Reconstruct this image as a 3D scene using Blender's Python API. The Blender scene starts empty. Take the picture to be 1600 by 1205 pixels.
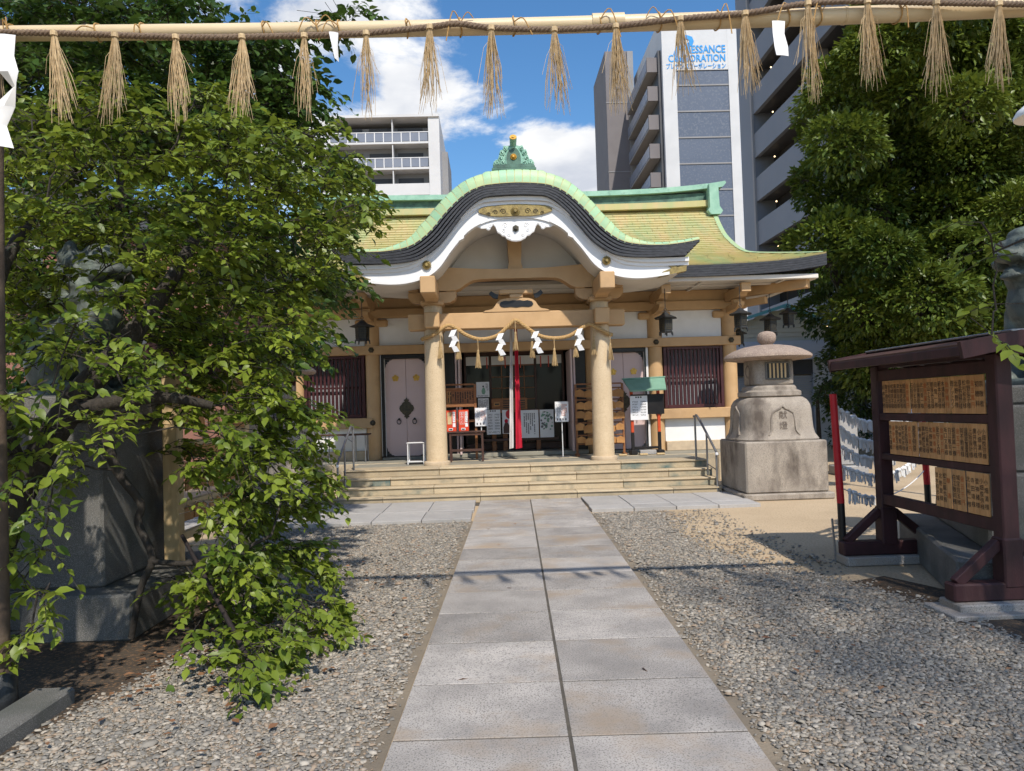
import bpy, bmesh, math, random
import numpy as np
from mathutils import Vector, Matrix, Euler

R = math.radians
PI = math.pi
scene = bpy.context.scene
COL = scene.collection
random.seed(11)
rng = np.random.default_rng(11)

# ------------------------------------------------------------------ camera
cam_data = bpy.data.cameras.new('camera')
cam_data.sensor_width = 36.0
cam_data.lens = 36.0 * 1150 / 1600
cam_data.clip_start = 0.05
cam_data.clip_end = 1500
cam = bpy.data.objects.new('camera', cam_data)
COL.objects.link(cam)
cam.matrix_world = (Matrix.Translation((0, 0, 1.6)) @ Matrix.Rotation(R(-1.5), 4, 'Z')
                    @ Matrix.Rotation(R(90 + 1.74), 4, 'X') @ Matrix.Rotation(R(-1.75), 4, 'Z'))
scene.camera = cam

# ------------------------------------------------------------------ light
SUN_EL, SUN_AZ = 50.0, 14.0       # the sun stands behind the camera, a little to its right
world = bpy.data.worlds.new('World')
scene.world = world
world.use_nodes = True
nt = world.node_tree
nt.nodes.clear()


def wn(kind, **kw):
    n = nt.nodes.new(kind)
    for k, v in kw.items():
        setattr(n, k, v)
    return n


sky = wn('ShaderNodeTexSky', sky_type='NISHITA', sun_disc=False)
sky.sun_elevation = R(SUN_EL)
sky.sun_rotation = R(180 - SUN_AZ)
sky.altitude = 50
sky.air_density = 1.15
sky.dust_density = 0.3
sky.ozone_density = 3.5
hsv = wn('ShaderNodeHueSaturation')
hsv.inputs['Saturation'].default_value = 1.22
nt.links.new(sky.outputs[0], hsv.inputs['Color'])
tc = wn('ShaderNodeTexCoord')
sep = wn('ShaderNodeSeparateXYZ')
nt.links.new(tc.outputs['Generated'], sep.inputs[0])


def wmath(op, a, b=None, c=None, clamp=False):
    n = wn('ShaderNodeMath', operation=op, use_clamp=clamp)
    for i, v in enumerate((a, b, c)):
        if v is None:
            continue
        if isinstance(v, (int, float)):
            n.inputs[i].default_value = v
        else:
            nt.links.new(v, n.inputs[i])
    return n.outputs[0]


# cumulus field over the whole sky: fractal noise on a flat cloud layer
zz = wmath('MAXIMUM', sep.outputs[2], 0.03)
zz = wmath('ADD', zz, 0.22)
cx = wmath('DIVIDE', sep.outputs[0], zz)
cy = wmath('DIVIDE', sep.outputs[1], zz)
comb = wn('ShaderNodeCombineXYZ')
nt.links.new(cx, comb.inputs[0])
nt.links.new(cy, comb.inputs[1])
nt.links.new(wmath('MULTIPLY', sep.outputs[2], 1.3), comb.inputs[2])
mp = wn('ShaderNodeMapping')
mp.inputs['Location'].default_value = (3.1, 1.4, 0.0)
nt.links.new(comb.outputs[0], mp.inputs[0])
nz = wn('ShaderNodeTexNoise')
nz.inputs['Scale'].default_value = 2.6
nz.inputs['Detail'].default_value = 10
nz.inputs['Roughness'].default_value = 0.62
nz.inputs['Distortion'].default_value = 0.25
nt.links.new(mp.outputs[0], nz.inputs['Vector'])
cloud_v = nz.outputs[0]
# a few big cumulus heaps where the photograph has them (direction, size, weight)
HEAPS = [(-0.26, 0.842, 0.472, 60, 0.099), (-0.147, 0.87, 0.47, 120, 0.074), (-0.231, 0.892, 0.388, 150, 0.062), (-0.22, 0.909, 0.355, 200, 0.087),
         (-0.091, 0.902, 0.422, 160, 0.124), (-0.029, 0.912, 0.409, 140, 0.112), (-0.054, 0.923, 0.381, 150, 0.074), (0.067, 0.929, 0.365, 120, 0.124),
         (0.132, 0.917, 0.375, 150, 0.112), (0.145, 0.942, 0.301, 200, 0.124), (0.092, 0.951, 0.297, 250, 0.093), (-0.122, 0.896, 0.427, 200, 0.062),
         (0.029, 0.881, 0.473, 60, -0.210), (0.107, 0.886, 0.45, 100, -0.182), (0.19, 0.863, 0.468, 80, -0.168), (-0.028, 0.942, 0.334, 350, -0.154),
         (-0.169, 0.895, 0.412, 400, -0.140), (-0.041, 0.877, 0.479, 80, -0.154), (0.099, 0.903, 0.418, 200, -0.140), (0.247, 0.849, 0.467, 300, 0.074)]
for hx, hy, hz, k, wgt in HEAPS:
    d = Vector((hx, hy, hz)).normalized()
    dot = wn('ShaderNodeVectorMath', operation='DOT_PRODUCT')
    nt.links.new(tc.outputs['Generated'], dot.inputs[0])
    dot.inputs[1].default_value = d
    e = wmath('EXPONENT', wmath('MULTIPLY', wmath('SUBTRACT', dot.outputs['Value'], 1.0), float(k * 2)))
    cloud_v = wmath('ADD', cloud_v, wmath('MULTIPLY', e, wgt))
mask = wn('ShaderNodeMapRange', interpolation_type='SMOOTHSTEP')
mask.inputs['From Min'].default_value = 0.50
mask.inputs['From Max'].default_value = 0.645
nt.links.new(cloud_v, mask.inputs['Value'])
nz2 = wn('ShaderNodeTexNoise')
nz2.inputs['Scale'].default_value = 3.4
nz2.inputs['Detail'].default_value = 6
nt.links.new(mp.outputs[0], nz2.inputs['Vector'])
crmp = wn('ShaderNodeValToRGB')
crmp.color_ramp.elements[0].position = 0.36
crmp.color_ramp.elements[0].color = (4.0, 4.25, 4.8, 1)
crmp.color_ramp.elements[1].position = 0.58
crmp.color_ramp.elements[1].color = (6.6, 6.6, 6.6, 1)
nt.links.new(nz2.outputs[0], crmp.inputs[0])
mix = wn('ShaderNodeMix', data_type='RGBA')
nt.links.new(mask.outputs[0], mix.inputs['Factor'])
nt.links.new(hsv.outputs[0], mix.inputs[6])
nt.links.new(crmp.outputs[0], mix.inputs[7])
bg = wn('ShaderNodeBackground')
bg.inputs['Strength'].default_value = 0.12
nt.links.new(mix.outputs[2], bg.inputs['Color'])
wo = wn('ShaderNodeOutputWorld')
nt.links.new(bg.outputs[0], wo.inputs['Surface'])

sun_data = bpy.data.lights.new('sun', 'SUN')
sun_data.energy = 3.5
sun_data.angle = R(0.9)
sun_data.color = (1.0, 0.93, 0.82)
sun = bpy.data.objects.new('sun', sun_data)
COL.objects.link(sun)
_az = R(SUN_AZ)
SUN_DIR = Vector((math.sin(_az) * math.cos(R(SUN_EL)), -math.cos(_az) * math.cos(R(SUN_EL)), math.sin(R(SUN_EL))))
sun.rotation_euler = SUN_DIR.to_track_quat('Z', 'Y').to_euler()
sun.location = (3, -10, 20)

scene.view_settings.view_transform = 'Standard'
scene.view_settings.look = 'None'
scene.view_settings.exposure = 0.45
scene.view_settings.gamma = 1.0
scene.view_settings.use_curve_mapping = False
scene.cycles.max_bounces = 4
scene.cycles.diffuse_bounces = 2
scene.cycles.glossy_bounces = 2
scene.cycles.transmission_bounces = 2
scene.cycles.use_adaptive_sampling = True
scene.cycles.adaptive_threshold = 0.02
scene.cycles.transparent_max_bounces = 6


# ------------------------------------------------------------------ mesh helpers
class MB:
    def __init__(self):
        self.v, self.f = [], []

    def add(self, vs, fs):
        o = len(self.v)
        self.v.extend([tuple(p) for p in vs])
        self.f.extend([tuple(i + o for i in q) for q in fs])
        return self

    def box(self, c, s, b=0.0, rot=None):
        h = [s[0] / 2, s[1] / 2, s[2] / 2]
        if b <= 0:
            vs = [Vector((x * h[0], y * h[1], z * h[2])) for x in (-1, 1) for y in (-1, 1) for z in (-1, 1)]
            fs = [(0, 1, 3, 2), (4, 6, 7, 5), (0, 4, 5, 1), (2, 3, 7, 6), (0, 2, 6, 4), (1, 5, 7, 3)]
        else:
            b = min(b, min(h) * 0.9)
            vs, idx = [], {}
            for sx in (-1, 1):
                for sy in (-1, 1):
                    for sz in (-1, 1):
                        for a in range(3):
                            sg = (sx, sy, sz)
                            idx[(sx, sy, sz, a)] = len(vs)
                            vs.append(Vector([sg[i] * (h[i] if i == a else h[i] - b) for i in range(3)]))
            fs = []
            for a in range(3):
                o1, o2 = [i for i in range(3) if i != a]
                for s_ in (-1, 1):
                    q = []
                    for p, r in ((-1, -1), (1, -1), (1, 1), (-1, 1)):
                        sg = [0, 0, 0]
                        sg[a], sg[o1], sg[o2] = s_, p, r
                        q.append(idx[(*sg, a)])
                    fs.append(q)
            for a in range(3):
                for bb in range(a + 1, 3):
                    c_ = 3 - a - bb
                    for sa in (-1, 1):
                        for sb in (-1, 1):
                            sg = [0, 0, 0]
                            sg[a], sg[bb] = sa, sb
                            q = []
                            for ax, sc in ((a, -1), (a, 1), (bb, 1), (bb, -1)):
                                sg[c_] = sc
                                q.append(idx[(*sg, ax)])
                            fs.append(q)
            for sx in (-1, 1):
                for sy in (-1, 1):
                    for sz in (-1, 1):
                        fs.append([idx[(sx, sy, sz, a)] for a in range(3)])
            out = []
            for q in fs:
                n = (vs[q[1]] - vs[q[0]]).cross(vs[q[2]] - vs[q[0]])
                cc = sum((vs[i] for i in q), Vector()) / len(q)
                out.append(q if n.dot(cc) > 0 else q[::-1])
            fs = out
        c = Vector(c)
        if rot is not None:
            m = Euler(rot).to_matrix()
            vs = [m @ p for p in vs]
        return self.add([p + c for p in vs], fs)

    def beam(self, p, q, w, h, b=0.0):
        """box of section w (sideways) x h (upright) between two points"""
        p, q = Vector(p), Vector(q)
        d = q - p
        L = d.length
        d.normalize()
        up = Vector((0, 0, 1)) if abs(d.z) < 0.95 else Vector((0, 1, 0))
        side = d.cross(up).normalized()
        up = side.cross(d)
        t = MB().box((0, 0, 0), (w, L, h), b)
        m = Matrix((side, d, up)).transposed()
        c = (p + q) / 2
        return self.add([m @ Vector(v) + c for v in t.v], t.f)

    def tube(self, pts, rad, n=8, cap=True):
        pts = [Vector(p) for p in pts]
        if isinstance(rad, (int, float)):
            rad = [rad] * len(pts)
        vs, fs = [], []
        up = None
        for i, p in enumerate(pts):
            t = (pts[min(i + 1, len(pts) - 1)] - pts[max(i - 1, 0)]).normalized()
            if up is None:
                up = Vector((0, 0, 1)) if abs(t.z) < 0.9 else Vector((1, 0, 0))
            s = t.cross(up)
            if s.length < 1e-5:
                s = t.cross(Vector((0, 1, 0.1)))
            s.normalize()
            up = s.cross(t).normalized()
            for k in range(n):
                a = 2 * PI * k / n
                vs.append(p + (s * math.cos(a) + up * math.sin(a)) * rad[i])
        for i in range(len(pts) - 1):
            for k in range(n):
                k2 = (k + 1) % n
                fs.append((i * n + k, i * n + k2, (i + 1) * n + k2, (i + 1) * n + k))
        if cap and n > 2:
            fs.append(tuple(range(n))[::-1])
            fs.append(tuple((len(pts) - 1) * n + k for k in range(n)))
        return self.add(vs, fs)

    def lathe(self, prof, n=24, c=(0, 0, 0), power=2.0, phase=0.0, cap=True):
        """profile of (radius, z); power > 2 squares the section off"""
        vs, fs = [], []
        for r, z in prof:
            for k in range(n):
                a = 2 * PI * k / n + phase
                ca, sa = math.cos(a), math.sin(a)
                if power != 2.0:
                    m = (abs(ca) ** power + abs(sa) ** power) ** (-1 / power)
                else:
                    m = 1
                vs.append((c[0] + r * m * ca, c[1] + r * m * sa, c[2] + z))
        for i in range(len(prof) - 1):
            for k in range(n):
                k2 = (k + 1) % n
                fs.append((i * n + k, i * n + k2, (i + 1) * n + k2, (i + 1) * n + k))
        if cap:
            fs.append(tuple(range(n))[::-1])
            fs.append(tuple((len(prof) - 1) * n + k for k in range(n)))
        return self.add(vs, fs)

    def prism(self, outline, a0, a1, axis='y'):
        """extrude a 2D outline: axis y -> (x,z) outline, axis x -> (y,z), axis z -> (x,y)"""
        n = len(outline)
        area = sum(outline[i - 1][0] * outline[i][1] - outline[i][0] * outline[i - 1][1] for i in range(n))
        if area < 0:
            outline = outline[::-1]
        if axis == 'y':
            f = lambda p, a: (p[0], a, p[1])
        elif axis == 'x':
            f = lambda p, a: (a, p[0], p[1])
        else:
            f = lambda p, a: (p[0], p[1], a)
        vs = [f(p, a0) for p in outline] + [f(p, a1) for p in outline]
        fs = [tuple(range(n)), tuple(range(2 * n - 1, n - 1, -1))]
        for i in range(n):
            j = (i + 1) % n
            fs.append((i, i + n, j + n, j))
        if axis == 'x' or axis == 'z':
            fs = [q[::-1] for q in fs]
        return self.add(vs, fs)

    def band(self, top, bot, y0, y1):
        """solid strip between two curves (x,z) of equal length, thick from y0 to y1"""
        n = len(top)
        vs = [(p[0], y0, p[1]) for p in top] + [(p[0], y0, p[1]) for p in bot] + \
             [(p[0], y1, p[1]) for p in top] + [(p[0], y1, p[1]) for p in bot]
        fs = []
        for i in range(n - 1):
            T0, B0, T1, B1 = i, n + i, 2 * n + i, 3 * n + i
            fs += [(B0, B0 + 1, T0 + 1, T0), (T1, T1 + 1, B1 + 1, B1),
                   (T0, T0 + 1, T1 + 1, T1), (B1, B1 + 1, B0 + 1, B0)]
        fs += [(0, 2 * n, 3 * n, n), (n - 1, 2 * n - 1, 4 * n - 1, 3 * n - 1)]
        return self.add(vs, fs)

    def grid(self, rows, close=False):
        n = len(rows[0])
        vs = [p for r in rows for p in r]
        fs = []
        for i in range(len(rows) - 1):
            for k in range(n - 1):
                fs.append((i * n + k, i * n + k + 1, (i + 1) * n + k + 1, (i + 1) * n + k))
        return self.add(vs, fs)

    def mesh(self, name, mat=None, smooth=None):
        me = bpy.data.meshes.new(name)
        me.from_pydata(self.v, [], self.f)
        if mat is not None:
            me.materials.append(mat)
        if smooth is not None:
            me.shade_smooth()
            me.set_sharp_from_angle(angle=R(smooth))
        me.update()
        return me

    def build(self, name, mat, parent=None, smooth=None, local=False):
        """vertices are in world space (moved into the parent's frame) unless local"""
        if parent is not None and not local:
            inv = WM[parent.name].inverted()
            self.v = [tuple(inv @ Vector(p)) for p in self.v]
        me = self.mesh(name, mat, smooth)
        o = bpy.data.objects.new(name, me)
        COL.objects.link(o)
        if parent is not None:
            o.parent = parent
            WM[o.name] = WM[parent.name].copy()
        else:
            WM[o.name] = Matrix()
        return o


WM = {}      # world matrices of what has been built (no depsgraph needed)


def tag(o, label=None, cat=None, group=None, kind=None):
    if label:
        o['label'] = label
    if cat:
        o['category'] = cat
    if group:
        o['group'] = group
    if kind:
        o['kind'] = kind
    return o


def thing(name, label, cat, loc=(0, 0, 0), rz=0.0, group=None, kind=None):
    o = bpy.data.objects.new(name, None)
    o.empty_display_size = 0.1
    COL.objects.link(o)
    o.location = loc
    o.rotation_euler = (0, 0, rz)
    WM[o.name] = Matrix.Translation(loc) @ Matrix.Rotation(rz, 4, 'Z')
    return tag(o, label, cat, group, kind)


def inst(name, me, parent=None, loc=(0, 0, 0), rot=(0, 0, 0), scale=(1, 1, 1)):
    """one more object on shared mesh data, placed in the parent's own frame"""
    o = bpy.data.objects.new(name, me)
    COL.objects.link(o)
    o.location, o.rotation_euler, o.scale = loc, rot, scale
    m = Matrix.Translation(loc) @ Euler(rot).to_matrix().to_4x4()
    if parent is not None:
        o.parent = parent
        m = WM[parent.name] @ m
    WM[o.name] = m
    return o


def pbox(name, mat, parent, c, s, b=0.006, rot=None):
    return MB().box(c, s, b, rot).build(name, mat, parent)


def copy_tree(o, parent=None, loc=None, rz=None):
    c = o.copy()
    COL.objects.link(c)
    c.parent = parent
    if loc is not None:
        c.location = loc
    if rz is not None:
        c.rotation_euler = (0, 0, rz)
    WM[c.name] = Matrix.Translation(c.location) @ Matrix.Rotation(c.rotation_euler[2], 4, 'Z')
    for ch in list(o.children):
        copy_tree(ch, c)
    return c


def lerp(a, b, t):
    return a + (b - a) * t


def interp(curve, x):
    """piecewise Catmull-Rom value of a (x, z) table"""
    n = len(curve)
    if x <= curve[0][0]:
        return curve[0][1]
    if x >= curve[-1][0]:
        return curve[-1][1]
    for i in range(n - 1):
        if curve[i][0] <= x <= curve[i + 1][0]:
            break
    x0, y0 = curve[i]
    x1, y1 = curve[i + 1]
    m0 = (y1 - curve[i - 1][1]) / (x1 - curve[i - 1][0]) if i > 0 else (0 if x0 == 0 else (y1 - y0) / (x1 - x0))
    m1 = (curve[i + 2][1] - y0) / (curve[i + 2][0] - x0) if i + 2 < n else (y1 - y0) / (x1 - x0)
    h = x1 - x0
    t = (x - x0) / h
    return ((2 * t ** 3 - 3 * t * t + 1) * y0 + (t ** 3 - 2 * t * t + t) * h * m0
            + (-2 * t ** 3 + 3 * t * t) * y1 + (t ** 3 - t * t) * h * m1)


def spline(pts, n):
    """Catmull-Rom through 3D points, n samples per span"""
    P = [Vector(p) for p in pts]
    out = []
    for i in range(len(P) - 1):
        a, b, c, d = P[max(i - 1, 0)], P[i], P[i + 1], P[min(i + 2, len(P) - 1)]
        for k in range(n):
            t = k / n
            out.append(0.5 * ((2 * b) + (c - a) * t + (2 * a - 5 * b + 4 * c - d) * t * t + (3 * b - a - 3 * c + d) * t ** 3))
    out.append(P[-1])
    return out


# ------------------------------------------------------------------ materials
MATS = {}


def pm(name, c1, c2=None, scale=6.0, rough=0.7, bump=0.0, bscale=None, detail=6, metal=0.0, spread=(0.35, 0.65),
       rnd=0.0, speck=None, speck_scale=260, stain=None, stain_scale=1.3, stain_range=(0.52, 0.72), stretch=None,
       attr=None, spec=0.4, rough2=None):
    """procedural paint: two colours by noise, optional fine speckle, large stains, per-object variation and bump"""
    m = bpy.data.materials.new(name)
    m.use_nodes = True
    t = m.node_tree
    N, L = t.nodes, t.links
    b = N['Principled BSDF']
    b.inputs['Roughness'].default_value = rough
    b.inputs['Metallic'].default_value = metal
    b.inputs['Specular IOR Level'].default_value = spec
    co = N.new('ShaderNodeTexCoord').outputs['Object']
    if stretch:
        mp_ = N.new('ShaderNodeMapping')
        mp_.inputs['Scale'].default_value = stretch
        L.new(co, mp_.inputs[0])
        co = mp_.outputs[0]
    oi = N.new('ShaderNodeObjectInfo')
    add = N.new('ShaderNodeVectorMath')
    add.operation = 'ADD'
    sc = N.new('ShaderNodeVectorMath')
    sc.operation = 'SCALE'
    comb_ = N.new('ShaderNodeCombineXYZ')
    for i in range(3):
        L.new(oi.outputs['Random'], comb_.inputs[i])
    sc.inputs['Scale'].default_value = 37.0
    L.new(comb_.outputs[0], sc.inputs[0])
    L.new(co, add.inputs[0])
    L.new(sc.outputs[0], add.inputs[1])
    vec = add.outputs[0]

    def noise(s, d=6, r=0.55):
        n = N.new('ShaderNodeTexNoise')
        n.inputs['Scale'].default_value = s
        n.inputs['Detail'].default_value = d
        n.inputs['Roughness'].default_value = r
        L.new(vec, n.inputs['Vector'])
        return n.outputs[0]

    def ramp(x, a, c):
        r_ = N.new('ShaderNodeMapRange')
        r_.inputs['From Min'].default_value = a
        r_.inputs['From Max'].default_value = c
        L.new(x, r_.inputs['Value'])
        return r_.outputs[0]

    def mixc(f, a, c):
        x = N.new('ShaderNodeMix')
        x.data_type = 'RGBA'
        if isinstance(f, float):
            x.inputs['Factor'].default_value = f
        else:
            L.new(f, x.inputs['Factor'])
        for v, k in ((a, 6), (c, 7)):
            if isinstance(v, tuple):
                x.inputs[k].default_value = (*v[:3], 1)
            else:
                L.new(v, x.inputs[k])
        return x.outputs[2]
    if c2 is None:
        c2 = tuple(x * 0.82 for x in c1)
    f = ramp(noise(scale, detail), *spread)
    if attr:
        at = N.new('ShaderNodeAttribute')
        at.attribute_name = attr
        f = at.outputs['Fac']
    col = mixc(f, c1, c2)
    if speck:
        sp = ramp(noise(speck_scale, 2, 0.6), 0.53, 0.62)
        col = mixc(sp, col, speck)
    if stain:
        st = ramp(noise(stain_scale, 8, 0.62), *stain_range)
        col = mixc(st, col, stain)
    if rnd:
        hs = N.new('ShaderNodeHueSaturation')
        mr = N.new('ShaderNodeMapRange')
        mr.inputs['To Min'].default_value = 1 - rnd
        mr.inputs['To Max'].default_value = 1 + rnd
        L.new(oi.outputs['Random'], mr.inputs['Value'])
        L.new(mr.outputs[0], hs.inputs['Value'])
        L.new(col, hs.inputs['Color'])
        col = hs.outputs[0]
    L.new(col, b.inputs['Base Color'])
    if bump:
        bp = N.new('ShaderNodeBump')
        bp.inputs['Strength'].default_value = bump
        bp.inputs['Distance'].default_value = 0.02
        L.new(noise(bscale or scale * 4, 6, 0.6), bp.inputs['Height'])
        L.new(bp.outputs[0], b.inputs['Normal'])
    if rough2 is not None:
        L.new(ramp(noise(scale * 1.7, 4), 0.3, 0.7), b.inputs['Roughness'])
    MATS[name] = m
    return m


M = {}
M['tan'] = pm('tan_paint', (0.56, 0.36, 0.185), (0.50, 0.315, 0.155), 3, 0.55, 0.05, 40, stain=(0.33, 0.21, 0.115), stain_range=(0.55, 0.85))
M['cream_pillar'] = pm('cream_terrazzo', (0.66, 0.52, 0.345), (0.60, 0.465, 0.30), 5, 0.5, 0.04, 90, speck=(0.50, 0.37, 0.23), speck_scale=90)
M['stone_base'] = pm('pale_stone', (0.56, 0.44, 0.30), (0.46, 0.36, 0.25), 9, 0.8, 0.15, 60)
M['white'] = pm('white_plaster', (0.80, 0.79, 0.78), (0.74, 0.73, 0.72), 3, 0.75, 0.03, 60, stain=(0.62, 0.60, 0.57), stain_range=(0.6, 0.9))
M['white_gloss'] = pm('white_board', (0.83, 0.83, 0.84), (0.78, 0.78, 0.79), 4, 0.4, 0.0)
M['soffit'] = pm('white_soffit', (0.72, 0.68, 0.63), (0.66, 0.62, 0.57), 2, 0.8, 0.03, 50)
M['copper_pale'] = pm('copper_roof_yellow', (0.46, 0.425, 0.19), (0.53, 0.42, 0.215), 2.2, 0.55, 0.08, 30, stain=(0.31, 0.42, 0.22), stain_scale=0.9, stain_range=(0.46, 0.72), stretch=(2.0, 0.5, 0.5))
M['copper_mid'] = pm('copper_roof_edge', (0.40, 0.47, 0.245), (0.32, 0.48, 0.28), 2.2, 0.55, 0.08, 30)
M['copper_green'] = pm('copper_roof_green', (0.30, 0.53, 0.335), (0.42, 0.53, 0.27), 2.5, 0.5, 0.06, 30, rnd=0.10, stain=(0.30, 0.30, 0.12), stain_range=(0.62, 0.85))
M['patina'] = pm('green_patina', (0.31, 0.52, 0.41), (0.23, 0.43, 0.335), 5, 0.55, 0.1, 30, stain=(0.06, 0.12, 0.09), stain_scale=3, stain_range=(0.55, 0.8))
M['dark_patina'] = pm('dark_patina', (0.05, 0.10, 0.08), (0.10, 0.20, 0.15), 5, 0.6, 0.15, 30)
M['black_copper'] = pm('black_edge_boards', (0.018, 0.020, 0.026), (0.045, 0.047, 0.056), 7, 0.5, 0.2, 40, stretch=(1.5, 1.5, 6), stain=(0.10, 0.10, 0.11), stain_scale=3, stain_range=(0.66, 0.85))
M['gold'] = pm('aged_gilt', (0.36, 0.27, 0.10), (0.20, 0.15, 0.06), 14, 0.45, 0.3, 60, metal=0.35)
M['gold_bright'] = pm('gilt', (0.75, 0.46, 0.10), (0.55, 0.30, 0.06), 20, 0.35, 0.2, 60, metal=0.5)
M['bronze'] = pm('dark_bronze', (0.10, 0.085, 0.055), (0.05, 0.045, 0.035), 20, 0.5, 0.3, 60, metal=0.4)
M['maroon'] = pm('maroon_paint', (0.062, 0.016, 0.018), (0.045, 0.012, 0.014), 6, 0.45, 0.06, 60)
M['board_wood'] = pm('maroon_board_frame', (0.060, 0.020, 0.022), (0.034, 0.013, 0.014), 3, 0.6, 0.12, 30, stretch=(3, 3, 1), stain=(0.10, 0.05, 0.045), stain_range=(0.6, 0.85))
M['pink'] = pm('pink_door_paint', (0.66, 0.50, 0.48), (0.63, 0.475, 0.455), 2, 0.5, 0.02, 60)
M['black'] = pm('black_lacquer', (0.012, 0.011, 0.012), (0.02, 0.018, 0.018), 6, 0.35)
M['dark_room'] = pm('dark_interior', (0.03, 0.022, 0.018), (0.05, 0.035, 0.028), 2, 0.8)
M['wood'] = pm('brown_wood', (0.30, 0.125, 0.045), (0.20, 0.08, 0.03), 5, 0.55, 0.1, 30, stretch=(1, 1, 6))
M['wood_dark'] = pm('dark_brown_wood', (0.085, 0.04, 0.028), (0.055, 0.026, 0.02), 5, 0.5, 0.1, 30)
M['ema'] = pm('ema_wood', (0.52, 0.265, 0.09), (0.40, 0.185, 0.06), 9, 0.6, 0.05, 60, rnd=0.22)
M['plaque'] = pm('plaque_wood', (0.66, 0.35, 0.14), (0.56, 0.275, 0.10), 3, 0.55, 0.05, 50, rnd=0.16, stretch=(8, 8, 1))
M['cream_wood'] = pm('cream_post_wood', (0.62, 0.46, 0.25), (0.52, 0.37, 0.19), 3, 0.6, 0.08, 40, stretch=(8, 8, 1))
M['granite'] = pm('grey_granite', (0.44, 0.405, 0.375), (0.29, 0.268, 0.25), 2.6, 0.7, 0.3, 220, rnd=0.17, speck=(0.17, 0.158, 0.15), speck_scale=110, stain=(0.33, 0.255, 0.185), stain_scale=1.5, stain_range=(0.51, 0.72))
M['granite_pale'] = pm('pale_granite', (0.42, 0.40, 0.38), (0.36, 0.345, 0.33), 3, 0.7, 0.2, 200, rnd=0.12, speck=(0.25, 0.24, 0.24), speck_scale=170)
M['mortar'] = pm('path_mortar', (0.115, 0.10, 0.08), (0.075, 0.066, 0.055), 14, 0.9, 0.4, 120)
M['step'] = pm('cream_granite_steps', (0.53, 0.43, 0.285), (0.44, 0.35, 0.235), 4, 0.75, 0.2, 120, rnd=0.13, speck=(0.34, 0.28, 0.195), speck_scale=150, stain=(0.19, 0.18, 0.14), stain_scale=2.2, stain_range=(0.56, 0.74))
M['step_green'] = pm('verdigris_stained_step', (0.50, 0.41, 0.275), (0.40, 0.33, 0.225), 4, 0.75, 0.2, 120, speck=(0.32, 0.27, 0.19), speck_scale=150, stain=(0.10, 0.155, 0.15), stain_scale=1.7, stain_range=(0.46, 0.62))
M['floor'] = pm('porch_floor_stone', (0.30, 0.28, 0.225), (0.24, 0.225, 0.185), 3, 0.7, 0.1, 60, stain=(0.16, 0.165, 0.14), stain_scale=1.2)
M['lantern_stone'] = pm('weathered_lantern_stone', (0.40, 0.345, 0.285), (0.31, 0.265, 0.22), 5, 0.85, 0.35, 110, speck=(0.23, 0.20, 0.17), speck_scale=130, stain=(0.11, 0.088, 0.072), stain_scale=2.4, stain_range=(0.49, 0.68), stretch=(1, 1, 0.5))
M['lantern_red'] = pm('reddish_lantern_stone', (0.34, 0.255, 0.205), (0.26, 0.195, 0.16), 8, 0.85, 0.6, 60, speck=(0.46, 0.36, 0.28), speck_scale=60, stain=(0.14, 0.10, 0.08), stain_scale=3, stain_range=(0.55, 0.75))
M['pedestal'] = pm('dark_grey_granite', (0.135, 0.13, 0.12), (0.095, 0.093, 0.086), 3, 0.8, 0.3, 140, speck=(0.24, 0.23, 0.22), speck_scale=190, stain=(0.08, 0.085, 0.075), stain_scale=1.5)
M['statue'] = pm('bronze_green_statue', (0.10, 0.12, 0.105), (0.055, 0.065, 0.062), 7, 0.55, 0.3, 50, stain=(0.21, 0.25, 0.21), stain_scale=4, stain_range=(0.54, 0.72))
M['straw'] = pm('straw', (0.52, 0.37, 0.19), (0.40, 0.27, 0.13), 20, 0.7, 0.0, rnd=0.08)
M['straw_old'] = pm('old_straw', (0.62, 0.47, 0.28), (0.44, 0.32, 0.18), 30, 0.7, 0.0, rnd=0.10)
M['rope'] = pm('new_rope', (0.55, 0.36, 0.16), (0.44, 0.27, 0.11), 60, 0.75, 0.5, 250)
M['rope_old'] = pm('old_rope', (0.25, 0.18, 0.125), (0.16, 0.11, 0.08), 60, 0.8, 0.5, 250)
M['cord'] = pm('tie_cord', (0.50, 0.31, 0.12), (0.40, 0.23, 0.08), 60, 0.75, 0.3, 250)
M['bamboo'] = pm('pale_bamboo', (0.64, 0.52, 0.34), (0.58, 0.455, 0.28), 4, 0.42, 0.05, 50, stretch=(0.6, 4, 4), stain=(0.34, 0.24, 0.13), stain_scale=5, stain_range=(0.66, 0.8))
M['paper'] = pm('white_paper', (0.80, 0.80, 0.81), (0.75, 0.75, 0.77), 6, 0.7)
M['slip'] = pm('paper_slip', (0.83, 0.83, 0.84), (0.76, 0.76, 0.78), 12, 0.75, rnd=0.08)
M['red_cloth'] = pm('red_cloth', (0.50, 0.012, 0.035), (0.42, 0.010, 0.03), 8, 0.8, 0.1, 60)
M['white_cloth'] = pm('white_cloth', (0.70, 0.66, 0.65), (0.62, 0.58, 0.57), 8, 0.8, 0.1, 60)
M['red_box'] = pm('red_orange_paint', (0.66, 0.065, 0.022), (0.60, 0.055, 0.02), 5, 0.4)
M['red_pole'] = pm('red_paint', (0.55, 0.014, 0.025), (0.46, 0.013, 0.022), 6, 0.45, 0.05)
M['orange_paint'] = pm('vermilion_paint', (0.62, 0.085, 0.02), (0.50, 0.06, 0.018), 6, 0.5)
M['steel'] = pm('grey_steel', (0.30, 0.30, 0.31), (0.22, 0.22, 0.23), 12, 0.35, metal=0.7)
M['white_metal'] = pm('white_metal', (0.75, 0.75, 0.76), (0.70, 0.70, 0.71), 8, 0.4)
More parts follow.
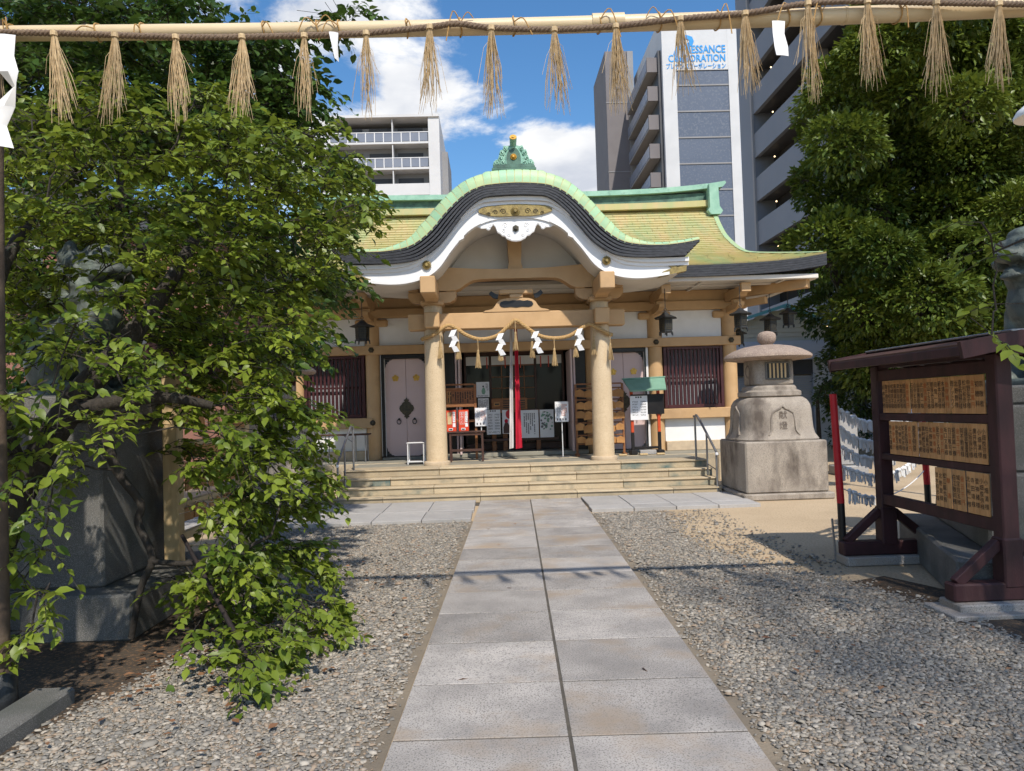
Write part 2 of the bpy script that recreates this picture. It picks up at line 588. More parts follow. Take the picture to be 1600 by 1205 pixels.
M['green_metal'] = pm('green_roof_sheet', (0.20, 0.36, 0.27), (0.17, 0.31, 0.23), 5, 0.5)
M['iron'] = pm('black_iron', (0.030, 0.033, 0.036), (0.055, 0.058, 0.06), 20, 0.5, 0.2, 80, metal=0.5)
M['ink'] = pm('black_ink', (0.02, 0.018, 0.017), None, 5, 0.7)
M['ink_red'] = pm('red_ink', (0.55, 0.11, 0.015), None, 5, 0.7)
M['ink_grey'] = pm('grey_ink', (0.16, 0.16, 0.17), None, 5, 0.7)
M['window_back'] = pm('grey_window_paper', (0.36, 0.37, 0.40), (0.28, 0.29, 0.32), 3, 0.5)
M['bark'] = pm('tree_bark', (0.055, 0.046, 0.037), (0.028, 0.023, 0.019), 9, 0.9, 0.8, 40, stretch=(2, 2, 0.7), stain=(0.17, 0.165, 0.14), stain_scale=5, stain_range=(0.6, 0.75))
M['prop'] = pm('dark_prop_pole', (0.03, 0.02, 0.019), (0.018, 0.013, 0.013), 9, 0.7, 0.3, 40)
M['brown_post'] = pm('brown_post', (0.12, 0.085, 0.06), (0.08, 0.055, 0.04), 9, 0.8, 0.3, 40)


def leaf_mat(name, dark, light, trans=0.32, rough=0.42):
    m = bpy.data.materials.new(name)
    m.use_nodes = True
    t = m.node_tree
    N, L = t.nodes, t.links
    b = N['Principled BSDF']
    out = N['Material Output']
    at = N.new('ShaderNodeAttribute')
    at.attribute_name = 'rnd'
    rp = N.new('ShaderNodeValToRGB')
    e = rp.color_ramp.elements
    e[0].position, e[0].color = 0.0, (*dark, 1)
    e[1].position, e[1].color = 1.0, (*light, 1)
    L.new(at.outputs['Fac'], rp.inputs[0])
    L.new(rp.outputs[0], b.inputs['Base Color'])
    b.inputs['Roughness'].default_value = rough
    b.inputs['Specular IOR Level'].default_value = 0.35
    tr = N.new('ShaderNodeBsdfTranslucent')
    hs = N.new('ShaderNodeHueSaturation')
    hs.inputs['Value'].default_value = 1.5
    hs.inputs['Hue'].default_value = 0.485
    L.new(rp.outputs[0], hs.inputs['Color'])
    L.new(hs.outputs[0], tr.inputs['Color'])
    mx = N.new('ShaderNodeMixShader')
    mx.inputs[0].default_value = trans
    L.new(b.outputs[0], mx.inputs[1])
    L.new(tr.outputs[0], mx.inputs[2])
    L.new(mx.outputs[0], out.inputs['Surface'])
    return m


M['leaf_front'] = leaf_mat('fresh_leaf', (0.05, 0.10, 0.013), (0.25, 0.31, 0.036), 0.32)
M['leaf_back'] = leaf_mat('dark_leaf', (0.025, 0.065, 0.012), (0.085, 0.145, 0.025), 0.22)
M['leaf_right'] = leaf_mat('evergreen_leaf', (0.028, 0.060, 0.010), (0.175, 0.225, 0.03), 0.2)
M['leaf_hedge'] = leaf_mat('hedge_leaf', (0.02, 0.045, 0.012), (0.05, 0.085, 0.02), 0.15)
M['leaf_yellow'] = leaf_mat('yellow_leaf', (0.22, 0.22, 0.03), (0.33, 0.27, 0.05), 0.4)
M['leaf_fallen'] = leaf_mat('fallen_leaf', (0.15, 0.068, 0.035), (0.32, 0.175, 0.095), 0.1)
M['pebble'] = pm('gravel_stone', (0.30, 0.29, 0.275), None, 6, 0.8, 0.0)


def pebble_nodes(m):
    N, L = m.node_tree.nodes, m.node_tree.links
    at = N.new('ShaderNodeAttribute')
    at.attribute_name = 'rnd'
    rp = N.new('ShaderNodeValToRGB')
    e = rp.color_ramp.elements
    e[0].position, e[0].color = 0.0, (0.175, 0.162, 0.142, 1)
    e[1].position, e[1].color = 1.0, (0.43, 0.385, 0.325, 1)
    for p, c in ((0.28, (0.215, 0.20, 0.178)), (0.50, (0.275, 0.245, 0.205)), (0.66, (0.325, 0.288, 0.235)),
                 (0.80, (0.30, 0.22, 0.155)), (0.88, (0.365, 0.325, 0.272))):
        k = e.new(p)
        k.color = (*c, 1)
    L.new(at.outputs['Fac'], rp.inputs[0])
    L.new(rp.outputs[0], N['Principled BSDF'].inputs['Base Color'])


pebble_nodes(M['pebble'])
M['sand'] = pm('sandy_earth', (0.52, 0.40, 0.265), (0.455, 0.345, 0.225), 0.7, 0.9, 0.35, 90, speck=(0.36, 0.27, 0.17), speck_scale=45, stain=(0.36, 0.27, 0.17), stain_scale=0.5, stain_range=(0.5, 0.75))
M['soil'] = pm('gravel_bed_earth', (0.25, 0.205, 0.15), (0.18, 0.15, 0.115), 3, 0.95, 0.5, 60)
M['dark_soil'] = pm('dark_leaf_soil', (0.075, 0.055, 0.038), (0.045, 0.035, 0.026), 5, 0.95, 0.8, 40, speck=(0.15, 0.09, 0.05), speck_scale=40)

# ------------------------------------------------------------------ ground
def sheet(name, pts, z, mat):
    return tag(MB().add([(x, y, z) for x, y in pts], [tuple(range(len(pts)))]).build(name, mat), kind='structure')


sheet('ground', [(-160, -60), (160, -60), (160, 220), (-160, 220)], 0.0, M['sand'])
PATH_DIR = R(-1.68)
PO = Vector((0.31, 3.27, 0))


def path_w(u, v):
    c, s = math.cos(PATH_DIR), math.sin(PATH_DIR)
    return (PO.x + u * c - v * s, PO.y + u * s + v * c)


gl = [path_w(-0.86, -2.2), path_w(-0.86, 7.25), (-2.45, 10.4), (-3.6, 10.3), (-2.6, 8.0), (-2.1, 5.9), (-2.0, 5.3), (-2.2, 4.6), (-2.36, 4.0), (-2.3, 1.0)]
gr = [path_w(0.86, -2.2), (3.4, 1.0), (3.35, 5.0), (3.05, 6.3), (2.6, 7.05), (2.25, 7.9), (2.2, 9.2), (2.35, 10.4), (2.4, 10.9), path_w(0.86, 7.7)]
sheet('gravel_bed', gl, 0.004, M['soil'])
sheet('gravel_bed', gr, 0.004, M['soil'])
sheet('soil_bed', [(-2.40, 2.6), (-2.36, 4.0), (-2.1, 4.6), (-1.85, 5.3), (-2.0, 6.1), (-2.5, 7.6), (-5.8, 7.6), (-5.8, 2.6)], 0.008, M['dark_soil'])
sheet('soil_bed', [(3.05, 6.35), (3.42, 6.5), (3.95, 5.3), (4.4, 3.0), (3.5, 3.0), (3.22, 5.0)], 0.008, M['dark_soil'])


def in_poly(x, y, poly):
    c = np.zeros(x.shape, bool)
    n = len(poly)
    for i in range(n):
        x1, y1 = poly[i]
        x2, y2 = poly[i - 1]
        if y1 == y2:
            continue
        c ^= ((y1 > y) != (y2 > y)) & (x < (x2 - x1) * (y - y1) / (y2 - y1) + x1)
    return c


def np_mesh(name, V, F, mat, rnd=None, smooth=False):
    """V (n,3), F (m,3) triangles, rnd per vertex"""
    me = bpy.data.meshes.new(name)
    me.vertices.add(len(V))
    me.vertices.foreach_set('co', np.ascontiguousarray(V, np.float32).ravel())
    k = F.shape[1]
    me.loops.add(F.size)
    me.loops.foreach_set('vertex_index', np.ascontiguousarray(F, np.int32).ravel())
    me.polygons.add(len(F))
    me.polygons.foreach_set('loop_start', np.arange(0, F.size, k, dtype=np.int32))
    if rnd is not None:
        at = me.attributes.new('rnd', 'FLOAT', 'POINT')
        at.data.foreach_set('value', np.ascontiguousarray(rnd, np.float32))
    me.materials.append(mat)
    me.update(calc_edges=True)
    if smooth:
        me.shade_smooth()
    return me


def obj_from(name, me, parent=None, loc_world=True):
    o = bpy.data.objects.new(name, me)
    COL.objects.link(o)
    if parent is not None:
        o.parent = parent
        o.matrix_parent_inverse = WM[parent.name].inverted()
        WM[o.name] = Matrix()
    else:
        WM[o.name] = Matrix()
    return o


t_ = (1 + 5 ** 0.5) / 2
ICO_V = np.array([(-1, t_, 0), (1, t_, 0), (-1, -t_, 0), (1, -t_, 0), (0, -1, t_), (0, 1, t_), (0, -1, -t_), (0, 1, -t_),
                  (t_, 0, -1), (t_, 0, 1), (-t_, 0, -1), (-t_, 0, 1)]) / math.sqrt(1 + t_ * t_)
ICO_F = np.array([(0, 11, 5), (0, 5, 1), (0, 1, 7), (0, 7, 10), (0, 10, 11), (1, 5, 9), (5, 11, 4), (11, 10, 2), (10, 7, 6), (7, 1, 8),
                  (3, 9, 4), (3, 4, 2), (3, 2, 6), (3, 6, 8), (3, 8, 9), (4, 9, 5), (2, 4, 11), (6, 2, 10), (8, 6, 7), (9, 8, 1)])
OCT_V = np.array([(1, 0.1, 0), (-1, -0.1, 0), (0, 1, 0.1), (0.1, -1, 0), (0.6, 0.6, 0.7), (-0.55, 0.5, 0.75), (-0.5, -0.6, 0.7), (0.6, -0.5, 0.75), (0, 0, -0.8)])
OCT_F = np.array([(4, 5, 6), (4, 6, 7), (0, 2, 4), (2, 5, 4), (2, 1, 5), (1, 6, 5), (1, 3, 6), (3, 7, 6), (3, 0, 7), (0, 4, 7), (0, 8, 2), (1, 2, 8), (3, 1, 8), (0, 3, 8)])


def rand_rot(n):
    q = rng.normal(size=(n, 4))
    q /= np.linalg.norm(q, axis=1)[:, None]
    w, x, y, z = q.T
    return np.stack([1 - 2 * (y * y + z * z), 2 * (x * y - z * w), 2 * (x * z + y * w),
                     2 * (x * y + z * w), 1 - 2 * (x * x + z * z), 2 * (y * z - x * w),
                     2 * (x * z - y * w), 2 * (y * z + x * w), 1 - 2 * (x * x + y * y)], 1).reshape(n, 3, 3)


def yaw_rot(n, tilt=0.35):
    a = rng.uniform(0, 2 * PI, n)
    b = rng.normal(0, tilt, n)
    ca, sa, cb, sb = np.cos(a), np.sin(a), np.cos(b), np.sin(b)
    z = np.zeros(n)
    o = np.ones(n)
    rz = np.stack([ca, -sa, z, sa, ca, z, z, z, o], 1).reshape(n, 3, 3)
    rx = np.stack([o, z, z, z, cb, -sb, z, sb, cb], 1).reshape(n, 3, 3)
    return rz @ rx


def pebbles(name, poly, dens, size, tv, tf, ylim, zfun=0.004, soft=0.0):
    xs = [p[0] for p in poly]
    ys = [max(ylim[0], min(p[1] for p in poly)), min(ylim[1], max(p[1] for p in poly))]
    area = (max(xs) - min(xs)) * (ys[1] - ys[0])
    n = int(area * dens)
    x = rng.uniform(min(xs), max(xs), n)
    y = rng.uniform(ys[0], ys[1], n)
    k = in_poly(x + rng.normal(0, soft, n), y + rng.normal(0, soft, n), poly)
    # never on the paving
    dx_, dy_ = x - PO.x, y - PO.y
    c, s = math.cos(PATH_DIR), math.sin(PATH_DIR)
    u = dx_ * c + dy_ * s
    k &= (np.abs(u) > 0.87) & ((np.abs(u) > 1.0) | (rng.random(n) < (np.abs(u) - 0.87) / 0.13 * 0.8))
    x, y = x[k], y[k]
    n = len(x)
    sz = size * rng.lognormal(0, 0.32, n)
    sc = np.stack([sz * rng.uniform(0.8, 1.35, n), sz * rng.uniform(0.65, 1.0, n), sz * rng.uniform(0.38, 0.7, n)], 1)
    jit = 1 + rng.normal(0, 0.2, (n, len(tv), 1))
    P = tv[None] * jit * sc[:, None, :]
    P = np.einsum('nij,nkj->nki', yaw_rot(n, 0.3), P)
    P[:, :, 0] += x[:, None]
    P[:, :, 1] += y[:, None]
    P[:, :, 2] += (zfun + sc[:, 2] * rng.uniform(0.1, 1.0, n))[:, None]
    F = tf[None] + (np.arange(n) * len(tv))[:, None, None]
    rn = np.repeat(rng.random(n), len(tv))
    return np_mesh(name, P.reshape(-1, 3), F.reshape(-1, 3), M['pebble'], rn)


for poly, side in ((gl, 'left'), (gr, 'right')):
    o = obj_from('gravel', pebbles('gravel', poly, 6200, 0.0100, OCT_V, OCT_F[:10], (2.9, 4.9), soft=0.06))
    tag(o, 'coarse grey gravel %s of the stone path near the camera' % side, 'gravel', kind='stuff')
    o = obj_from('gravel', pebbles('gravel', poly, 4300, 0.0110, OCT_V, OCT_F[:10], (4.9, 11.5), soft=0.10))
    tag(o, 'grey gravel %s of the path further towards the shrine' % side, 'gravel', kind='stuff')
rim = [(2.1, 7.6), (3.0, 6.5), (3.3, 7.5), (2.9, 9.5), (3.2, 10.9), (2.3, 10.8)]
o = obj_from('gravel', pebbles('gravel', rim, 420, 0.013, OCT_V, OCT_F, (6, 11), soft=0.3))
tag(o, 'loose stones strewn thinly over the sandy ground', 'gravel', kind='stuff')

# ------------------------------------------------------------------ path of paired slabs
path = MB().add([(*path_w(u, v), 0.0325) for u, v in ((-0.843, -1.83), (0.843, -1.83), (0.843, 9.30), (-0.843, 9.30))], [(0, 1, 2, 3)]).build('stone_path', M['mortar'])
tag(path, kind='structure')
rows = [-1.84, -1.14, -0.43, 0.262, 0.962, 1.70, 2.41, 3.05, 3.69, 4.38, 5.02, 5.74, 6.30, 6.95, 7.62, 8.28, 8.86, 9.31]
for i in range(len(rows) - 1):
    for s in (-1, 1):
        j = 0.012 * math.sin(i * 2.3 + s)
        v0, v1 = rows[i] + 0.009, rows[i + 1] - 0.008
        u0, u1 = (-0.845, -0.009) if s < 0 else (0.009, 0.845)
        cx_, cy_ = path_w((u0 + u1) / 2, (v0 + v1) / 2)
        MB().box((cx_, cy_, 0.012 + 0.002 * random.random()), (u1 - u0, v1 - v0, 0.05), 0.002, (R(random.uniform(-.08, .08)), R(random.uniform(-.08, .08)), PATH_DIR)).build('slab', M['granite'], path)
apron = MB().box((0.5, 12.4, 0.004), (6.9, 0.36, 0.012)).build('shrine_forecourt', M['mortar'])
tag(apron, kind='structure')
for (x0, x1, y0, y1, n) in ((-5.3, -0.36, 10.48, 11.38, 7), (-5.3, -0.34, 11.4, 12.58, 7), (1.42, 3.98, 11.02, 11.42, 4), (1.44, 3.98, 11.44, 12.58, 4)):
    w = (x1 - x0) / n
    for k in range(n):
        sk = 0.0
        MB().box((x0 + (k + 0.5) * w + sk, (y0 + y1) / 2, 0.01 + 0.003 * random.random()), (w - 0.012, y1 - y0, 0.085), 0.005).build('slab', M['granite_pale'], apron)

# ------------------------------------------------------------------ steps
XC = 0.5
steps = thing('stone_steps', 'cream granite steps of four courses leading up to the shrine porch', 'steps', (XC, 13.0, 0))
fronts = [12.63, 12.91, 13.18, 13.45]
X0, X1 = -2.75, 3.90
for i, fy in enumerate(fronts):
    cuts = [X0] + [x for x in (np.arange(-4, 6) * 1.66 + (0.55 if i % 2 else -0.27) + 0.03 * i) if X0 + 0.25 < x < X1 - 0.25] + [X1]
    for a, b in zip(cuts[:-1], cuts[1:]):
        MB().box(((a + b) / 2, fy + 0.30, 0.1375 * (i + 0.5) - 0.001 * (i % 2)), (b - a - 0.006, 0.60, 0.1375 - 0.003), 0.008).build('step_stone', M['step_green' if i > 0 and ((a + b) / 2 > 2.9 or (a + b) / 2 < -1.9) else 'step'], steps)
        MB().box(((a + b) / 2, fy + 0.29, 0.1375 * (i + 1) - 0.012), (b - a - 0.003, 0.63, 0.028), 0.008).build('step_nosing', M['step'], steps)

# ------------------------------------------------------------------ the shrine hall
hall = thing('shrine_hall', 'cream and white shrine hall with curved green copper porch roof', 'shrine', (XC, 16.3, 0))


def hb(name, mat, x0, x1, y0, y1, z0, z1, b=0.008, parent=None):
    """box by extents, x measured from the shrine's centre line"""
    return pbox(name, M[mat], parent or hall, (XC + (x0 + x1) / 2, (y0 + y1) / 2, (z0 + z1) / 2), (x1 - x0, y1 - y0, z1 - z0), b)


hb('platform', 'floor', -3.25, 3.40, 13.75, 15.2, 0.02, 0.546)
hb('platform', 'floor', -5.7, 5.7, 15.1, 21.4, 0.02, 0.55)
for k, x in enumerate(np.arange(-5.7, 5.6, 1.63)):
    hb('platform_edge_stone', 'step', x + 0.004, min(x + 1.626, 5.7), 15.02, 15.09, 0.0, 0.553)
# porch pillars and their beams
for s in (-1, 1):
    x = s * 1.608
    mb = MB().lathe([(0.255, 0.0), (0.262, 0.03), (0.25, 0.07), (0.22, 0.085)], 32, (XC + x, 14.2, 0.545))
    mb.build('pillar_base', M['stone_base'], hall, 40)
    prof = [(0.205, 0.08), (0.203, 0.5), (0.196, 1.3), (0.187, 2.1), (0.180, 2.62), (0.176, 3.0), (0.172, 3.12)]
    MB().lathe(prof, 36, (XC + x, 14.2, 0.55)).build('porch_pillar', M['cream_pillar'], hall, 40)
    hb('beam_end', 'tan', x - 0.14, x + 0.14, 13.80, 14.04, 3.15, 3.45, 0.02)
    # bracket: bearing block, boat-shaped arm, forward arm
    hb('bracket_block', 'tan', x - 0.22, x + 0.22, 13.98, 14.42, 3.60, 3.70, 0.02)
    arm = [(-0.46, 3.86), (-0.46, 3.76), (-0.42, 3.70), (-0.33, 3.655), (-0.2, 3.645), (0.2, 3.645), (0.33, 3.655), (0.42, 3.70), (0.46, 3.76), (0.46, 3.86)]
    MB().prism([(XC + x + a, z) for a, z in arm], 14.08, 14.34).build('bracket_arm', M['tan'], hall)
    arm2 = [(13.66, 3.86), (13.66, 3.76), (13.72, 3.69), (13.85, 3.65), (14.5, 3.65), (14.66, 3.70), (14.70, 3.86)]
    MB().prism(arm2, XC + x - 0.12, XC + x + 0.12, 'x').build('bracket_arm', M['tan'], hall)
    for dx in (-0.36, 0, 0.36):
        hb('bearing_block', 'tan', x + dx - 0.10, x + dx + 0.10, 14.07, 14.35, 3.865, 3.95, 0.02)
    hb('bracket_beam', 'tan', x - 0.135, x + 0.135, 13.06, 14.9, 3.69, 3.995, 0.015)
    hb('tie_beam', 'tan', x - 0.10, x + 0.10, 14.45, 16.2, 3.30, 3.60, 0.015)
hb('porch_beam', 'tan', -2.08, 2.08, 14.06, 14.34, 3.135, 3.445, 0.015)
# rainbow beam
top = [(-1.78, 4.02), (-1.70, 4.14), (-1.56, 4.26), (-1.38, 4.32), (-1.1, 4.31), (-0.6, 4.28), (0, 4.27)]
bot = [(-1.78, 3.88), (-1.55, 3.88), (-1.3, 3.88), (-1.10, 3.90), (-0.95, 4.00), (-0.78, 4.075), (0, 4.085)]
n = 40
xs = [-1.78 + 3.56 * k / n for k in range(n + 1)]
T = [(XC + x, interp(top, -abs(x))) for x in xs]
B = [(XC + x, interp(bot, -abs(x))) for x in xs]
MB().band(T, B, 14.05, 14.36).build('rainbow_beam', M['tan'], hall, 35)
# frog-leg strut
half = [(0.64, 3.447), (0.60, 3.475), (0.52, 3.49), (0.47, 3.50), (0.43, 3.535), (0.40, 3.58), (0.37, 3.63), (0.31, 3.675), (0.24, 3.695), (0.12, 3.705)]
out = [(XC + x, z) for x, z in half] + [(XC - x, z) for x, z in half[::-1]]
MB().prism(out, 14.05, 14.16).build('frog_leg_strut', M['tan'], hall)
q = [(0.30, 3.545), (0.325, 3.58), (0.30, 3.63), (0.22, 3.655), (0.14, 3.645), (0.07, 3.66), (0, 3.655)]
ql = [(XC + x, z) for x, z in q] + [(XC - x, z) for x, z in q[::-1][1:]] + [(XC - 0.24, 3.525), (XC - 0.1, 3.535), (XC, 3.52), (XC + 0.1, 3.535), (XC + 0.24, 3.525)]
MB().prism(ql, 14.038, 14.06).build('strut_panel', M['black'], hall)
hb('bearing_block', 'tan', -0.13, 0.13, 14.03, 14.33, 3.705, 3.78, 0.015)
hb('bracket_arm', 'tan', -0.33, 0.33, 14.06, 14.30, 3.782, 3.88, 0.02)
for s in (-1, 1):
    cl = [(0.36, 3.70), (0.44, 3.72), (0.52, 3.80), (0.48, 3.86), (0.40, 3.80), (0.34, 3.78)]
    MB().prism([(XC + s * x, z) for x, z in cl], 14.09, 14.15).build('carved_cloud', M['black'], hall)
# gable wall, central strut
gw = [(XC + x, interp([(0, 5.1), (0.56, 5.0), (0.97, 4.73), (1.19, 4.5), (1.38, 4.3), (1.6, 4.2)], abs(x))) for x in np.linspace(-1.6, 1.6, 33)]
MB().prism([(XC - 1.6, 4.1)] + gw + [(XC + 1.6, 4.1)], 14.38, 14.42).build('gable_wall', M['soffit'], hall)
st = [(-0.15, 4.27), (-0.115, 4.40), (-0.13, 4.6), (-0.14, 5.0), (0.14, 5.0), (0.13, 4.6), (0.115, 4.40), (0.15, 4.27)]
MB().prism([(XC + x, z) for x, z in st], 14.1, 14.34).build('king_post', M['tan'], hall)

# ---- curved porch roof
BT = [(0, 5.62), (0.5, 5.59), (0.66, 5.55), (0.84, 5.47), (1.05, 5.31), (1.28, 5.08), (1.47, 4.85), (1.69, 4.65), (1.92, 4.52), (2.25, 4.455), (2.64, 4.44), (2.98, 4.47), (3.28, 4.52)]
BB = [(0, 5.40), (0.5, 5.38), (0.63, 5.35), (0.82, 5.24), (1.04, 5.04), (1.26, 4.78), (1.46, 4.56), (1.69, 4.39), (1.91, 4.28), (2.24, 4.23), (2.63, 4.22), (3.1, 4.225)]
INN = [(0, 5.03), (0.3, 5.01), (0.56, 4.95), (0.8, 4.83), (0.97, 4.68), (1.19, 4.42), (1.38, 4.16), (1.57, 4.01), (1.83, 3.91), (2.16, 3.865), (2.55, 3.89), (3.1, 3.98)]


def cur(c, xs, off=0.0):
    return [(XC + x, interp(c, abs(x)) + off) for x in xs]


def stretch(c, k):
    return [(x * k, z) for x, z in c]


xs = list(np.linspace(-3.28, 3.28, 97))
BBs = BB[:-1] + [(3.08, 4.23), (3.28, 4.235)]
black = MB()
nl = 5
for i in range(nl):
    a, b_ = i / nl, (i + 1) / nl
    tp = [(XC + x, lerp(interp(BT, abs(x)), interp(BBs, abs(x)), a)) for x in xs]
    bt = [(XC + x, lerp(interp(BT, abs(x)), interp(BBs, abs(x)), b_) + 0.004) for x in xs]
    k = 1 - 0.018 * i
    tp = [(XC + (x - XC) * k, z) for x, z in tp]
    bt = [(XC + (x - XC) * k, z) for x, z in bt]
    black.band(tp, bt, 13.0 + 0.0015 * i, 13.5)
black.build('porch_roof_edge', M['black_copper'], hall, 25)
# green rolled copper panels along the edge
offs = lambda x: lerp(0.25, 0.06, min(1, max(0, (abs(x) - 1.6) / 0.8)) ** 0.8)
roll = [(12.992, 0.0), (12.995, 0.3), (13.01, 0.6), (13.05, 0.84), (13.13, 0.97), (13.30, 1.04)]


def roof_pt(x, Y, h):
    e = 0.01
    z = interp(BT, abs(x))
    dz = (interp(BT, abs(x) + e) - interp(BT, max(abs(x) - e, 0))) / (2 * e) * (1 if x >= 0 else -1)
    l = math.sqrt(1 + dz * dz)
    o_ = offs(x) * h + 0.003
    return (XC + x - dz / l * o_ * 0.8, Y, z + o_ / l * 1.0 + (0.03 * h if abs(x) < 0.5 else 0))


npan = 54
# equal arc-length stations
fine = np.linspace(-3.28, 3.28, 600)
zz_ = np.array([interp(BT, abs(x)) for x in fine])
arc = np.concatenate([[0], np.cumsum(np.hypot(np.diff(fine), np.diff(zz_)))])
stn = np.interp(np.linspace(0, arc[-1], npan + 1), arc, fine)
for i in range(npan):
    g = 0.006
    cols = np.linspace(stn[i] + g, stn[i + 1] - g, 4)
    mb = MB()
    mb.grid([[roof_pt(x, Y, h) for x in cols] for Y, h in roll])
    mb.grid([[roof_pt(cols[0], Y, h) for Y, h in roll], [(p[0], p[1], p[2] - 0.05) for p in [roof_pt(cols[0], Y, h) for Y, h in roll]]])
    mb.grid([[(p[0], p[1], p[2] - 0.05) for p in [roof_pt(cols[-1], Y, h) for Y, h in roll]], [roof_pt(cols[-1], Y, h) for Y, h in roll]])
    mb.build('copper_panel', M['copper_green'], hall, 30)
mb = MB()
mb.grid([[(p[0], p[1], p[2] - 0.012) for p in [roof_pt(x, Y, h) for x in xs]] for Y, h in roll + [(14.5, 1.04), (16.0, 1.04), (17.3, 0.9)]])
mb.build('porch_roof_copper', M['copper_pale'], hall, 40)

# bargeboard and mouldings
xs = list(np.linspace(-3.1, 3.1, 93))
MB().band(cur(BB, xs, -0.002), cur(BB, xs, -0.075), 13.09, 13.42).build('eave_moulding', M['white_gloss'], hall, 30)
MB().band(cur(BB, xs, -0.077), cur(BB, xs, -0.14), 13.14, 13.40).build('eave_moulding', M['white_gloss'], hall, 30)
xb = [x for x in np.linspace(-2.9, 2.9, 87)]
lowc = cur(INN, xb)
topc = [(XC + x, max(interp(BB, abs(x)) - 0.12, interp(INN, abs(x)) + 0.05)) for x in xb]
MB().band(topc, lowc, 13.17, 13.29).build('bargeboard', M['white_gloss'], hall, 30)
for x0, x1 in ((-2.75, -0.62), (0.62, 2.75)):
    xr = list(np.linspace(x0, x1, 34))
    MB().band(cur(INN, xr, 0.055), cur(INN, xr, 0.003), 13.145, 13.171).build('bargeboard_bead', M['white_gloss'], hall, 30)
for s in (-1, 1):          # little cusp where the bead kinks
    cz = interp(INN, 0.97)
    MB().prism([(XC + s * x, cz + z) for x, z in ((0.93, 0.07), (0.99, 0.06), (1.05, -0.06), (0.99, -0.035), (0.94, -0.01))], 13.14, 13.30).build('bargeboard_cusp', M['white_gloss'], hall)
# gilt plates: centre cap with flower boss, wing ends, round bosses
xg = list(np.linspace(-0.66, 0.66, 23))
MB().band([(XC + x, interp(BB, abs(x)) - 0.135 - 0.06 * abs(x) ** 2) for x in xg], [(XC + x, interp(INN, abs(x)) + 0.02 + 0.20 * (abs(x) / 0.66) ** 3) for x in xg], 13.135, 13.172).build('gilt_cap', M['gold'], hall, 30)
for s in (-1, 1):
    sc = MB()
    for (a, zc, r_) in ((0.22, 5.13, 0.055), (0.36, 5.12, 0.045), (0.48, 5.09, 0.035)):
        sp = [(XC + s * (a + r_ * (1 - t * 0.8) * math.cos(t * 9)), 13.135, zc + r_ * (1 - t * 0.8) * math.sin(t * 9)) for t in np.linspace(0, 1, 16)]
        sc.tube(sp, 0.008, 4)
    sc.build('gilt_scroll', M['bronze'], hall)
    wing = [(3.08, 4.22), (3.06, 4.0), (2.55, 3.90), (2.66, 3.965), (2.62, 3.99), (2.80, 4.06), (2.72, 4.11), (2.70, 4.20)]
    MB().prism([(XC + s * x, z - 0.02) for x, z in wing], 13.15, 13.31).build('gilt_wing_plate', M['gold'], hall)
    sp = [(XC + s * (2.92 + 0.06 * (1 - t * 0.7) * math.cos(t * 9)), 13.148, 4.10 + 0.06 * (1 - t * 0.7) * math.sin(t * 9)) for t in np.linspace(0, 1, 16)]
    MB().tube(sp, 0.008, 4).build('gilt_scroll', M['bronze'], hall)


def rosette(name, mat, c, r, parent, petals=16, depth=0.03):
    """flower boss facing the viewer (towards -y)"""
    mb = MB()
    vs, fs = [(0, -depth, 0)], []
    m = petals * 4
    for k in range(m):
        a = 2 * PI * k / m
        rr = r * (0.93 + 0.07 * math.cos(a * petals))
        vs.append((rr * 0.55 * math.cos(a), -depth * (0.9 + 0.15 * math.cos(a * petals)), rr * 0.55 * math.sin(a)))
        vs.append((rr * math.cos(a), -depth * 0.35, rr * math.sin(a)))
        vs.append((rr * math.cos(a), 0, rr * math.sin(a)))
    for k in range(m):
        a, b_ = 1 + 3 * k, 1 + 3 * ((k + 1) % m)
        fs += [(0, b_, a), (a, b_, b_ + 1, a + 1), (a + 1, b_ + 1, b_ + 2, a + 2)]
    mb.add([(c[0] + v[0], c[1] + v[1], c[2] + v[2]) for v in vs], [f[::-1] for f in fs])
    mb.add([(c[0] + r * 0.3 * math.cos(a), c[1] - depth * (1.0 if i % 2 == 0 else 1.6), c[2] + r * 0.3 * math.sin(a)) for i in range(2) for a in np.linspace(0, 2 * PI, 13)[:-1]],
           [(k, (k + 1) % 12, 12 + (k + 1) % 12, 12 + k) for k in range(12)] + [tuple(range(23, 11, -1))[::-1]])
    return mb.build(name, M[mat], parent)


rosette('gilt_flower_boss', 'gold', (XC, 13.13, 5.135), 0.085, hall)
for s in (-1, 1):
    rosette('gilt_boss', 'gold', (XC + s * 1.615, 13.14, 4.20), 0.085, hall)
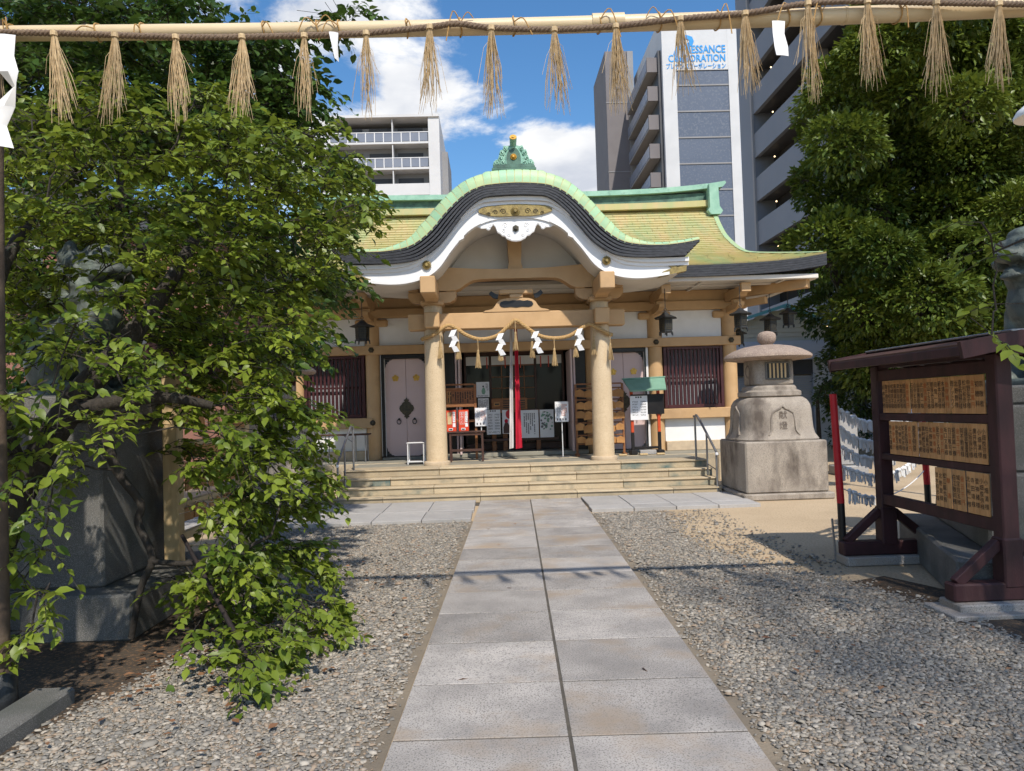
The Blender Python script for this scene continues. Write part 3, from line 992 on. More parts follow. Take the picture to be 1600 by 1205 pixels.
# pendant board under the apex
half = [(0.0, 4.605), (0.08, 4.615), (0.13, 4.64), (0.17, 4.655), (0.20, 4.70), (0.25, 4.71), (0.29, 4.75), (0.33, 4.77), (0.35, 4.82), (0.365, 4.87), (0.40, 4.91), (0.44, 4.885), (0.46, 4.83), (0.50, 4.815), (0.55, 4.85), (0.62, 4.85), (0.68, 4.88), (0.74, 4.87), (0.62, 4.96), (0.4, 5.0), (0, 5.04)]
out = [(XC + x, z) for x, z in half] + [(XC - x, z) for x, z in half[::-1][1:-1]]
MB().prism(out, 13.20, 13.27).build('pendant_board', M['white_gloss'], hall)
sc = MB()
for s in (-1, 1):
    for (cx_, cz_, r_, ph) in ((0.19, 4.895, 0.05, 0), (0.13, 4.72, 0.035, 2), (0.22, 4.80, 0.035, 1), (0.46, 4.90, 0.035, 3)):
        sp = [(XC + s * (cx_ + r_ * (1 - t * 0.75) * math.cos(ph + t * 8)), 13.198, cz_ + r_ * (1 - t * 0.75) * math.sin(ph + t * 8)) for t in np.linspace(0, 1, 15)]
        sc.tube(sp, 0.007, 4)
    eg = [(XC + s * x, 13.198, z + 0.018) for x, z in half[:15]]
    sc.tube(eg, 0.006, 4)
sc.build('pendant_relief', M['white_gloss'], hall)
hexb = MB()
hx = [(0.062 * math.cos(a), 0.062 * math.sin(a)) for a in np.linspace(0, 2 * PI, 7)[:-1] + PI / 6]
hexb.prism([(XC + x, 4.835 + z) for x, z in hx], 13.175, 13.205)
hexb.prism([(XC + x * 0.45, 4.835 + z * 0.45) for x, z in hx], 13.135, 13.18)
hexb.build('hexagon_boss', M['bronze'], hall)
# white ceiling under the porch roof
xs = list(np.linspace(-3.0, 3.0, 61))
MB().band(cur(INN, xs, 0.07), cur(INN, xs, 0.03), 13.29, 15.0).build('porch_ceiling', M['soffit'], hall, 40)

# ridge-end crest on the porch roof
crest = MB()
crest.box((XC, 13.30, 5.905), (0.80, 0.36, 0.04), 0.005)
crest.box((XC, 13.30, 5.945), (0.76, 0.33, 0.038), 0.005)
crest.box((XC, 13.30, 5.98), (0.70, 0.30, 0.035), 0.005)
crest.build('crest_base', M['dark_patina'], hall)
body = [(-0.20, 5.99), (-0.22, 6.18), (-0.20, 6.29), (-0.14, 6.36), (-0.05, 6.38), (0.05, 6.38), (0.14, 6.36), (0.20, 6.29), (0.22, 6.18), (0.20, 5.99)]
MB().prism([(XC + x, z) for x, z in body], 13.26, 13.42).build('crest_body', M['patina'], hall, 40)
MB().prism([(XC + x * 0.62, 5.99 + (z - 5.99) * 0.80) for x, z in body], 13.235, 13.265).build('crest_panel', M['dark_patina'], hall, 40)
for s in (-1, 1):
    curl = MB()
    for (cx_, cz_, r_) in ((0.30, 6.045, 0.062), (0.235, 6.13, 0.058), (0.335, 6.035, 0.045), (0.20, 6.06, 0.05), (0.21, 6.235, 0.05), (0.15, 6.315, 0.045)):
        curl.lathe([(0.0, -r_), (r_ * 0.6, -r_ * 0.8), (r_, 0), (r_ * 0.6, r_ * 0.8), (0.0, r_)], 12, (XC + s * cx_, 13.30, cz_))
        sp = [(XC + s * (cx_ + r_ * (1.0 - t * 0.8) * math.cos(1 + t * 10)), 13.255 - 0.03 * t, cz_ + r_ * (1.0 - t * 0.8) * math.sin(1 + t * 10)) for t in np.linspace(0, 1, 20)]
        curl.tube(sp, 0.015, 6)
    curl.build('crest_curl', M['patina'], hall, 50)
rim_ = MB()
rim_.tube([(XC + 0.14 * math.cos(a), 13.25, 6.10 + 0.235 * math.sin(a)) for a in np.linspace(-0.3, PI + 0.3, 20)], 0.02, 6)
rim_.build('crest_arch', M['patina'], hall, 50)
rosette('crest_medallion', 'gold_bright', (XC, 13.235, 6.155), 0.062, hall)
tubeb = MB().tube([(XC, 13.42, 6.33), (XC, 13.32, 6.37), (XC, 13.20, 6.43), (XC, 13.12, 6.475)], [0.055, 0.058, 0.062, 0.066], 18)
tubeb.build('crest_finial', M['patina'], hall, 50)
fin = MB()
fin.tube([(XC, 13.122, 6.473), (XC, 13.112, 6.479)], [0.064, 0.064], 18)
fin.tube([(XC, 13.113, 6.478), (XC, 13.10, 6.486)], [0.035, 0.032], 14)
fin.build('crest_finial_cap', M['gold_bright'], hall, 40)

# ---- main roof
HW = [(0, 6.38), (0.06, 6.25), (0.13, 6.0), (0.20, 5.55), (0.28, 5.24), (0.36, 5.14), (0.48, 5.10), (0.65, 5.10), (1.0, 5.25)]


def roof_s(u, v):
    """u across -1..1, v from eave 0 to ridge 1 (front slope)"""
    hw = interp(HW, v)
    z = 4.39 + 2.15 * (0.55 * v + 0.45 * v * v) + 0.17 * abs(u) ** 7 * max(0, 1 - v * 3.5)
    return Vector((XC + u * hw, 14.8 + 3.6 * v - 0.05 * abs(u) ** 6 * (1 - v), z))


nrow = 30
SV, SF, SR = [], [], []
for r_ in range(nrow):
    v0, v1 = r_ / nrow, (r_ + 1) / nrow
    k = 24
    off = (r_ % 3) / 3.0
    us = sorted(set([-1.0, 1.0] + [max(-1, min(1, -1 + 2 * (j + off) / k)) for j in range(k + 1)]))
    for j in range(len(us) - 1):
        a, b_ = us[j] + 0.0006, us[j + 1] - 0.0006
        if b_ - a < 0.004:
            continue
        lift = 0.028 + random.uniform(-0.004, 0.005)
        p = [roof_s(a, v0), roof_s(b_, v0), roof_s(b_, v1), roof_s(a, v1)]
        up = Vector((0, -0.45, 0.9))
        q0, q1 = p[0] + up * lift, p[1] + up * lift
        o_ = len(SV)
        SV += [p[0] - up * 0.004, p[1] - up * 0.004, q0, q1, p[2] + up * 0.001, p[3] + up * 0.001]
        SF += [(o_, o_ + 1, o_ + 3, o_ + 2), (o_ + 2, o_ + 3, o_ + 4, o_ + 5)]
MB().add(SV, SF).build('roof_shingles', M['copper_pale'], hall)['kind'] = 'stuff'
under = MB()
us = np.linspace(-1, 1, 41)
under.grid([[tuple(roof_s(u, v) - Vector((0, 0, 0.03))) for u in us] for v in np.linspace(0, 1, 14)])
bk = [[(roof_s(u, v).x, 36.8 - roof_s(u, v).y, roof_s(u, v).z) for u in us] for v in np.linspace(1, 0, 14)]
under.grid(bk)
for s in (-1, 1):          # side slopes below the gables
    a = [roof_s(s, v) for v in (0, 0.06, 0.13, 0.2, 0.28, 0.36)]
    b_ = [(p.x, 36.8 - p.y, p.z) for p in a]
    under.grid([[tuple(p), q_] for p, q_ in zip(a, b_)] if s < 0 else [[q_, tuple(p)] for p, q_ in zip(a, b_)])
    g = [roof_s(s, v) for v in np.linspace(0.36, 1, 8)]
    under.grid([[(p.x - s * 0.5, p.y, p.z - 0.1), (p.x - s * 0.5, 36.8 - p.y, p.z - 0.1)] for p in g])
under.build('roof_body', M['copper_pale'], hall, 40)
for s in (-1, 1):          # green verge rolls down the gable edges
    vv = np.linspace(0.02, 1.0, 26)
    mb = MB()
    for a, b_ in ((0, 1),):
        rowsv = []
        for v in vv:
            p = roof_s(s, v)
            w_ = 0.11 * min(1, v * 4 + 0.2)
            rowsv.append([(p.x - s * w_, p.y, p.z + 0.028), (p.x - s * w_ * 0.4, p.y, p.z + 0.045), (p.x, p.y, p.z + 0.03), (p.x + s * 0.02, p.y, p.z - 0.08)])
        mb.grid(rowsv if s > 0 else [r_[::-1] for r_ in rowsv])
    mb.build('verge_copper', M['copper_mid'], hall, 40)
# black layered eave boards
eb = MB()
for i in range(5):
    zt, zb = -0.005 - 0.047 * i, -0.005 - 0.047 * (i + 1) + 0.004
    us = np.linspace(-1, 1, 61)
    ed = [roof_s(u, 0) for u in us]
    f0 = 0.002 * i
    rowsf = [[(p.x, p.y - 0.01 + f0, p.z + zt) for p in ed], [(p.x, p.y - 0.01 + f0, p.z + zb) for p in ed], [(p.x, p.y + 0.3, p.z + zb) for p in ed]]
    eb.grid(rowsf[::-1])
    for s in (-1, 1):
        e = roof_s(s, 0)
        eb.grid([[(e.x - s * f0, e.y + f0, e.z + zt), (e.x - s * f0, 36.8 - e.y, e.z + zt)], [(e.x - s * f0, e.y + f0, e.z + zb), (e.x - s * f0, 36.8 - e.y, e.z + zb)]])
eb.build('eave_edge_boards', M['black_copper'], hall)
hb('eave_fascia', 'soffit', -6.25, 6.25, 14.87, 15.0, 4.075, 4.17, 0.01)
hb('eave_soffit', 'soffit', -6.25, 6.25, 14.9, 16.35, 4.105, 4.15, 0.004)
for s in (-1, 1):
    hb('eave_soffit', 'soffit', min(s * 4.75, s * 6.25), max(s * 4.75, s * 6.25), 16.36, 21.4, 4.105, 4.15, 0.004)
    hb('eave_fascia', 'soffit', min(s * 6.12, s * 6.26), max(s * 6.12, s * 6.26), 15.01, 21.4, 4.075, 4.10, 0.004)
for x in (-5.6, -3.9, -2.3, 2.3, 3.9, 5.6):
    hb('soffit_batten', 'soffit', x - 0.03, x + 0.03, 15.0, 16.2, 4.07, 4.104, 0.004)
hb('soffit_batten', 'soffit', -6.1, 6.1, 15.5, 15.56, 4.066, 4.103, 0.004)
# main ridge
rg = MB()
rows_ = []
for x in np.linspace(-5.0, 5.0, 41):
    lift = 0.13 * (abs(x) / 5.0) ** 4
    rows_.append((XC + x, lift))
for (y0, y1, z0, z1, m_, nm) in ((18.05, 18.75, 6.43, 6.58, 'copper_pale', 'ridge_course'), (18.2, 18.6, 6.58, 6.80, 'dark_patina', 'ridge_course'), (18.08, 18.72, 6.80, 6.92, 'patina', 'ridge_cap')):
    mb = MB()
    k_ = 1.0 if nm == 'ridge_cap' else 0.35
    mb.band([(x, z1 + l * k_) for x, l in rows_], [(x, z0 + l * k_ - (0.05 if nm == 'ridge_cap' else 0)) if nm != 'ridge_cap' else (x, z0 + l * k_) for x, l in rows_], y0, y1)
    mb.build(nm, M[m_], hall, 30)
for s in (-1, 1):
    e = MB()
    e.prism([(XC + s * x, z) for x, z in ((4.92, 6.91), (5.10, 6.92), (5.42, 6.99), (5.50, 7.08), (5.48, 7.13), (5.2, 7.09), (4.92, 7.05))], 18.15, 18.65)
    e.build('ridge_end_horn', M['patina'], hall)
    e = MB()
    e.prism([(XC + s * x, z) for x, z in ((4.98, 6.98), (4.98, 6.4), (4.93, 6.32), (5.0, 6.22), (5.24, 6.22), (5.30, 6.3), (5.22, 6.42), (5.20, 6.98))], 17.85, 18.02)
    e.prism([(XC + s * x, z) for x, z in ((5.0, 6.98), (5.0, 6.35), (5.2, 6.35), (5.2, 6.98))], 18.0, 18.8)
    e.build('ridge_end_tile', M['patina'], hall)

# ---- hall walls
for s in (-1, 1):
    for x in (1.72, 3.13, 4.80):
        MB().lathe([(0.165, 0), (0.165, 3.3)], 28, (XC + s * x, 16.3, 0.55)).build('wall_pillar', M['tan'], hall, 40)
        hb('bracket_arm', 'tan', s * x - 0.36, s * x + 0.36, 16.18, 16.42, 3.47, 3.63, 0.03)
        MB().prism([(15.16, 4.0), (15.16, 3.88), (15.3, 3.80), (16.4, 3.80), (16.4, 4.0)], XC + s * x - 0.09, XC + s * x + 0.09, 'x').build('eave_arm', M['tan'], hall)
        hb('eave_arm_end', 'tan', s * x - 0.10, s * x + 0.10, 15.02, 15.155, 3.86, 4.05, 0.008)
        hb('bearing_block', 'tan', s * x - 0.09, s * x + 0.09, 15.55, 15.75, 3.70, 3.795, 0.015)
        MB().prism([(15.35, 3.70), (15.38, 3.63), (15.5, 3.58), (16.2, 3.56), (16.2, 3.70)], XC + s * x - 0.07, XC + s * x + 0.07, 'x').build('eave_arm', M['tan'], hall)
    # corner hip beam
    MB().beam((XC + s * 4.8, 16.3, 3.98), (XC + s * 6.1, 15.02, 4.0), 0.16, 0.20, 0.01).build('hip_beam', M['tan'], hall)
    MB().beam((XC + s * 4.8, 16.3, 3.72), (XC + s * 5.45, 15.66, 3.76), 0.14, 0.15, 0.01).build('hip_beam', M['tan'], hall)
    # side wall, plinth, far pillars
    hb('side_wall', 'white', s * 4.80 - 0.04, s * 4.80 + 0.04, 16.4, 21.0, 0.6, 3.66, 0.0)
    hb('side_beam', 'tan', s * 4.80 - 0.09, s * 4.80 + 0.09, 16.42, 21.0, 3.66, 3.86, 0.01)
    hb('side_beam', 'tan', s * 4.80 - 0.08, s * 4.80 + 0.08, 16.42, 21.0, 2.86, 3.05, 0.01)
    lo, hi = min(s * 3.30, s * 4.63), max(s * 3.30, s * 4.63)
    # window bay
    hb('wall_base', 'stone_base', lo, hi, 16.16, 16.40, 0.55, 0.76, 0.01)
    hb('wall_panel', 'white', lo, hi, 16.26, 16.36, 0.76, 1.25, 0.0)
    lo2, hi2 = min(s * 3.13, s * 4.98), max(s * 3.13, s * 4.98)
    hb('sill_beam', 'tan', lo2 - 0.18, hi2, 16.10, 16.34, 1.252, 1.475, 0.012)
    rosette('beam_boss', 'bronze', (XC + s * 3.13, 16.10, 1.365), 0.065, hall, 8)
    rosette('beam_boss', 'bronze', (XC + s * 3.13, 16.11, 2.955), 0.065, hall, 6)
    rosette('beam_boss', 'bronze', (XC + s * 4.80, 16.11, 2.955), 0.065, hall, 6)
    hb('wall_panel', 'white', lo, hi, 16.26, 16.36, 3.052, 3.655, 0.0)
    lo3, hi3 = min(s * 1.88, s * 2.97), max(s * 1.88, s * 2.97)
    hb('wall_panel', 'white', lo3, hi3, 16.26, 16.36, 3.052, 3.655, 0.0)
    hb('jamb_board', 'white', s * 2.91 - 0.045, s * 2.91 + 0.045, 16.2, 16.32, 0.62, 2.85, 0.004)
    win = hb('window', 'wood_dark', lo, hi, 16.38, 16.42, 1.48, 2.85, 0.0)
    win.data.materials[0] = M['window_back']
    for a, b_, c_, d_ in ((lo, lo + 0.07, 1.48, 2.85), (hi - 0.07, hi, 1.48, 2.85), (lo + 0.07, hi - 0.07, 1.48, 1.56), (lo + 0.07, hi - 0.07, 2.78, 2.85)):
        hb('window_frame', 'maroon', a, b_, 16.2, 16.37, c_, d_, 0.006, win)
    hb('window_rail', 'maroon', lo + 0.07, hi - 0.07, 16.27, 16.31, 2.13, 2.17, 0.004, win)
    nb = 14
    me = MB().box((0, 0, 0), (0.048, 0.05, 1.22), 0.005).mesh('window_bar', M['maroon'])
    for k in range(nb):
        x = lo + 0.07 + (hi - lo - 0.14) * (k + 0.5) / nb
        wb = inst('window_bar', me, win, (x, -0.06, 2.17))
    # pink double door
    d0, d1 = min(s * 1.95, s * 2.87), max(s * 1.95, s * 2.87)
    door = hb('door', 'black', d0 - 0.02, d1 + 0.0, 16.36, 16.42, 0.60, 2.85, 0.0)
    for a, b_, c_, d_ in ((d0 - 0.07, d0, 0.60, 2.85), (d1, d1 + 0.035 if s > 0 else d1 + 0.03, 0.60, 2.85), (d0, d1, 2.76, 2.85)):
        hb('door_frame', 'black', a, b_, 16.18, 16.40, c_, d_, 0.006, door)
    hb('door_sill', 'floor', d0 - 0.06, d1 + 0.06, 16.02, 16.40, 0.551, 0.60, 0.006, door)
    mid = (d0 + d1) / 2
    for a, b_ in ((d0 + 0.004, mid - 0.003), (mid + 0.003, d1 - 0.004)):
        leaf = hb('door_leaf', 'pink', a, b_, 16.28, 16.34, 0.615, 2.755, 0.004, door)
        cx_ = XC + (a + b_) / 2
        fl = MB()
        for k in range(5):
            an = PI / 2 + k * 2 * PI / 5
            pts = [(cx_ + 0.045 * math.cos(an) + 0.033 * math.cos(t), 2.33 + 0.045 * math.sin(an) + 0.033 * math.sin(t)) for t in np.linspace(0, 2 * PI, 13)[:-1]]
            fl.prism(pts, 16.262 + 0.001 * k, 16.281)
        fl.prism([(cx_ + 0.022 * math.cos(t), 2.33 + 0.022 * math.sin(t)) for t in np.linspace(0, 2 * PI, 11)[:-1]], 16.252, 16.275)
        fl.build('gilt_plum_flower', M['gold_bright'], door)
        sgn = -1 if a < mid - 0.1 and b_ <= mid else 1
        hxp = XC + mid + sgn * 0.17
        rg_ = MB()
        rg_.tube([(hxp + 0.042 * math.cos(t), 16.25, 1.37 + 0.052 * math.sin(t)) for t in np.linspace(0, 2 * PI, 21)], 0.010, 6)
        rg_.tube([(hxp, 16.29, 1.425), (hxp, 16.245, 1.425)], [0.028, 0.02], 10)
        rg_.build('door_ring', M['iron'], door, 50)
        ex = XC + (d0 + 0.004 if sgn < 0 else d1 - 0.004)
        for zc, sz in ((0.62, 1), (2.75, -1)):
            cp = [(0, 0), (0.17, 0), (0.135, 0.024), (0.11, 0.02), (0.095, 0.055), (0.06, 0.06), (0.055, 0.10), (0.026, 0.11), (0.022, 0.15), (0, 0.20)]
            MB().prism([(ex - sgn * x, zc + sz * z) for x, z in cp], 16.272, 16.29).build('corner_fitting', M['iron'], door)
    dm = [(0.0, 0.30), (0.03, 0.25), (0.075, 0.235), (0.05, 0.19), (0.11, 0.15), (0.13, 0.11), (0.18, 0.07), (0.20, 0.0)]
    full = dm + [(x, -z) for x, z in dm[::-1][1:]]
    full = full + [(-x, z) for x, z in full[::-1][1:-1]]
    MB().prism([(XC + mid + x * 0.80, 1.66 + z * 0.80) for x, z in full], 16.262, 16.283).build('diamond_fitting', M['bronze'], door)
hb('nageshi_beam', 'tan', -5.02, 5.02, 16.12, 16.34, 2.852, 3.05, 0.012)
hb('eave_purlin', 'tan', -5.2, 5.2, 16.14, 16.46, 3.66, 3.86, 0.015)
hb('eave_purlin', 'tan', -5.2, 5.2, 16.20, 16.40, 3.862, 4.10, 0.01)
hb('frieze_panel', 'white', -1.55, 1.55, 16.26, 16.36, 3.052, 3.655, 0.0)
hb('back_wall', 'white', -4.8, 4.8, 21.0, 21.1, 0.6, 4.1, 0.0)
# ---- the open middle bay
for s in (-1, 1):
    lo, hi = min(s * 1.33, s * 1.56), max(s * 1.33, s * 1.56)
    hb('bay_jamb', 'black', lo, hi, 16.22, 16.5, 0.6, 2.85, 0.004)
    for k, x in enumerate((1.22, 1.29)):
        hb('folded_door_leaf', 'pink', s * x - 0.022, s * x + 0.022, 15.95 + 0.10 * k, 16.9, 0.62, 2.84, 0.005)
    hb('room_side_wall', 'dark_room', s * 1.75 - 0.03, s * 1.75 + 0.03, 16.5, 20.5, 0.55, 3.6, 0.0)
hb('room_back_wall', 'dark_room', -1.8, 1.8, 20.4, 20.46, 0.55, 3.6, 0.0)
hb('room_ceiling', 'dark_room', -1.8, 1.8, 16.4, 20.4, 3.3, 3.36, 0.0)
hb('bay_sill', 'floor', -1.55, 1.55, 16.0, 16.9, 0.551, 0.64, 0.01)
hb('screen_sill', 'wood_dark', -1.15, 1.15, 16.92, 17.05, 0.641, 0.80, 0.01)
hb('screen_head', 'wood_dark', -1.15, 1.15, 16.92, 17.05, 2.82, 2.95, 0.01)
glass = bpy.data.materials.new('dark_glass')
glass.use_nodes = True
gb = glass.node_tree.nodes['Principled BSDF']
gb.inputs['Base Color'].default_value = (0.012, 0.014, 0.016, 1)
gb.inputs['Roughness'].default_value = 0.1
gb.inputs['Specular IOR Level'].default_value = 0.15
M['glass'] = glass
for a, b_ in ((-1.13, -0.56), (-0.54, 0.48), (0.50, 1.13)):
    hb('screen_pane', 'glass', a, b_, 16.985, 17.0, 0.80, 2.82, 0.0)
for x in (-1.13, -0.55, 0.49, 1.13):
    hb('screen_stile', 'wood_dark', x - 0.025, x + 0.025, 16.955, 17.02, 0.80, 2.82, 0.005)
for x in (-0.29, -0.03, 0.23):
    hb('lattice_bar', 'wood', x - 0.011, x + 0.011, 16.962, 16.984, 0.80, 2.60, 0.003)
for z in (2.585, 2.32, 2.06, 1.80):
    hb('lattice_bar', 'wood', -0.525, 0.465, 16.958, 16.982, z - 0.011, z + 0.011, 0.003)
for a, b_ in ((-1.10, -0.58), (-0.52, 0.46), (0.52, 1.10)):
    hb('paper_valance', 'white', a, b_, 16.935, 16.942, 2.60, 2.80, 0.0)
for x in (-0.62, -0.2, 0.15, 0.62, 0.8):
    hb('hanging_tassel', 'red_box', x - 0.012, x + 0.012, 16.92, 16.93, 2.52, 2.78, 0.002)
hb('shelf', 'wood', -0.56, 0.56, 16.45, 16.85, 1.50, 1.55, 0.006)
for x in (-0.5, -0.25, 0.5):
    hb('shelf_post', 'wood', x - 0.05, x + 0.05, 16.6, 16.7, 0.64, 1.50, 0.006)
hb('poster_rail', 'wood_dark', -0.75, 0.95, 16.56, 16.60, 0.86, 0.92, 0.004)

# ------------------------------------------------------------------ lettering
M['carved'] = pm('carved_dark_stone', (0.16, 0.125, 0.10), None, 8, 0.9)
TEXTS = []


def text(body, size, mat, parent, loc, rot, name='lettering', vertical=False, ax='CENTER', ay='CENTER', line=0.95, sx=1.0, bold=0.0):
    c = bpy.data.curves.new(name, 'FONT')
    c.body = '\n'.join(body) if vertical else body
    c.size = size
    c.resolution_u = 2
    c.offset = size * bold
    c.space_line = line
    c.align_x, c.align_y = ax, ay
    c.materials.append(mat)
    o = bpy.data.objects.new(name, c)
    COL.objects.link(o)
    m = Matrix.Translation(loc) @ Euler(rot).to_matrix().to_4x4() @ Matrix.Diagonal((sx, 1, 1, 1))
    if parent is not None:
        o.parent = parent
        m = WM[parent.name].inverted() @ m
    o.matrix_local = m
    TEXTS.append(o)
    return o


FRONT_ROT = (R(90), 0, 0)


def ink_lines(parent, mat, x0, x1, y, z0, z1, n, vertical=True, name='print'):
    """rows of tiny broken strokes for print too small to read"""
    mb = MB()
    for k in range(n):
        a = (k + 0.5) / n
        t = 0.02
        while t < 0.97:
            l = random.uniform(0.03, 0.09)
            if random.random() < 0.82:
                if vertical:
                    xc = lerp(x1, x0, a)
                    za, zb = lerp(z1, z0, t), lerp(z1, z0, min(t + l * 0.8, 1))
                    w = (x1 - x0) / n * 0.26
                    mb.add([(xc - w, y, zb), (xc + w, y, zb), (xc + w, y, za), (xc - w, y, za)], [(0, 1, 2, 3)])
                else:
                    zc = lerp(z1, z0, a)
                    xa, xb = lerp(x0, x1, t), lerp(x0, x1, min(t + l * 0.8, 1))
                    w = (z1 - z0) / n * 0.24
                    mb.add([(xa, y, zc - w), (xb, y, zc - w), (xb, y, zc + w), (xa, y, zc + w)], [(0, 1, 2, 3)])
            t += l
            if vertical and t > 0.6 and random.random() < 0.1:
                break
    o = mb.build(name, mat, parent)
    o['kind'] = 'stuff'
    return o


def plate(parent, mat, name, x0, x1, y, z0, z1):
    return MB().add([(x0, y, z0), (x1, y, z0), (x1, y, z1), (x0, y, z1)], [(0, 1, 2, 3)]).build(name, mat, parent)


# ------------------------------------------------------------------ ropes and tassels
def rope_mesh(pts, r, pitch, strands=3, seg=7, n=6):
    P = spline(pts, n)
    L = [0.0]
    for a, b in zip(P[:-1], P[1:]):
        L.append(L[-1] + (b - a).length)
    m = max(8, int(L[-1] / pitch * seg))
    ds = np.linspace(0, L[-1], m)
    X = [np.interp(ds, L, [p[i] for p in P]) for i in range(3)]
    C_ = [Vector((X[0][i], X[1][i], X[2][i])) for i in range(m)]
    mb = MB()
    for s in range(strands):
        path_ = []
        for i in range(m):
            t = (C_[min(i + 1, m - 1)] - C_[max(i - 1, 0)]).normalized()
            a = t.cross(Vector((0, 0, 1))).normalized()
            b = a.cross(t)
            ph = 2 * PI * (ds[i] / pitch + s / strands)
            path_.append(C_[i] + (a * math.cos(ph) + b * math.sin(ph)) * r * 0.52)
        mb.tube(path_, r * 0.56, 6)
    return mb


def straw_tassel(c, length, spread, n, r=0.0022, lean=0.0, neck=0.06):
    mb = MB()
    c = Vector(c)
    for k in range(n):
        a = random.uniform(0, 2 * PI)
        q = math.sqrt(random.random())
        l = length * random.uniform(0.62, 1.05)
        dx, dy = math.cos(a) * q * spread, math.sin(a) * q * spread * 0.7
        dx += lean * random.random()
        bend = random.uniform(-0.02, 0.02)
        p0 = c + Vector((math.cos(a) * 0.010, math.sin(a) * 0.010, 0))
        p1 = c + Vector((math.cos(a) * q * 0.022 + dx * 0.15, math.sin(a) * q * 0.02, -neck - l * 0.18))
        p2 = c + Vector((dx * 0.6 + bend, dy * 0.6, -neck - l * 0.62))
        p3 = c + Vector((dx, dy, -neck - l))
        mb.tube([p0, p1, p2, p3], [r, r, r * 0.9, r * 0.5], 3, False)
    mb.tube([c + Vector((0, 0, 0.012)), c + Vector((0, 0, -0.012))], 0.020, 8)
    return mb


def shide(c, w, h, folds, tilt=0.0, y_amp=0.02):
    """zigzag paper streamer hanging from c"""
    mb = MB()
    x, z = 0.0, 0.0
    step = h / folds
    for k in range(folds):
        s = 1 if k % 2 == 0 else -1
        q = [(x - w * 0.5, z), (x + w * 0.5, z + w * 0.12 * s), (x + w * 0.5 - s * w * 0.55, z - step * 1.0), (x - w * 0.5 - s * w * 0.55, z - step * 1.12)]
        ya, yb = (-y_amp if k % 2 else 0), (0 if k % 2 else -y_amp)
        vs = [Vector((p[0], (ya if i < 2 else yb), p[1])) for i, p in enumerate(q)]
        vs += [v + Vector((0, 0.0015, 0)) for v in vs]
        mb.add([v + Vector(c) for v in vs], [(3, 2, 1, 0), (4, 5, 6, 7), (0, 1, 5, 4), (2, 3, 7, 6), (1, 2, 6, 5), (3, 0, 4, 7)])
        x += -s * w * 0.55 + s * w * 0.35
        x += tilt * step
        z -= step * 0.86
    return mb


# rope across the porch beam
pr = thing('shimenawa_rope', 'thick twisted straw rope draped in swags across the shrine porch beam', 'rope', (XC, 13.95, 3.0))
pts = [(-1.33, 14.10, 2.96), (-1.22, 13.97, 2.99), (-1.06, 13.94, 3.05), (-0.83, 13.95, 3.20), (-0.66, 13.98, 3.14), (-0.45, 13.99, 3.00), (-0.2, 13.99, 2.925), (0.1, 13.99, 2.98), (0.33, 13.99, 3.16), (0.47, 13.98, 3.27), (0.62, 13.99, 3.17), (0.9, 13.99, 2.97), (1.2, 13.99, 2.905), (1.48, 13.99, 2.94), (1.7, 13.96, 3.06), (1.86, 13.94, 3.15), (2.0, 13.94, 3.09), (2.2, 13.96, 2.98), (2.32, 14.1, 2.95)]
rope_mesh(pts, 0.038, 0.16).build('rope', M['rope'], pr, 60)
for x, z, zb in ((-0.97, 3.12, 2.58), (-0.63, 3.11, 2.55), (-0.26, 2.93, 2.38), (0.17, 3.0, 2.50), (0.46, 3.25, 2.70), (0.77, 3.06, 2.54), (1.19, 2.91, 2.38), (1.60, 2.99, 2.53), (1.95, 3.11, 2.56), (2.26, 2.97, 2.46)):
    mb = MB()
    c = (x, 13.955, z - 0.03)
    top_ = z - (z - zb) * 0.42
    mb.tube([(x, 13.95, z), (x + 0.005, 13.945, top_)], 0.008, 6)
    n_ = 34
    for k in range(n_):
        a = 2 * PI * random.random()
        q_ = math.sqrt(random.random())
        mb.tube([(x + 0.012 * math.cos(a), 13.945 + 0.012 * math.sin(a), top_ + 0.01), (x + 0.03 * q_ * math.cos(a), 13.945 + 0.03 * q_ * math.sin(a), lerp(top_, zb, 0.4)), (x + 0.06 * q_ * math.cos(a), 13.945 + 0.055 * q_ * math.sin(a), zb + random.uniform(-0.015, 0.02))], [0.006, 0.006, 0.004], 4, False)
    mb.tube([(x, 13.945, top_ + 0.02), (x, 13.945, top_ - 0.02)], 0.022, 8)
    mb.build('straw_tassel', M['straw'], pr)
for x, z, tl in ((-0.70, 3.10, 0.02), (0.19, 3.01, -0.03), (0.86, 3.03, 0.10), (1.69, 3.06, -0.05)):
    shide((x, 13.90, z), 0.105, 0.45, 4, tl).build('paper_streamer', M['paper'], pr)

# bell cloths
for nm, lab, mat, x0, x1, w0, w1, y in (('bell_cloth', 'long red cloth strip hanging from the shrine bell', 'red_cloth', 0.50, 0.495, 0.055, 0.13, 14.88), ('bell_cloth', 'long off-white cloth strip hanging beside the red one', 'white_cloth', 0.41, 0.345, 0.05, 0.085, 14.93)):
    rows_ = []
    for k in range(19):
        t = k / 18
        z = lerp(3.30, 0.78, t)
        xc, w = lerp(x0, x1, t), lerp(w0, w1, t)
        rows_.append([(xc + w * a, y + 0.02 * math.sin(a * 9 + t * 5) + 0.012 * math.sin(t * 9), z + 0.02 * a * t) for a in np.linspace(-0.5, 0.5, 7)])
    mb = MB().grid(rows_)
    mb.grid([[(p[0], p[1] + 0.006, p[2]) for p in r_[::-1]] for r_ in rows_])
    tag(mb.build(nm, M[mat], None, 60), lab, 'cloth')
bell = MB().lathe([(0.0, -0.10), (0.05, -0.10), (0.10, -0.06), (0.115, 0.0), (0.10, 0.06), (0.05, 0.10), (0.02, 0.11), (0.015, 0.30)], 20, (0.45, 14.9, 3.36))
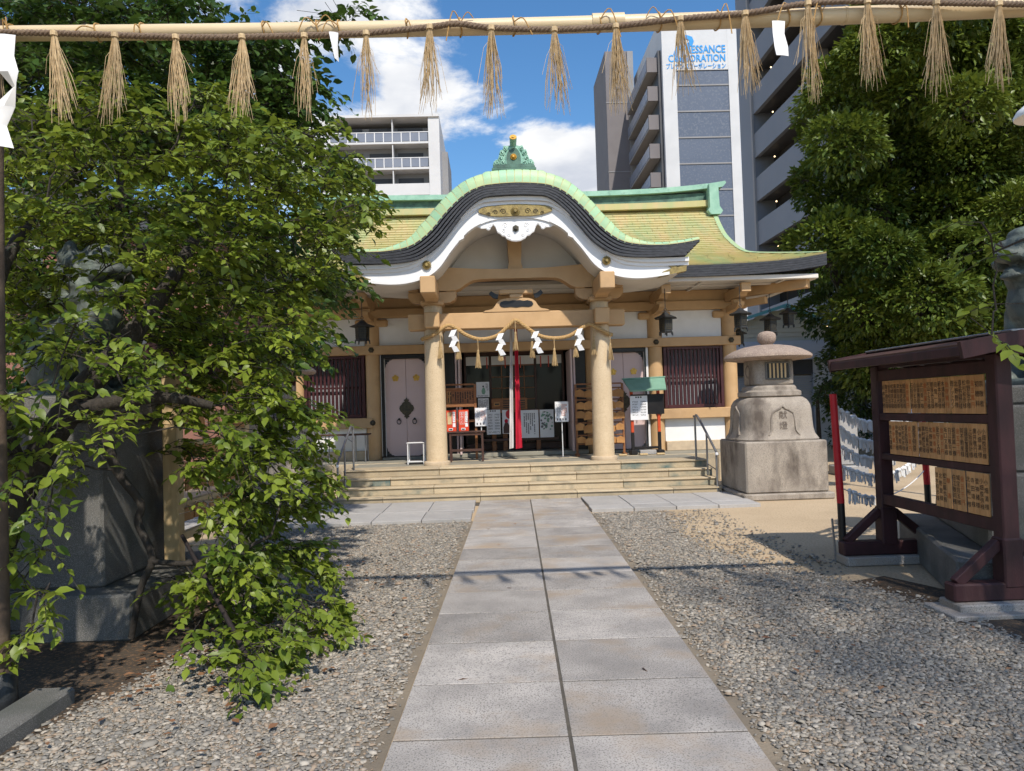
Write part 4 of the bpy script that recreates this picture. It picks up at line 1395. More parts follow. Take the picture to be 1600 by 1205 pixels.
tag(bell.build('shrine_bell', M['bronze'], None, 50), 'dark bronze bell hanging behind the porch beam above the cloths', 'bell')

# ------------------------------------------------------------------ hanging iron lanterns
def hanging_lantern(label, loc, k=1.0):
    t = thing('hanging_lantern', label, 'lantern', loc, 0.2, 'iron lanterns under the eaves')
    ph = 0
    MB().lathe([(0.215 * k, 0.0), (0.22 * k, 0.012), (0.16 * k, 0.04), (0.09 * k, 0.075), (0.045 * k, 0.12), (0.03 * k, 0.135)], 6, (0, 0, 0.0), 2.0, ph).build('lantern_roof', M['iron'], t, None, True)
    body = MB().lathe([(0.125 * k, -0.245 * k), (0.128 * k, -0.23 * k), (0.118 * k, -0.22 * k), (0.125 * k, -0.01), (0.13 * k, 0.0)], 6, (0, 0, 0), 2.0, ph).build('lantern_body', M['iron'], t, None, True)
    for a in range(6):
        an = PI / 3 * (a + 0.5)
        c_, s_ = math.cos(an), math.sin(an)
        g = MB()
        for dz in (-0.19, -0.15, -0.11, -0.07, -0.03):
            g.box((0, 0, dz * k), (0.008, 0.105 * k, 0.010), 0, None)
        for dy in (-0.035, 0, 0.035):
            g.box((0, dy * k, -0.11 * k), (0.008, 0.008, 0.19 * k), 0)
        m_ = Matrix.Rotation(an, 4, 'Z') @ Matrix.Translation((0.110 * k, 0, 0))
        g.v = [tuple(m_ @ Vector(p)) for p in g.v]
        g.build('lattice_panel', M['bronze'], body, None, True)
        c2, s2 = math.cos(PI / 3 * a), math.sin(PI / 3 * a)
        MB().tube([(0.118 * k * c2, 0.118 * k * s2, -0.24 * k), (0.128 * k * c2, 0.128 * k * s2, -0.30 * k)], [0.018, 0.012], 6).build('lantern_foot', M['iron'], t, None, True)
    MB().tube([(0, 0, 0.13), (0, 0, 0.16)] + [(0.026 * math.sin(a), 0, 0.185 - 0.026 * math.cos(a)) for a in np.linspace(0.2, 2 * PI - 0.2, 12)], 0.007, 6).build('hanging_ring', M['iron'], t, None, True)
    MB().tube([(0, 0, 0.20), (0, 0, 0.62)], 0.008, 6).build('hanging_rod', M['iron'], t, None, True)
    return t


hanging_lantern('iron lantern under the eave left of the porch, by the leaves', (-2.61, 14.95, 3.33), 1.15)
hanging_lantern('iron lantern under the eave just right of the porch', (3.58, 14.95, 3.33), 1.15)
hanging_lantern('iron lantern under the eave beside the right corner pillar', (5.13, 14.95, 3.37), 1.15)
hanging_lantern('iron lantern hanging free, directly above the stone lantern finial', (6.03, 15.7, 3.33), 1.15)
hanging_lantern('rightmost iron lantern, under the eave corner against the tree', (6.55, 16.0, 3.48))
hanging_lantern('low dark iron lantern furthest back beside the right corner pillar', (5.98, 17.6, 3.21))

# ------------------------------------------------------------------ things on the porch
FZ = 0.552
# small white side table
t = thing('side_table', 'small white metal side table in front of the left pink door', 'table', (-1.54, 14.6, FZ))
for x in (-1.70, -1.39):
    for y in (14.48, 14.74):
        MB().tube([(x, y, FZ), (x, y, 0.965)], 0.012, 8).build('leg', M['white_metal'], t)
pbox('top', M['white_metal'], t, (-1.545, 14.61, 0.972), (0.36, 0.31, 0.014), 0.004)
pbox('lower_shelf', M['white_metal'], t, (-1.545, 14.61, 0.60), (0.33, 0.28, 0.012), 0.004)
# folding table
t = thing('folding_table', 'long folding table with dark top below the left lattice window', 'table', (-3.3, 15.75, FZ))
pbox('top', M['wood_dark'], t, (-3.3, 15.78, 1.135), (1.30, 0.45, 0.03), 0.006)
for x in (-3.86, -3.55, -2.98, -2.72):
    for y in (15.62, 15.94):
        MB().tube([(x, y, FZ), (x, y, 1.12)], 0.014, 8).build('leg', M['steel'], t)
for x, s in ((-3.55, 1), (-2.98, -1)):
    MB().tube([(x, 15.63, 0.97), (x + s * 0.18, 15.63, 1.115)], 0.008, 6).build('brace', M['steel'], t)
# fortune-slip table, boxes, frame
t = thing('wooden_stand', 'dark brown wooden stand carrying two red boxes beside left pillar', 'stand', (-0.56, 14.9, FZ))
pbox('top', M['wood_dark'], t, (-0.56, 14.92, 1.145), (0.76, 0.36, 0.03), 0.006)
for x in (-0.88, -0.24):
    for y in (14.78, 15.06):
        pbox('leg', M['wood_dark'], t, (x, y, 0.84), (0.04, 0.04, 0.58), 0.005)
for z in (0.78, 1.10):
    pbox('rail', M['wood_dark'], t, (-0.56, 14.78, z), (0.60, 0.03, 0.05), 0.004)
for k, (x, lab) in enumerate(((-0.855, 'left red fortune-slip box, with a cream panel, on the brown stand'), (-0.605, 'right red fortune-slip box, with framed lettering, on the brown stand'))):
    b_ = thing('fortune_box', lab, 'box', (x, 14.88, 1.16), 0.0, 'red fortune boxes')
    pbox('box', M['red_box'], b_, (x, 14.90, 1.375), (0.20, 0.20, 0.43), 0.006)
    pbox('slot_plate', M['white_metal'], b_, (x - 0.01, 14.797, 1.205), (0.085, 0.008, 0.045), 0.002)
    pbox('slot', M['black'], b_, (x - 0.01, 14.791, 1.205), (0.06, 0.006, 0.02), 0.001)
    if k == 0:
        pbox('panel', M['cream_wood'], b_, (x - 0.03, 14.797, 1.425), (0.085, 0.006, 0.24), 0.002)
    else:
        for dx in (-0.073, 0.013):
            pbox('panel_border', M['paper'], b_, (x + dx, 14.797, 1.425), (0.006, 0.004, 0.24), 0.001)
        for dz in (0.12, -0.12):
            pbox('panel_border', M['paper'], b_, (x - 0.03, 14.7965, 1.425 + dz), (0.09, 0.004, 0.006), 0.001)
        text('おみくじ', 0.062, M['paper'], b_, (x - 0.03, 14.796, 1.425), FRONT_ROT, vertical=True, line=0.9)
    pbox('label', M['paper'], b_, (x + 0.058, 14.797, 1.45), (0.05, 0.004, 0.21), 0.001)
    text('おみくじ', 0.05, M['ink'], b_, (x + 0.058, 14.794, 1.46), FRONT_ROT, vertical=True, line=0.9)
    pbox('label', M['paper'], b_, (x + 0.058, 14.797, 1.29), (0.055, 0.004, 0.08), 0.001)
t = thing('wooden_notice_frame', 'brown wooden notice frame with inscribed board behind the red boxes', 'notice board', (-0.68, 15.25, FZ))
for x in (-1.0, -0.37):
    pbox('post', M['wood'], t, (x, 15.25, 1.34), (0.05, 0.05, 1.56), 0.005)
for z, h in ((2.115, 0.035), (2.02, 0.05), (1.68, 0.06), (1.36, 0.05)):
    pbox('rail', M['wood'], t, (-0.685, 15.25, z), (0.58, 0.04, h), 0.004)
bd = pbox('board', M['wood'], t, (-0.685, 15.262, 1.85), (0.575, 0.02, 0.30), 0.003)
plate(t, M['ema'], 'board_edge', -0.96, -0.87, 15.2505, 1.72, 1.98)
ink_lines(t, M['ink'], -0.95, -0.40, 15.2495, 1.73, 1.97, 11, True, 'inscription')

# poster stands
for lab, x, z0, z1, w in (('slim chrome sign stand with white notice beside the brown stand', -0.26, 1.24, 1.62, 0.25), ('slim chrome sign stand with white notice right of the cloths', 1.41, 1.28, 1.70, 0.28)):
    t = thing('sign_stand', lab, 'sign', (x, 15.2, FZ), 0, 'chrome sign stands on the porch')
    MB().tube([(x, 15.22, FZ), (x, 15.22, z1 - 0.05)], 0.010, 8).build('pole', M['white_metal'], t)
    MB().lathe([(0.13, 0), (0.13, 0.012), (0.03, 0.02)], 20, (x, 15.22, FZ)).build('foot', M['steel'], t)
    f_ = pbox('sign_panel', M['white_metal'], t, (x, 15.195, (z0 + z1) / 2), (w, 0.02, z1 - z0), 0.004)
    plate(t, M['paper'], 'notice_paper', x - w / 2 + 0.015, x + w / 2 - 0.015, 15.184, z0 + 0.015, z1 - 0.015)
    ink_lines(t, M['ink_red'], x - 0.01, x + w / 2 - 0.03, 15.1825, z0 + 0.12, z1 - 0.05, 5, True, 'print')
    ink_lines(t, M['ink_grey'], x - w / 2 + 0.03, x - 0.02, 15.1825, z0 + 0.12, z1 - 0.05, 5, True, 'print')
    for k in range(3 if x < 0 else 4):
        xa = x - w / 2 + 0.03 + k * (w - 0.05) / (3 if x < 0 else 4)
        plate(t, M['ink_grey'], 'print', xa, xa + 0.03, 15.182, z0 + 0.03, z0 + 0.075)
# posters hung on the rail of the inner screen
def poster(lab, x0, x1, z0, z1, y=16.5):
    o = pbox('poster', M['paper'], None, ((x0 + x1) / 2, y, (z0 + z1) / 2), (x1 - x0, 0.012, z1 - z0), 0.0)
    return tag(o, lab, 'poster')


o = poster('white poster with a green standing figure beside the lattice', -0.37, -0.08, 1.86, 2.20, 16.5)
MB().prism([(-0.24, 1.93), (-0.19, 1.92), (-0.165, 1.98), (-0.18, 2.05), (-0.20, 2.08), (-0.23, 2.06), (-0.255, 2.0)], 16.490, 16.493).build('printed_figure', M['green_metal'], o)
MB().prism([(-0.215 + 0.018 * math.cos(a), 2.10 + 0.022 * math.sin(a)) for a in np.linspace(0, 6.28, 11)[:-1]], 16.489, 16.4925).build('printed_head', M['ink'], o)
ink_lines(o, M['ink_grey'], -0.16, -0.10, 16.4915, 2.0, 2.17, 3)
ink_lines(o, M['ink_grey'], -0.35, -0.10, 16.4915, 1.87, 1.91, 2, False)
o = poster('pair of small printed papers below the green figure poster', -0.34, -0.10, 1.58, 1.835, 16.5)
ink_lines(o, M['ink_grey'], -0.33, -0.11, 16.4915, 1.61, 1.81, 9)
o = poster('white poster with two columns of small diagrams', -0.16, 0.15, 1.02, 1.57, 16.45)
plate(o, M['ink'], 'heading', -0.08, -0.05, 16.4415, 1.53, 1.555)
plate(o, M['ink'], 'heading', -0.03, 0.0, 16.4415, 1.53, 1.555)
plate(o, M['ink'], 'heading', 0.02, 0.05, 16.4415, 1.53, 1.555)
for k in range(6):
    ink_lines(o, M['ink'], -0.13, -0.03, 16.4415, 1.44 - k * 0.062, 1.48 - k * 0.062, 2, False)
    ink_lines(o, M['ink'], 0.02, 0.13, 16.4415, 1.44 - k * 0.062, 1.48 - k * 0.062, 2, False)
ink_lines(o, M['ink_grey'], -0.14, 0.13, 16.4415, 1.05, 1.09, 2, False)
o = poster('poster with a large red disc behind the cloths', 0.19, 0.42, 1.03, 1.56, 16.45)
MB().prism([(0.345 + 0.075 * math.cos(a), 1.46 + 0.10 * math.sin(a)) for a in np.linspace(0, 2 * PI, 25)[:-1]], 16.439, 16.4425).build('red_disc', M['red_pole'], o)
MB().prism([(0.21, 1.04), (0.35, 1.04), (0.36, 1.18), (0.31, 1.28), (0.25, 1.28), (0.21, 1.17)], 16.439, 16.4425).build('printed_shape', M['wood_dark'], o)
MB().prism([(0.28 + 0.04 * math.cos(a), 1.31 + 0.045 * math.sin(a)) for a in np.linspace(0, 2 * PI, 13)[:-1]], 16.437, 16.4405).build('printed_shape', M['red_cloth'], o)
o = poster('white poster with sparse vertical handwriting right of the cloths', 0.57, 1.00, 0.92, 1.54, 16.45)
ink_lines(o, M['ink_grey'], 0.66, 0.93, 16.4415, 1.0, 1.48, 6)
o = poster('poster showing green trees, rightmost in the row', 1.03, 1.34, 0.92, 1.54, 16.45)
rr_ = random.Random(5)
for k in range(46):
    xk, zk = rr_.uniform(1.06, 1.32), rr_.uniform(1.10, 1.50)
    r_ = rr_.uniform(0.012, 0.035)
    MB().prism([(min(1.335, max(1.035, xk + r_ * rr_.uniform(.6, 1.2) * math.cos(a))), min(1.535, zk + r_ * rr_.uniform(.6, 1.2) * math.sin(a))) for a in np.linspace(0, 2 * PI, 8)[:-1]], 16.4405 - k * 0.00012, 16.4435).build('printed_foliage', M['green_metal'] if k % 3 else M['ink_grey'], o)
o = thing('offering_box', 'low wooden box with a slot on the shelf before the lattice', 'box', (0.36, 16.6, 1.55))
pbox('box', M['wood'], o, (0.36, 16.62, 1.69), (0.80, 0.26, 0.27), 0.008)
pbox('slot_plate', M['ema'], o, (0.08, 16.487, 1.69), (0.14, 0.01, 0.09), 0.002)
pbox('slot', M['black'], o, (0.08, 16.48, 1.69), (0.09, 0.01, 0.03), 0.001)
for k in range(4):
    pbox('grille_bar', M['black'], o, (0.33, 16.486, 1.61 + k * 0.05), (0.22, 0.012, 0.022), 0.002)
    pbox('grille_bar', M['black'], o, (0.63, 16.486, 1.61 + k * 0.05), (0.16, 0.012, 0.022), 0.002)

# ------------------------------------------------------------------ ema rack by the right pillar
er = thing('ema_rack', 'brown wooden rack hung with prayer plaques behind the right pillar', 'rack', (2.2, 15.3, FZ))
for x in (1.72, 2.70):
    pbox('post', M['wood'], er, (x, 15.32, 1.30), (0.045, 0.045, 1.50), 0.005)
    pbox('foot', M['wood'], er, (x, 15.30, FZ + 0.025), (0.06, 0.36, 0.05), 0.006)
for z in (2.05, 1.96, 1.72, 1.48, 1.24, 0.98, 0.80):
    pbox('rail', M['wood'], er, (2.21, 15.32, z), (0.96, 0.03, 0.03), 0.004)
ema_out = [(-0.07, -0.05), (0.07, -0.05), (0.07, 0.035), (0.0, 0.065), (-0.07, 0.035)]
ema_me = MB().prism(ema_out, -0.006, 0.006).mesh('prayer_plaque', M['ema'])
rr_ = random.Random(9)
ORD = ('first', 'second', 'third', 'fourth', 'fifth', 'sixth', 'seventh', 'eighth', 'ninth')
ROWN = ('top', 'second', 'third', 'fourth', 'bottom')
for r_, z in enumerate((1.86, 1.62, 1.38, 1.13, 0.87)):
    for k in range(6):
        x = 1.80 + k * 0.163 + rr_.uniform(-0.02, 0.02)
        o = inst('prayer_plaque', ema_me, None, (x, 15.26 - 0.018 * (k % 2), z + rr_.uniform(-0.03, 0.03)), (rr_.uniform(-0.1, 0.15), rr_.uniform(-0.14, 0.14), rr_.uniform(-0.3, 0.3)), (rr_.uniform(1.2, 1.6),) * 3)
        tag(o, 'prayer plaque, %s from the left on the %s row of the porch rack' % (ORD[k], ROWN[r_]), 'plaque', 'prayer plaques on the porch rack')
# ------------------------------------------------------------------ green-roofed notice stand
t = thing('notice_stand', 'notice stand with green roof and red legs right of the rack', 'notice board', (3.17, 15.25, FZ))
rf = MB()
rf.add([(2.74, 15.42, 2.13), (3.62, 15.42, 2.15), (3.56, 15.02, 1.90), (2.82, 15.02, 1.88), (2.74, 15.42, 2.10), (3.62, 15.42, 2.12), (3.56, 15.03, 1.87), (2.82, 15.03, 1.85)],
       [(3, 2, 1, 0), (4, 5, 6, 7), (0, 1, 5, 4), (2, 3, 7, 6), (1, 2, 6, 5), (3, 0, 4, 7)])
rf.build('roof', M['green_metal'], t)
pbox('roof_ridge', M['green_metal'], t, (3.18, 15.42, 2.145), (0.92, 0.06, 0.03), 0.006, (0, R(-1.2), 0))
for x in (2.88, 3.44):
    pbox('post', M['orange_paint'], t, (x, 15.28, 1.52), (0.06, 0.06, 1.02), 0.006)
    pbox('post_foot', M['black'], t, (x, 15.28, 0.80), (0.064, 0.064, 0.42), 0.006)
    pbox('foot', M['black'], t, (x, 15.28, 0.60), (0.14, 0.30, 0.09), 0.015)
pbox('foot_rail', M['black'], t, (3.16, 15.28, 0.69), (0.52, 0.04, 0.05), 0.006)
pbox('board', M['black'], t, (3.20, 15.23, 1.59), (0.70, 0.02, 0.42), 0.004)
pp = plate(t, M['paper'], 'notice_paper', 2.84, 3.20, 15.216, 1.27, 1.77)
for dx in (-0.07, -0.02, 0.03):
    plate(t, M['ink'], 'heading', 3.02 + dx, 3.05 + dx, 15.2145, 1.725, 1.755)
for k in range(6):
    ink_lines(t, M['ink'], 2.88, 3.0, 15.2145, 1.63 - k * 0.055, 1.665 - k * 0.055, 2, False)
    ink_lines(t, M['ink'], 3.05, 3.17, 15.2145, 1.63 - k * 0.055, 1.665 - k * 0.055, 2, False)
pbox('stone_weight', M['granite_pale'], t, (3.17, 15.22, 0.60), (0.34, 0.16, 0.09), 0.01)
for x, lab in ((2.62, 'pale wooden block on the porch floor at the rack foot'), (3.05, 'pale wooden block lying before the green-roofed stand'), (3.4, 'pale wooden block lying right of the stand foot')):
    tag(pbox('wood_block', M['cream_wood'], None, (x, 15.05, FZ + 0.018), (0.16, 0.09, 0.032), 0.005), lab, 'block', 'wooden blocks on the porch floor')

# ------------------------------------------------------------------ handrails
for s, lab in ((1, 'grey steel handrail on the right end of the steps'), (-1, 'grey steel handrail on the left end of the steps')):
    xr = 3.72 if s > 0 else -2.58
    t = thing('handrail', lab, 'handrail', (xr, 13.0, 0), 0, 'handrails beside the steps')
    xo = xr + s * 0.10
    MB().tube(spline([(xr, 13.62, 1.34), (xr, 13.5, 1.34), (xr + s * 0.02, 13.4, 1.32), (xo, 12.72, 0.78), (xo, 12.62, 0.70)], 4), 0.021, 10).build('rail', M['steel'], t, 60)
    MB().tube([(xr, 13.55, 0.55), (xr, 13.55, 1.33)], 0.019, 10).build('post', M['steel'], t, 60)
    MB().tube([(xo - s * 0.04, 13.05, 0.30), (xo - s * 0.04, 13.05, 1.03)], 0.017, 10).build('post', M['steel'], t, 60)
    MB().tube([(xo, 12.64, 0.06), (xo, 12.64, 0.72)], 0.019, 10).build('post', M['steel'], t, 60)
    MB().tube([(xo - s * 0.04, 13.05, 0.50), (xo, 12.64, 0.42)], 0.010, 8).build('tie_bar', M['steel'], t, 60)
    pbox('end_knob', M['white_metal'], t, (xo, 12.61, 0.70), (0.05, 0.04, 0.05), 0.01)

# ------------------------------------------------------------------ stone lanterns
def stone_lantern(label, loc):
    t = thing('stone_lantern', label, 'stone lantern', loc, 0.0, 'stone lanterns flanking the shrine')
    LS, LR = M['lantern_stone'], M['lantern_red']
    MB().box((0, 0, 0.055), (1.46, 1.44, 0.11), 0.02).build('base_slab', LS, t, None, True)
    MB().box((0, 0, 0.525), (1.33, 1.33, 0.83), 0.025).build('plinth', LS, t, None, True)
    # bell-shaped body with square section
    prof = [(0.645, 0.945), (0.65, 0.965), (0.635, 0.99), (0.60, 1.05), (0.58, 1.14), (0.57, 1.28), (0.565, 1.42), (0.55, 1.52), (0.51, 1.595), (0.455, 1.64), (0.38, 1.652)]
    body = MB().lathe(prof, 48, (0, 0, 0), 5.0, PI / 48).build('body', LS, t, 35, True)
    arch = [(-0.25, 0.0), (-0.20, 0.07), (-0.19, 0.25), (-0.17, 0.32), (-0.10, 0.36), (-0.04, 0.385), (0, 0.42), (0.04, 0.385), (0.10, 0.36), (0.17, 0.32), (0.19, 0.25), (0.20, 0.07), (0.25, 0.0)]
    for k in range(4):
        m_ = Matrix.Rotation(PI / 2 * k, 4, 'Z')
        g = MB()
        g.tube([Vector((x, -0.612 + 0.035 * min(1, z / 0.15) + 0.010 * (z > 0.2), 1.03 + z * 1.12)) for x, z in arch], 0.016, 6)
        g.v = [tuple(m_ @ Vector(p)) for p in g.v]
        g.build('panel_moulding', LS, body, 40, True)
    for ch, z in (('献', 1.345), ('燈', 1.175)):
        o = text(ch, 0.14, M['carved'], t, (loc[0] - 0.0, loc[1] - 0.576 - (0.010 if z < 1.2 else 0.0), z + loc[2]), (R(90 - (5 if z < 1.2 else 1)), 0, 0), 'carved_letter')
    MB().lathe([(0.45, 1.653), (0.47, 1.67), (0.47, 1.735), (0.44, 1.755), (0.405, 1.765), (0.40, 1.81), (0.375, 1.838), (0.30, 1.848)], 40, (0, 0, 0), 3.2, PI / 40).build('neck_ring', LS, t, 35, True)
    fb = MB().lathe([(0.325, 1.849), (0.34, 1.87), (0.345, 2.05), (0.34, 2.25), (0.32, 2.28)], 40, (0, 0, 0), 5.0, PI / 40).build('fire_box', LS, t, 35, True)
    for k in range(4):
        m_ = Matrix.Rotation(PI / 2 * k, 4, 'Z')

        def put(mb, nm, mat):
            mb.v = [tuple(m_ @ Vector(p)) for p in mb.v]
            return mb.build(nm, mat, fb, None, True)
        if k % 2 == 0:
            put(MB().box((0.03, -0.336, 2.08), (0.36, 0.03, 0.26), 0.01), 'window_recess', M['black'])
            for a, b_, c_, d_ in ((-0.19, 0, 0.03, 0.29), (0.19, 0, 0.03, 0.29), (0, 0.135, 0.35, 0.03), (0, -0.135, 0.35, 0.03)):
                put(MB().box((a + 0.03, -0.35, 2.08 + b_), (c_, 0.03, d_), 0.008), 'window_frame', M['pedestal'])
            for q_ in range(5):
                put(MB().box((-0.095 + q_ * 0.0625, -0.353, 2.08), (0.03, 0.014, 0.24), 0.003), 'window_bar', M['cream_wood'])
        else:
            g = MB().tube([(0.09 * math.cos(a), -0.347, 2.08 + 0.10 * math.sin(a)) for a in np.linspace(0, 2 * PI, 24)], 0.010, 6)
            put(g, 'moon_ring', LS)
    MB().lathe([(0.28, 2.262), (0.50, 2.262), (0.69, 2.285), (0.715, 2.31), (0.71, 2.345), (0.66, 2.385), (0.55, 2.445), (0.40, 2.495), (0.22, 2.525), (0.15, 2.53)], 56).build('roof_stone', LR, t, 45, True)
    MB().lathe([(0.09, 2.531), (0.10, 2.545), (0.115, 2.56), (0.145, 2.60), (0.155, 2.66), (0.145, 2.71), (0.11, 2.745), (0.04, 2.765), (0.0, 2.768)], 32).build('finial', LR, t, 50, True)
    return t


stone_lantern('large weathered stone lantern right of the steps, with carved letters', (4.66, 12.33, 0))
stone_lantern('stone lantern left of the steps, mostly hidden by leaves', (-3.72, 12.55, 0))

# ------------------------------------------------------------------ bamboo pole and straw rope overhead
bp = thing('bamboo_pole', 'long pale bamboo pole spanning the top of the view', 'pole', (0.3, 4.1, 3.75))
mb = MB()
npt = 30
ppts, prad = [], []
for k in range(npt + 1):
    t = k / npt
    x = lerp(-3.05, 4.05, t)
    z = lerp(3.79, 3.80, t) - 0.045 * math.sin(PI * t)
    ppts.append((x, lerp(4.14, 4.02, t), z))
    prad.append(lerp(0.041, 0.050, t))
mb.tube(ppts, prad, 20)
mb.build('pole', M['bamboo'], bp, 50)
for x in (-2.2, -0.95, 0.78, 2.05):
    t = (x + 3.05) / 7.1
    z = lerp(3.79, 3.80, t) - 0.045 * math.sin(PI * t)
    MB().tube([(x - 0.006, lerp(4.14, 4.02, t), z), (x + 0.006, lerp(4.14, 4.02, t), z)], lerp(0.041, 0.05, t) * 1.06, 20).build('bamboo_node', M['bamboo'], bp, 50)
sleeve = 0.78
MB().tube([(0.62, 4.073, 3.757), (0.80, 4.07, 3.758)], 0.0485, 20).build('bamboo_joint_sleeve', M['bamboo'], bp, 50)
for x, lab in ((-2.78, 'thin brown post at the left edge holding the bamboo pole'), (3.92, 'brown post holding the right end of the bamboo pole')):
    t = thing('pole_post', lab, 'post', (x, 4.14 if x < 0 else 4.02, 0), 0, 'posts of the bamboo pole')
    y = 4.20 if x < 0 else 4.11
    MB().tube([(x, y, 0), (x - 0.01, y, 2.0), (x, y, 3.9)], [0.055, 0.05, 0.045], 14).build('post', M['brown_post'], t, 50)
    MB().lathe([(0.085, 0), (0.09, 0.05), (0.085, 0.18), (0.06, 0.22)], 16, (x, y, 0)).build('post_foot', M['iron'], t, 50)
fr = thing('straw_rope', 'old twisted straw rope with hanging tassels along the bamboo pole', 'rope', (0.3, 4.05, 3.7))
rp_ = [(-3.0, 4.06, 3.76), (-2.68, 4.045, 3.745), (-2.26, 4.035, 3.725), (-1.59, 4.03, 3.69), (-0.98, 4.03, 3.69), (-0.64, 4.025, 3.695), (-0.29, 4.02, 3.72), (-0.14, 4.018, 3.735), (0.05, 4.02, 3.71), (0.4, 4.02, 3.695), (0.74, 4.015, 3.705), (1.1, 4.005, 3.735), (1.47, 3.995, 3.755), (1.82, 3.985, 3.80), (2.15, 3.975, 3.80), (2.52, 3.965, 3.78), (2.88, 3.96, 3.765), (3.3, 3.96, 3.75)]
rope_mesh(rp_, 0.017, 0.075, 3, 6).build('rope', M['rope_old'], fr, 60)
ty = [p[1] for p in rp_]
tx = [p[0] for p in rp_]
tz = [p[2] for p in rp_]
for i, x in enumerate((-2.67, -2.34, -2.01, -1.68, -1.32, -0.98, -0.64, -0.29, 0.05, 0.40, 0.74, 1.10, 1.46, 1.81, 2.14, 2.52, 2.87)):
    z = float(np.interp(x, tx, tz))
    y = float(np.interp(x, tx, ty)) - 0.012
    ln = (0.46, 0.46, 0.46, 0.46, 0.44, 0.44, 0.42, 0.46, 0.46, 0.46, 0.46, 0.44, 0.44, 0.46, 0.46, 0.47, 0.47)[i]
    sp = random.uniform(0.05, 0.085)
    nn = random.choice((34, 42, 50, 58)) if i not in (5, 6) else 26
    ln *= random.uniform(0.86, 1.06)
    mb = straw_tassel((x, y, z - 0.008), ln, sp if i not in (5, 6) else 0.045, nn, 0.0021, 0.10 if i == 1 else random.uniform(-0.05, 0.05))
    for k in range(9):      # stray ends
        a = random.uniform(-1, 1)
        mb.tube([(x, y, z - 0.06), (x + a * 0.05, y - 0.01, z - random.uniform(0.1, 0.2)), (x + a * random.uniform(0.06, 0.11), y, z - random.uniform(0.2, 0.4))], 0.0011, 3, False)
    mb.build('straw_tassel', M['straw_old'], fr)
for i, x in enumerate((-2.63, -2.15, -1.22, -0.92, -0.80, -0.42, -0.12, 0.18, 0.66, 1.0, 1.33, 1.72, 1.9, 2.35, -1.9)):
    t = (x + 3.05) / 7.1
    z = lerp(3.79, 3.80, t) - 0.045 * math.sin(PI * t)
    y = lerp(4.14, 4.02, t)
    r_ = lerp(0.041, 0.05, t) + 0.006
    zr = float(np.interp(x, tx, tz))
    mb = MB()
    lp = [(x + 0.006 * math.sin(a * 2), y + r_ * math.cos(a), z + r_ * math.sin(a)) for a in np.linspace(-0.6, 2 * PI - 0.6, 20)]
    mb.tube(lp, 0.0042, 5)
    dx = random.uniform(-0.12, 0.12)
    mb.tube(spline([(x, y - r_, z), (x + dx * 0.5, y - r_ - 0.03, z + random.uniform(-0.01, 0.06)), (x + dx, y - r_ - 0.02, z - random.uniform(0.03, 0.12))], 4), 0.0036, 5)
    if i % 3 == 0:
        mb.tube(spline([(x, y - r_, z), (x - dx * 0.5, y - r_ - 0.02, z + 0.05), (x - dx * 0.9, y - r_, z + random.uniform(-0.02, 0.04))], 4), 0.003, 5)
    mb.build('tie_cord', M['cord'], fr, 60)
# paper strips on the rope
def paper_strip(pts, w, parent, nm='paper_streamer'):
    rows_ = []
    for i, (x, y, z, a) in enumerate(pts):
        d = Vector((math.cos(a), math.sin(a), 0)) * w * 0.5
        rows_.append([(x - d.x, y - d.y, z - d.z), (x, y - 0.004, z), (x + d.x, y + d.y, z + d.z)])
    mb = MB().grid(rows_)
    mb.grid([[(p[0], p[1] + 0.0025, p[2]) for p in r_[::-1]] for r_ in rows_])
    return mb.build(nm, M['paper'], parent, 30)


paper_strip([(-2.60, 4.02, 3.72, 0.2), (-2.60, 4.0, 3.60, 0.5), (-2.565, 3.99, 3.50, 0.1), (-2.53, 3.99, 3.42, -0.9), (-2.60, 4.01, 3.32, 0.3), (-2.64, 4.0, 3.22, 0.9), (-2.60, 3.99, 3.09, 0.6)], 0.10, fr)
paper_strip([(-0.815, 4.0, 3.69, 0.3), (-0.81, 3.99, 3.62, 1.0), (-0.80, 3.99, 3.53, 1.3)], 0.05, fr)
paper_strip([(1.645, 3.98, 3.70, 0.1), (1.64, 3.975, 3.63, 0.25), (1.65, 3.97, 3.55, 0.0), (1.655, 3.97, 3.50, 0.2)], 0.075, fr)

# ------------------------------------------------------------------ donor board on the right
db = thing('donor_board', 'maroon roofed board with rows of inscribed wooden donor plaques', 'notice board', (3.75, 6.2, 0))
BW = M['board_wood']
BXF = 3.75
for y in (5.36, 7.04):
    pbox('post', BW, db, (BXF, y, 1.02), (0.125, 0.12, 1.75), 0.01)
    pbox('post_shoe', BW, db, (BXF, y, 0.36), (0.15, 0.145, 0.36), 0.012)
    pbox('foot_beam', BW, db, (BXF, y, 0.155), (0.90, 0.13, 0.13), 0.012)
    for s in (-1, 1):
        MB().beam((BXF + s * 0.40, y, 0.215), (BXF + s * 0.07, y, 0.50), 0.07, 0.075, 0.006).build('brace', BW, db)
    pbox('foot_stone', M['granite'], db, (BXF - 0.02, y, 0.045), (0.86, 0.27, 0.085), 0.01)
    if y < 6:
        pbox('foot_stone', M['granite'], db, (BXF - 0.06, y - 0.03, 0.02), (0.98, 0.40, 0.036), 0.008)
RAILS = ((0.62, 0.10), (1.03, 0.062), (1.408, 0.07), (1.80, 0.10))
for z, h_ in RAILS:
    pbox('rail', BW, db, (BXF - 0.02, 6.2, z), (0.06, 1.58, h_), 0.006)
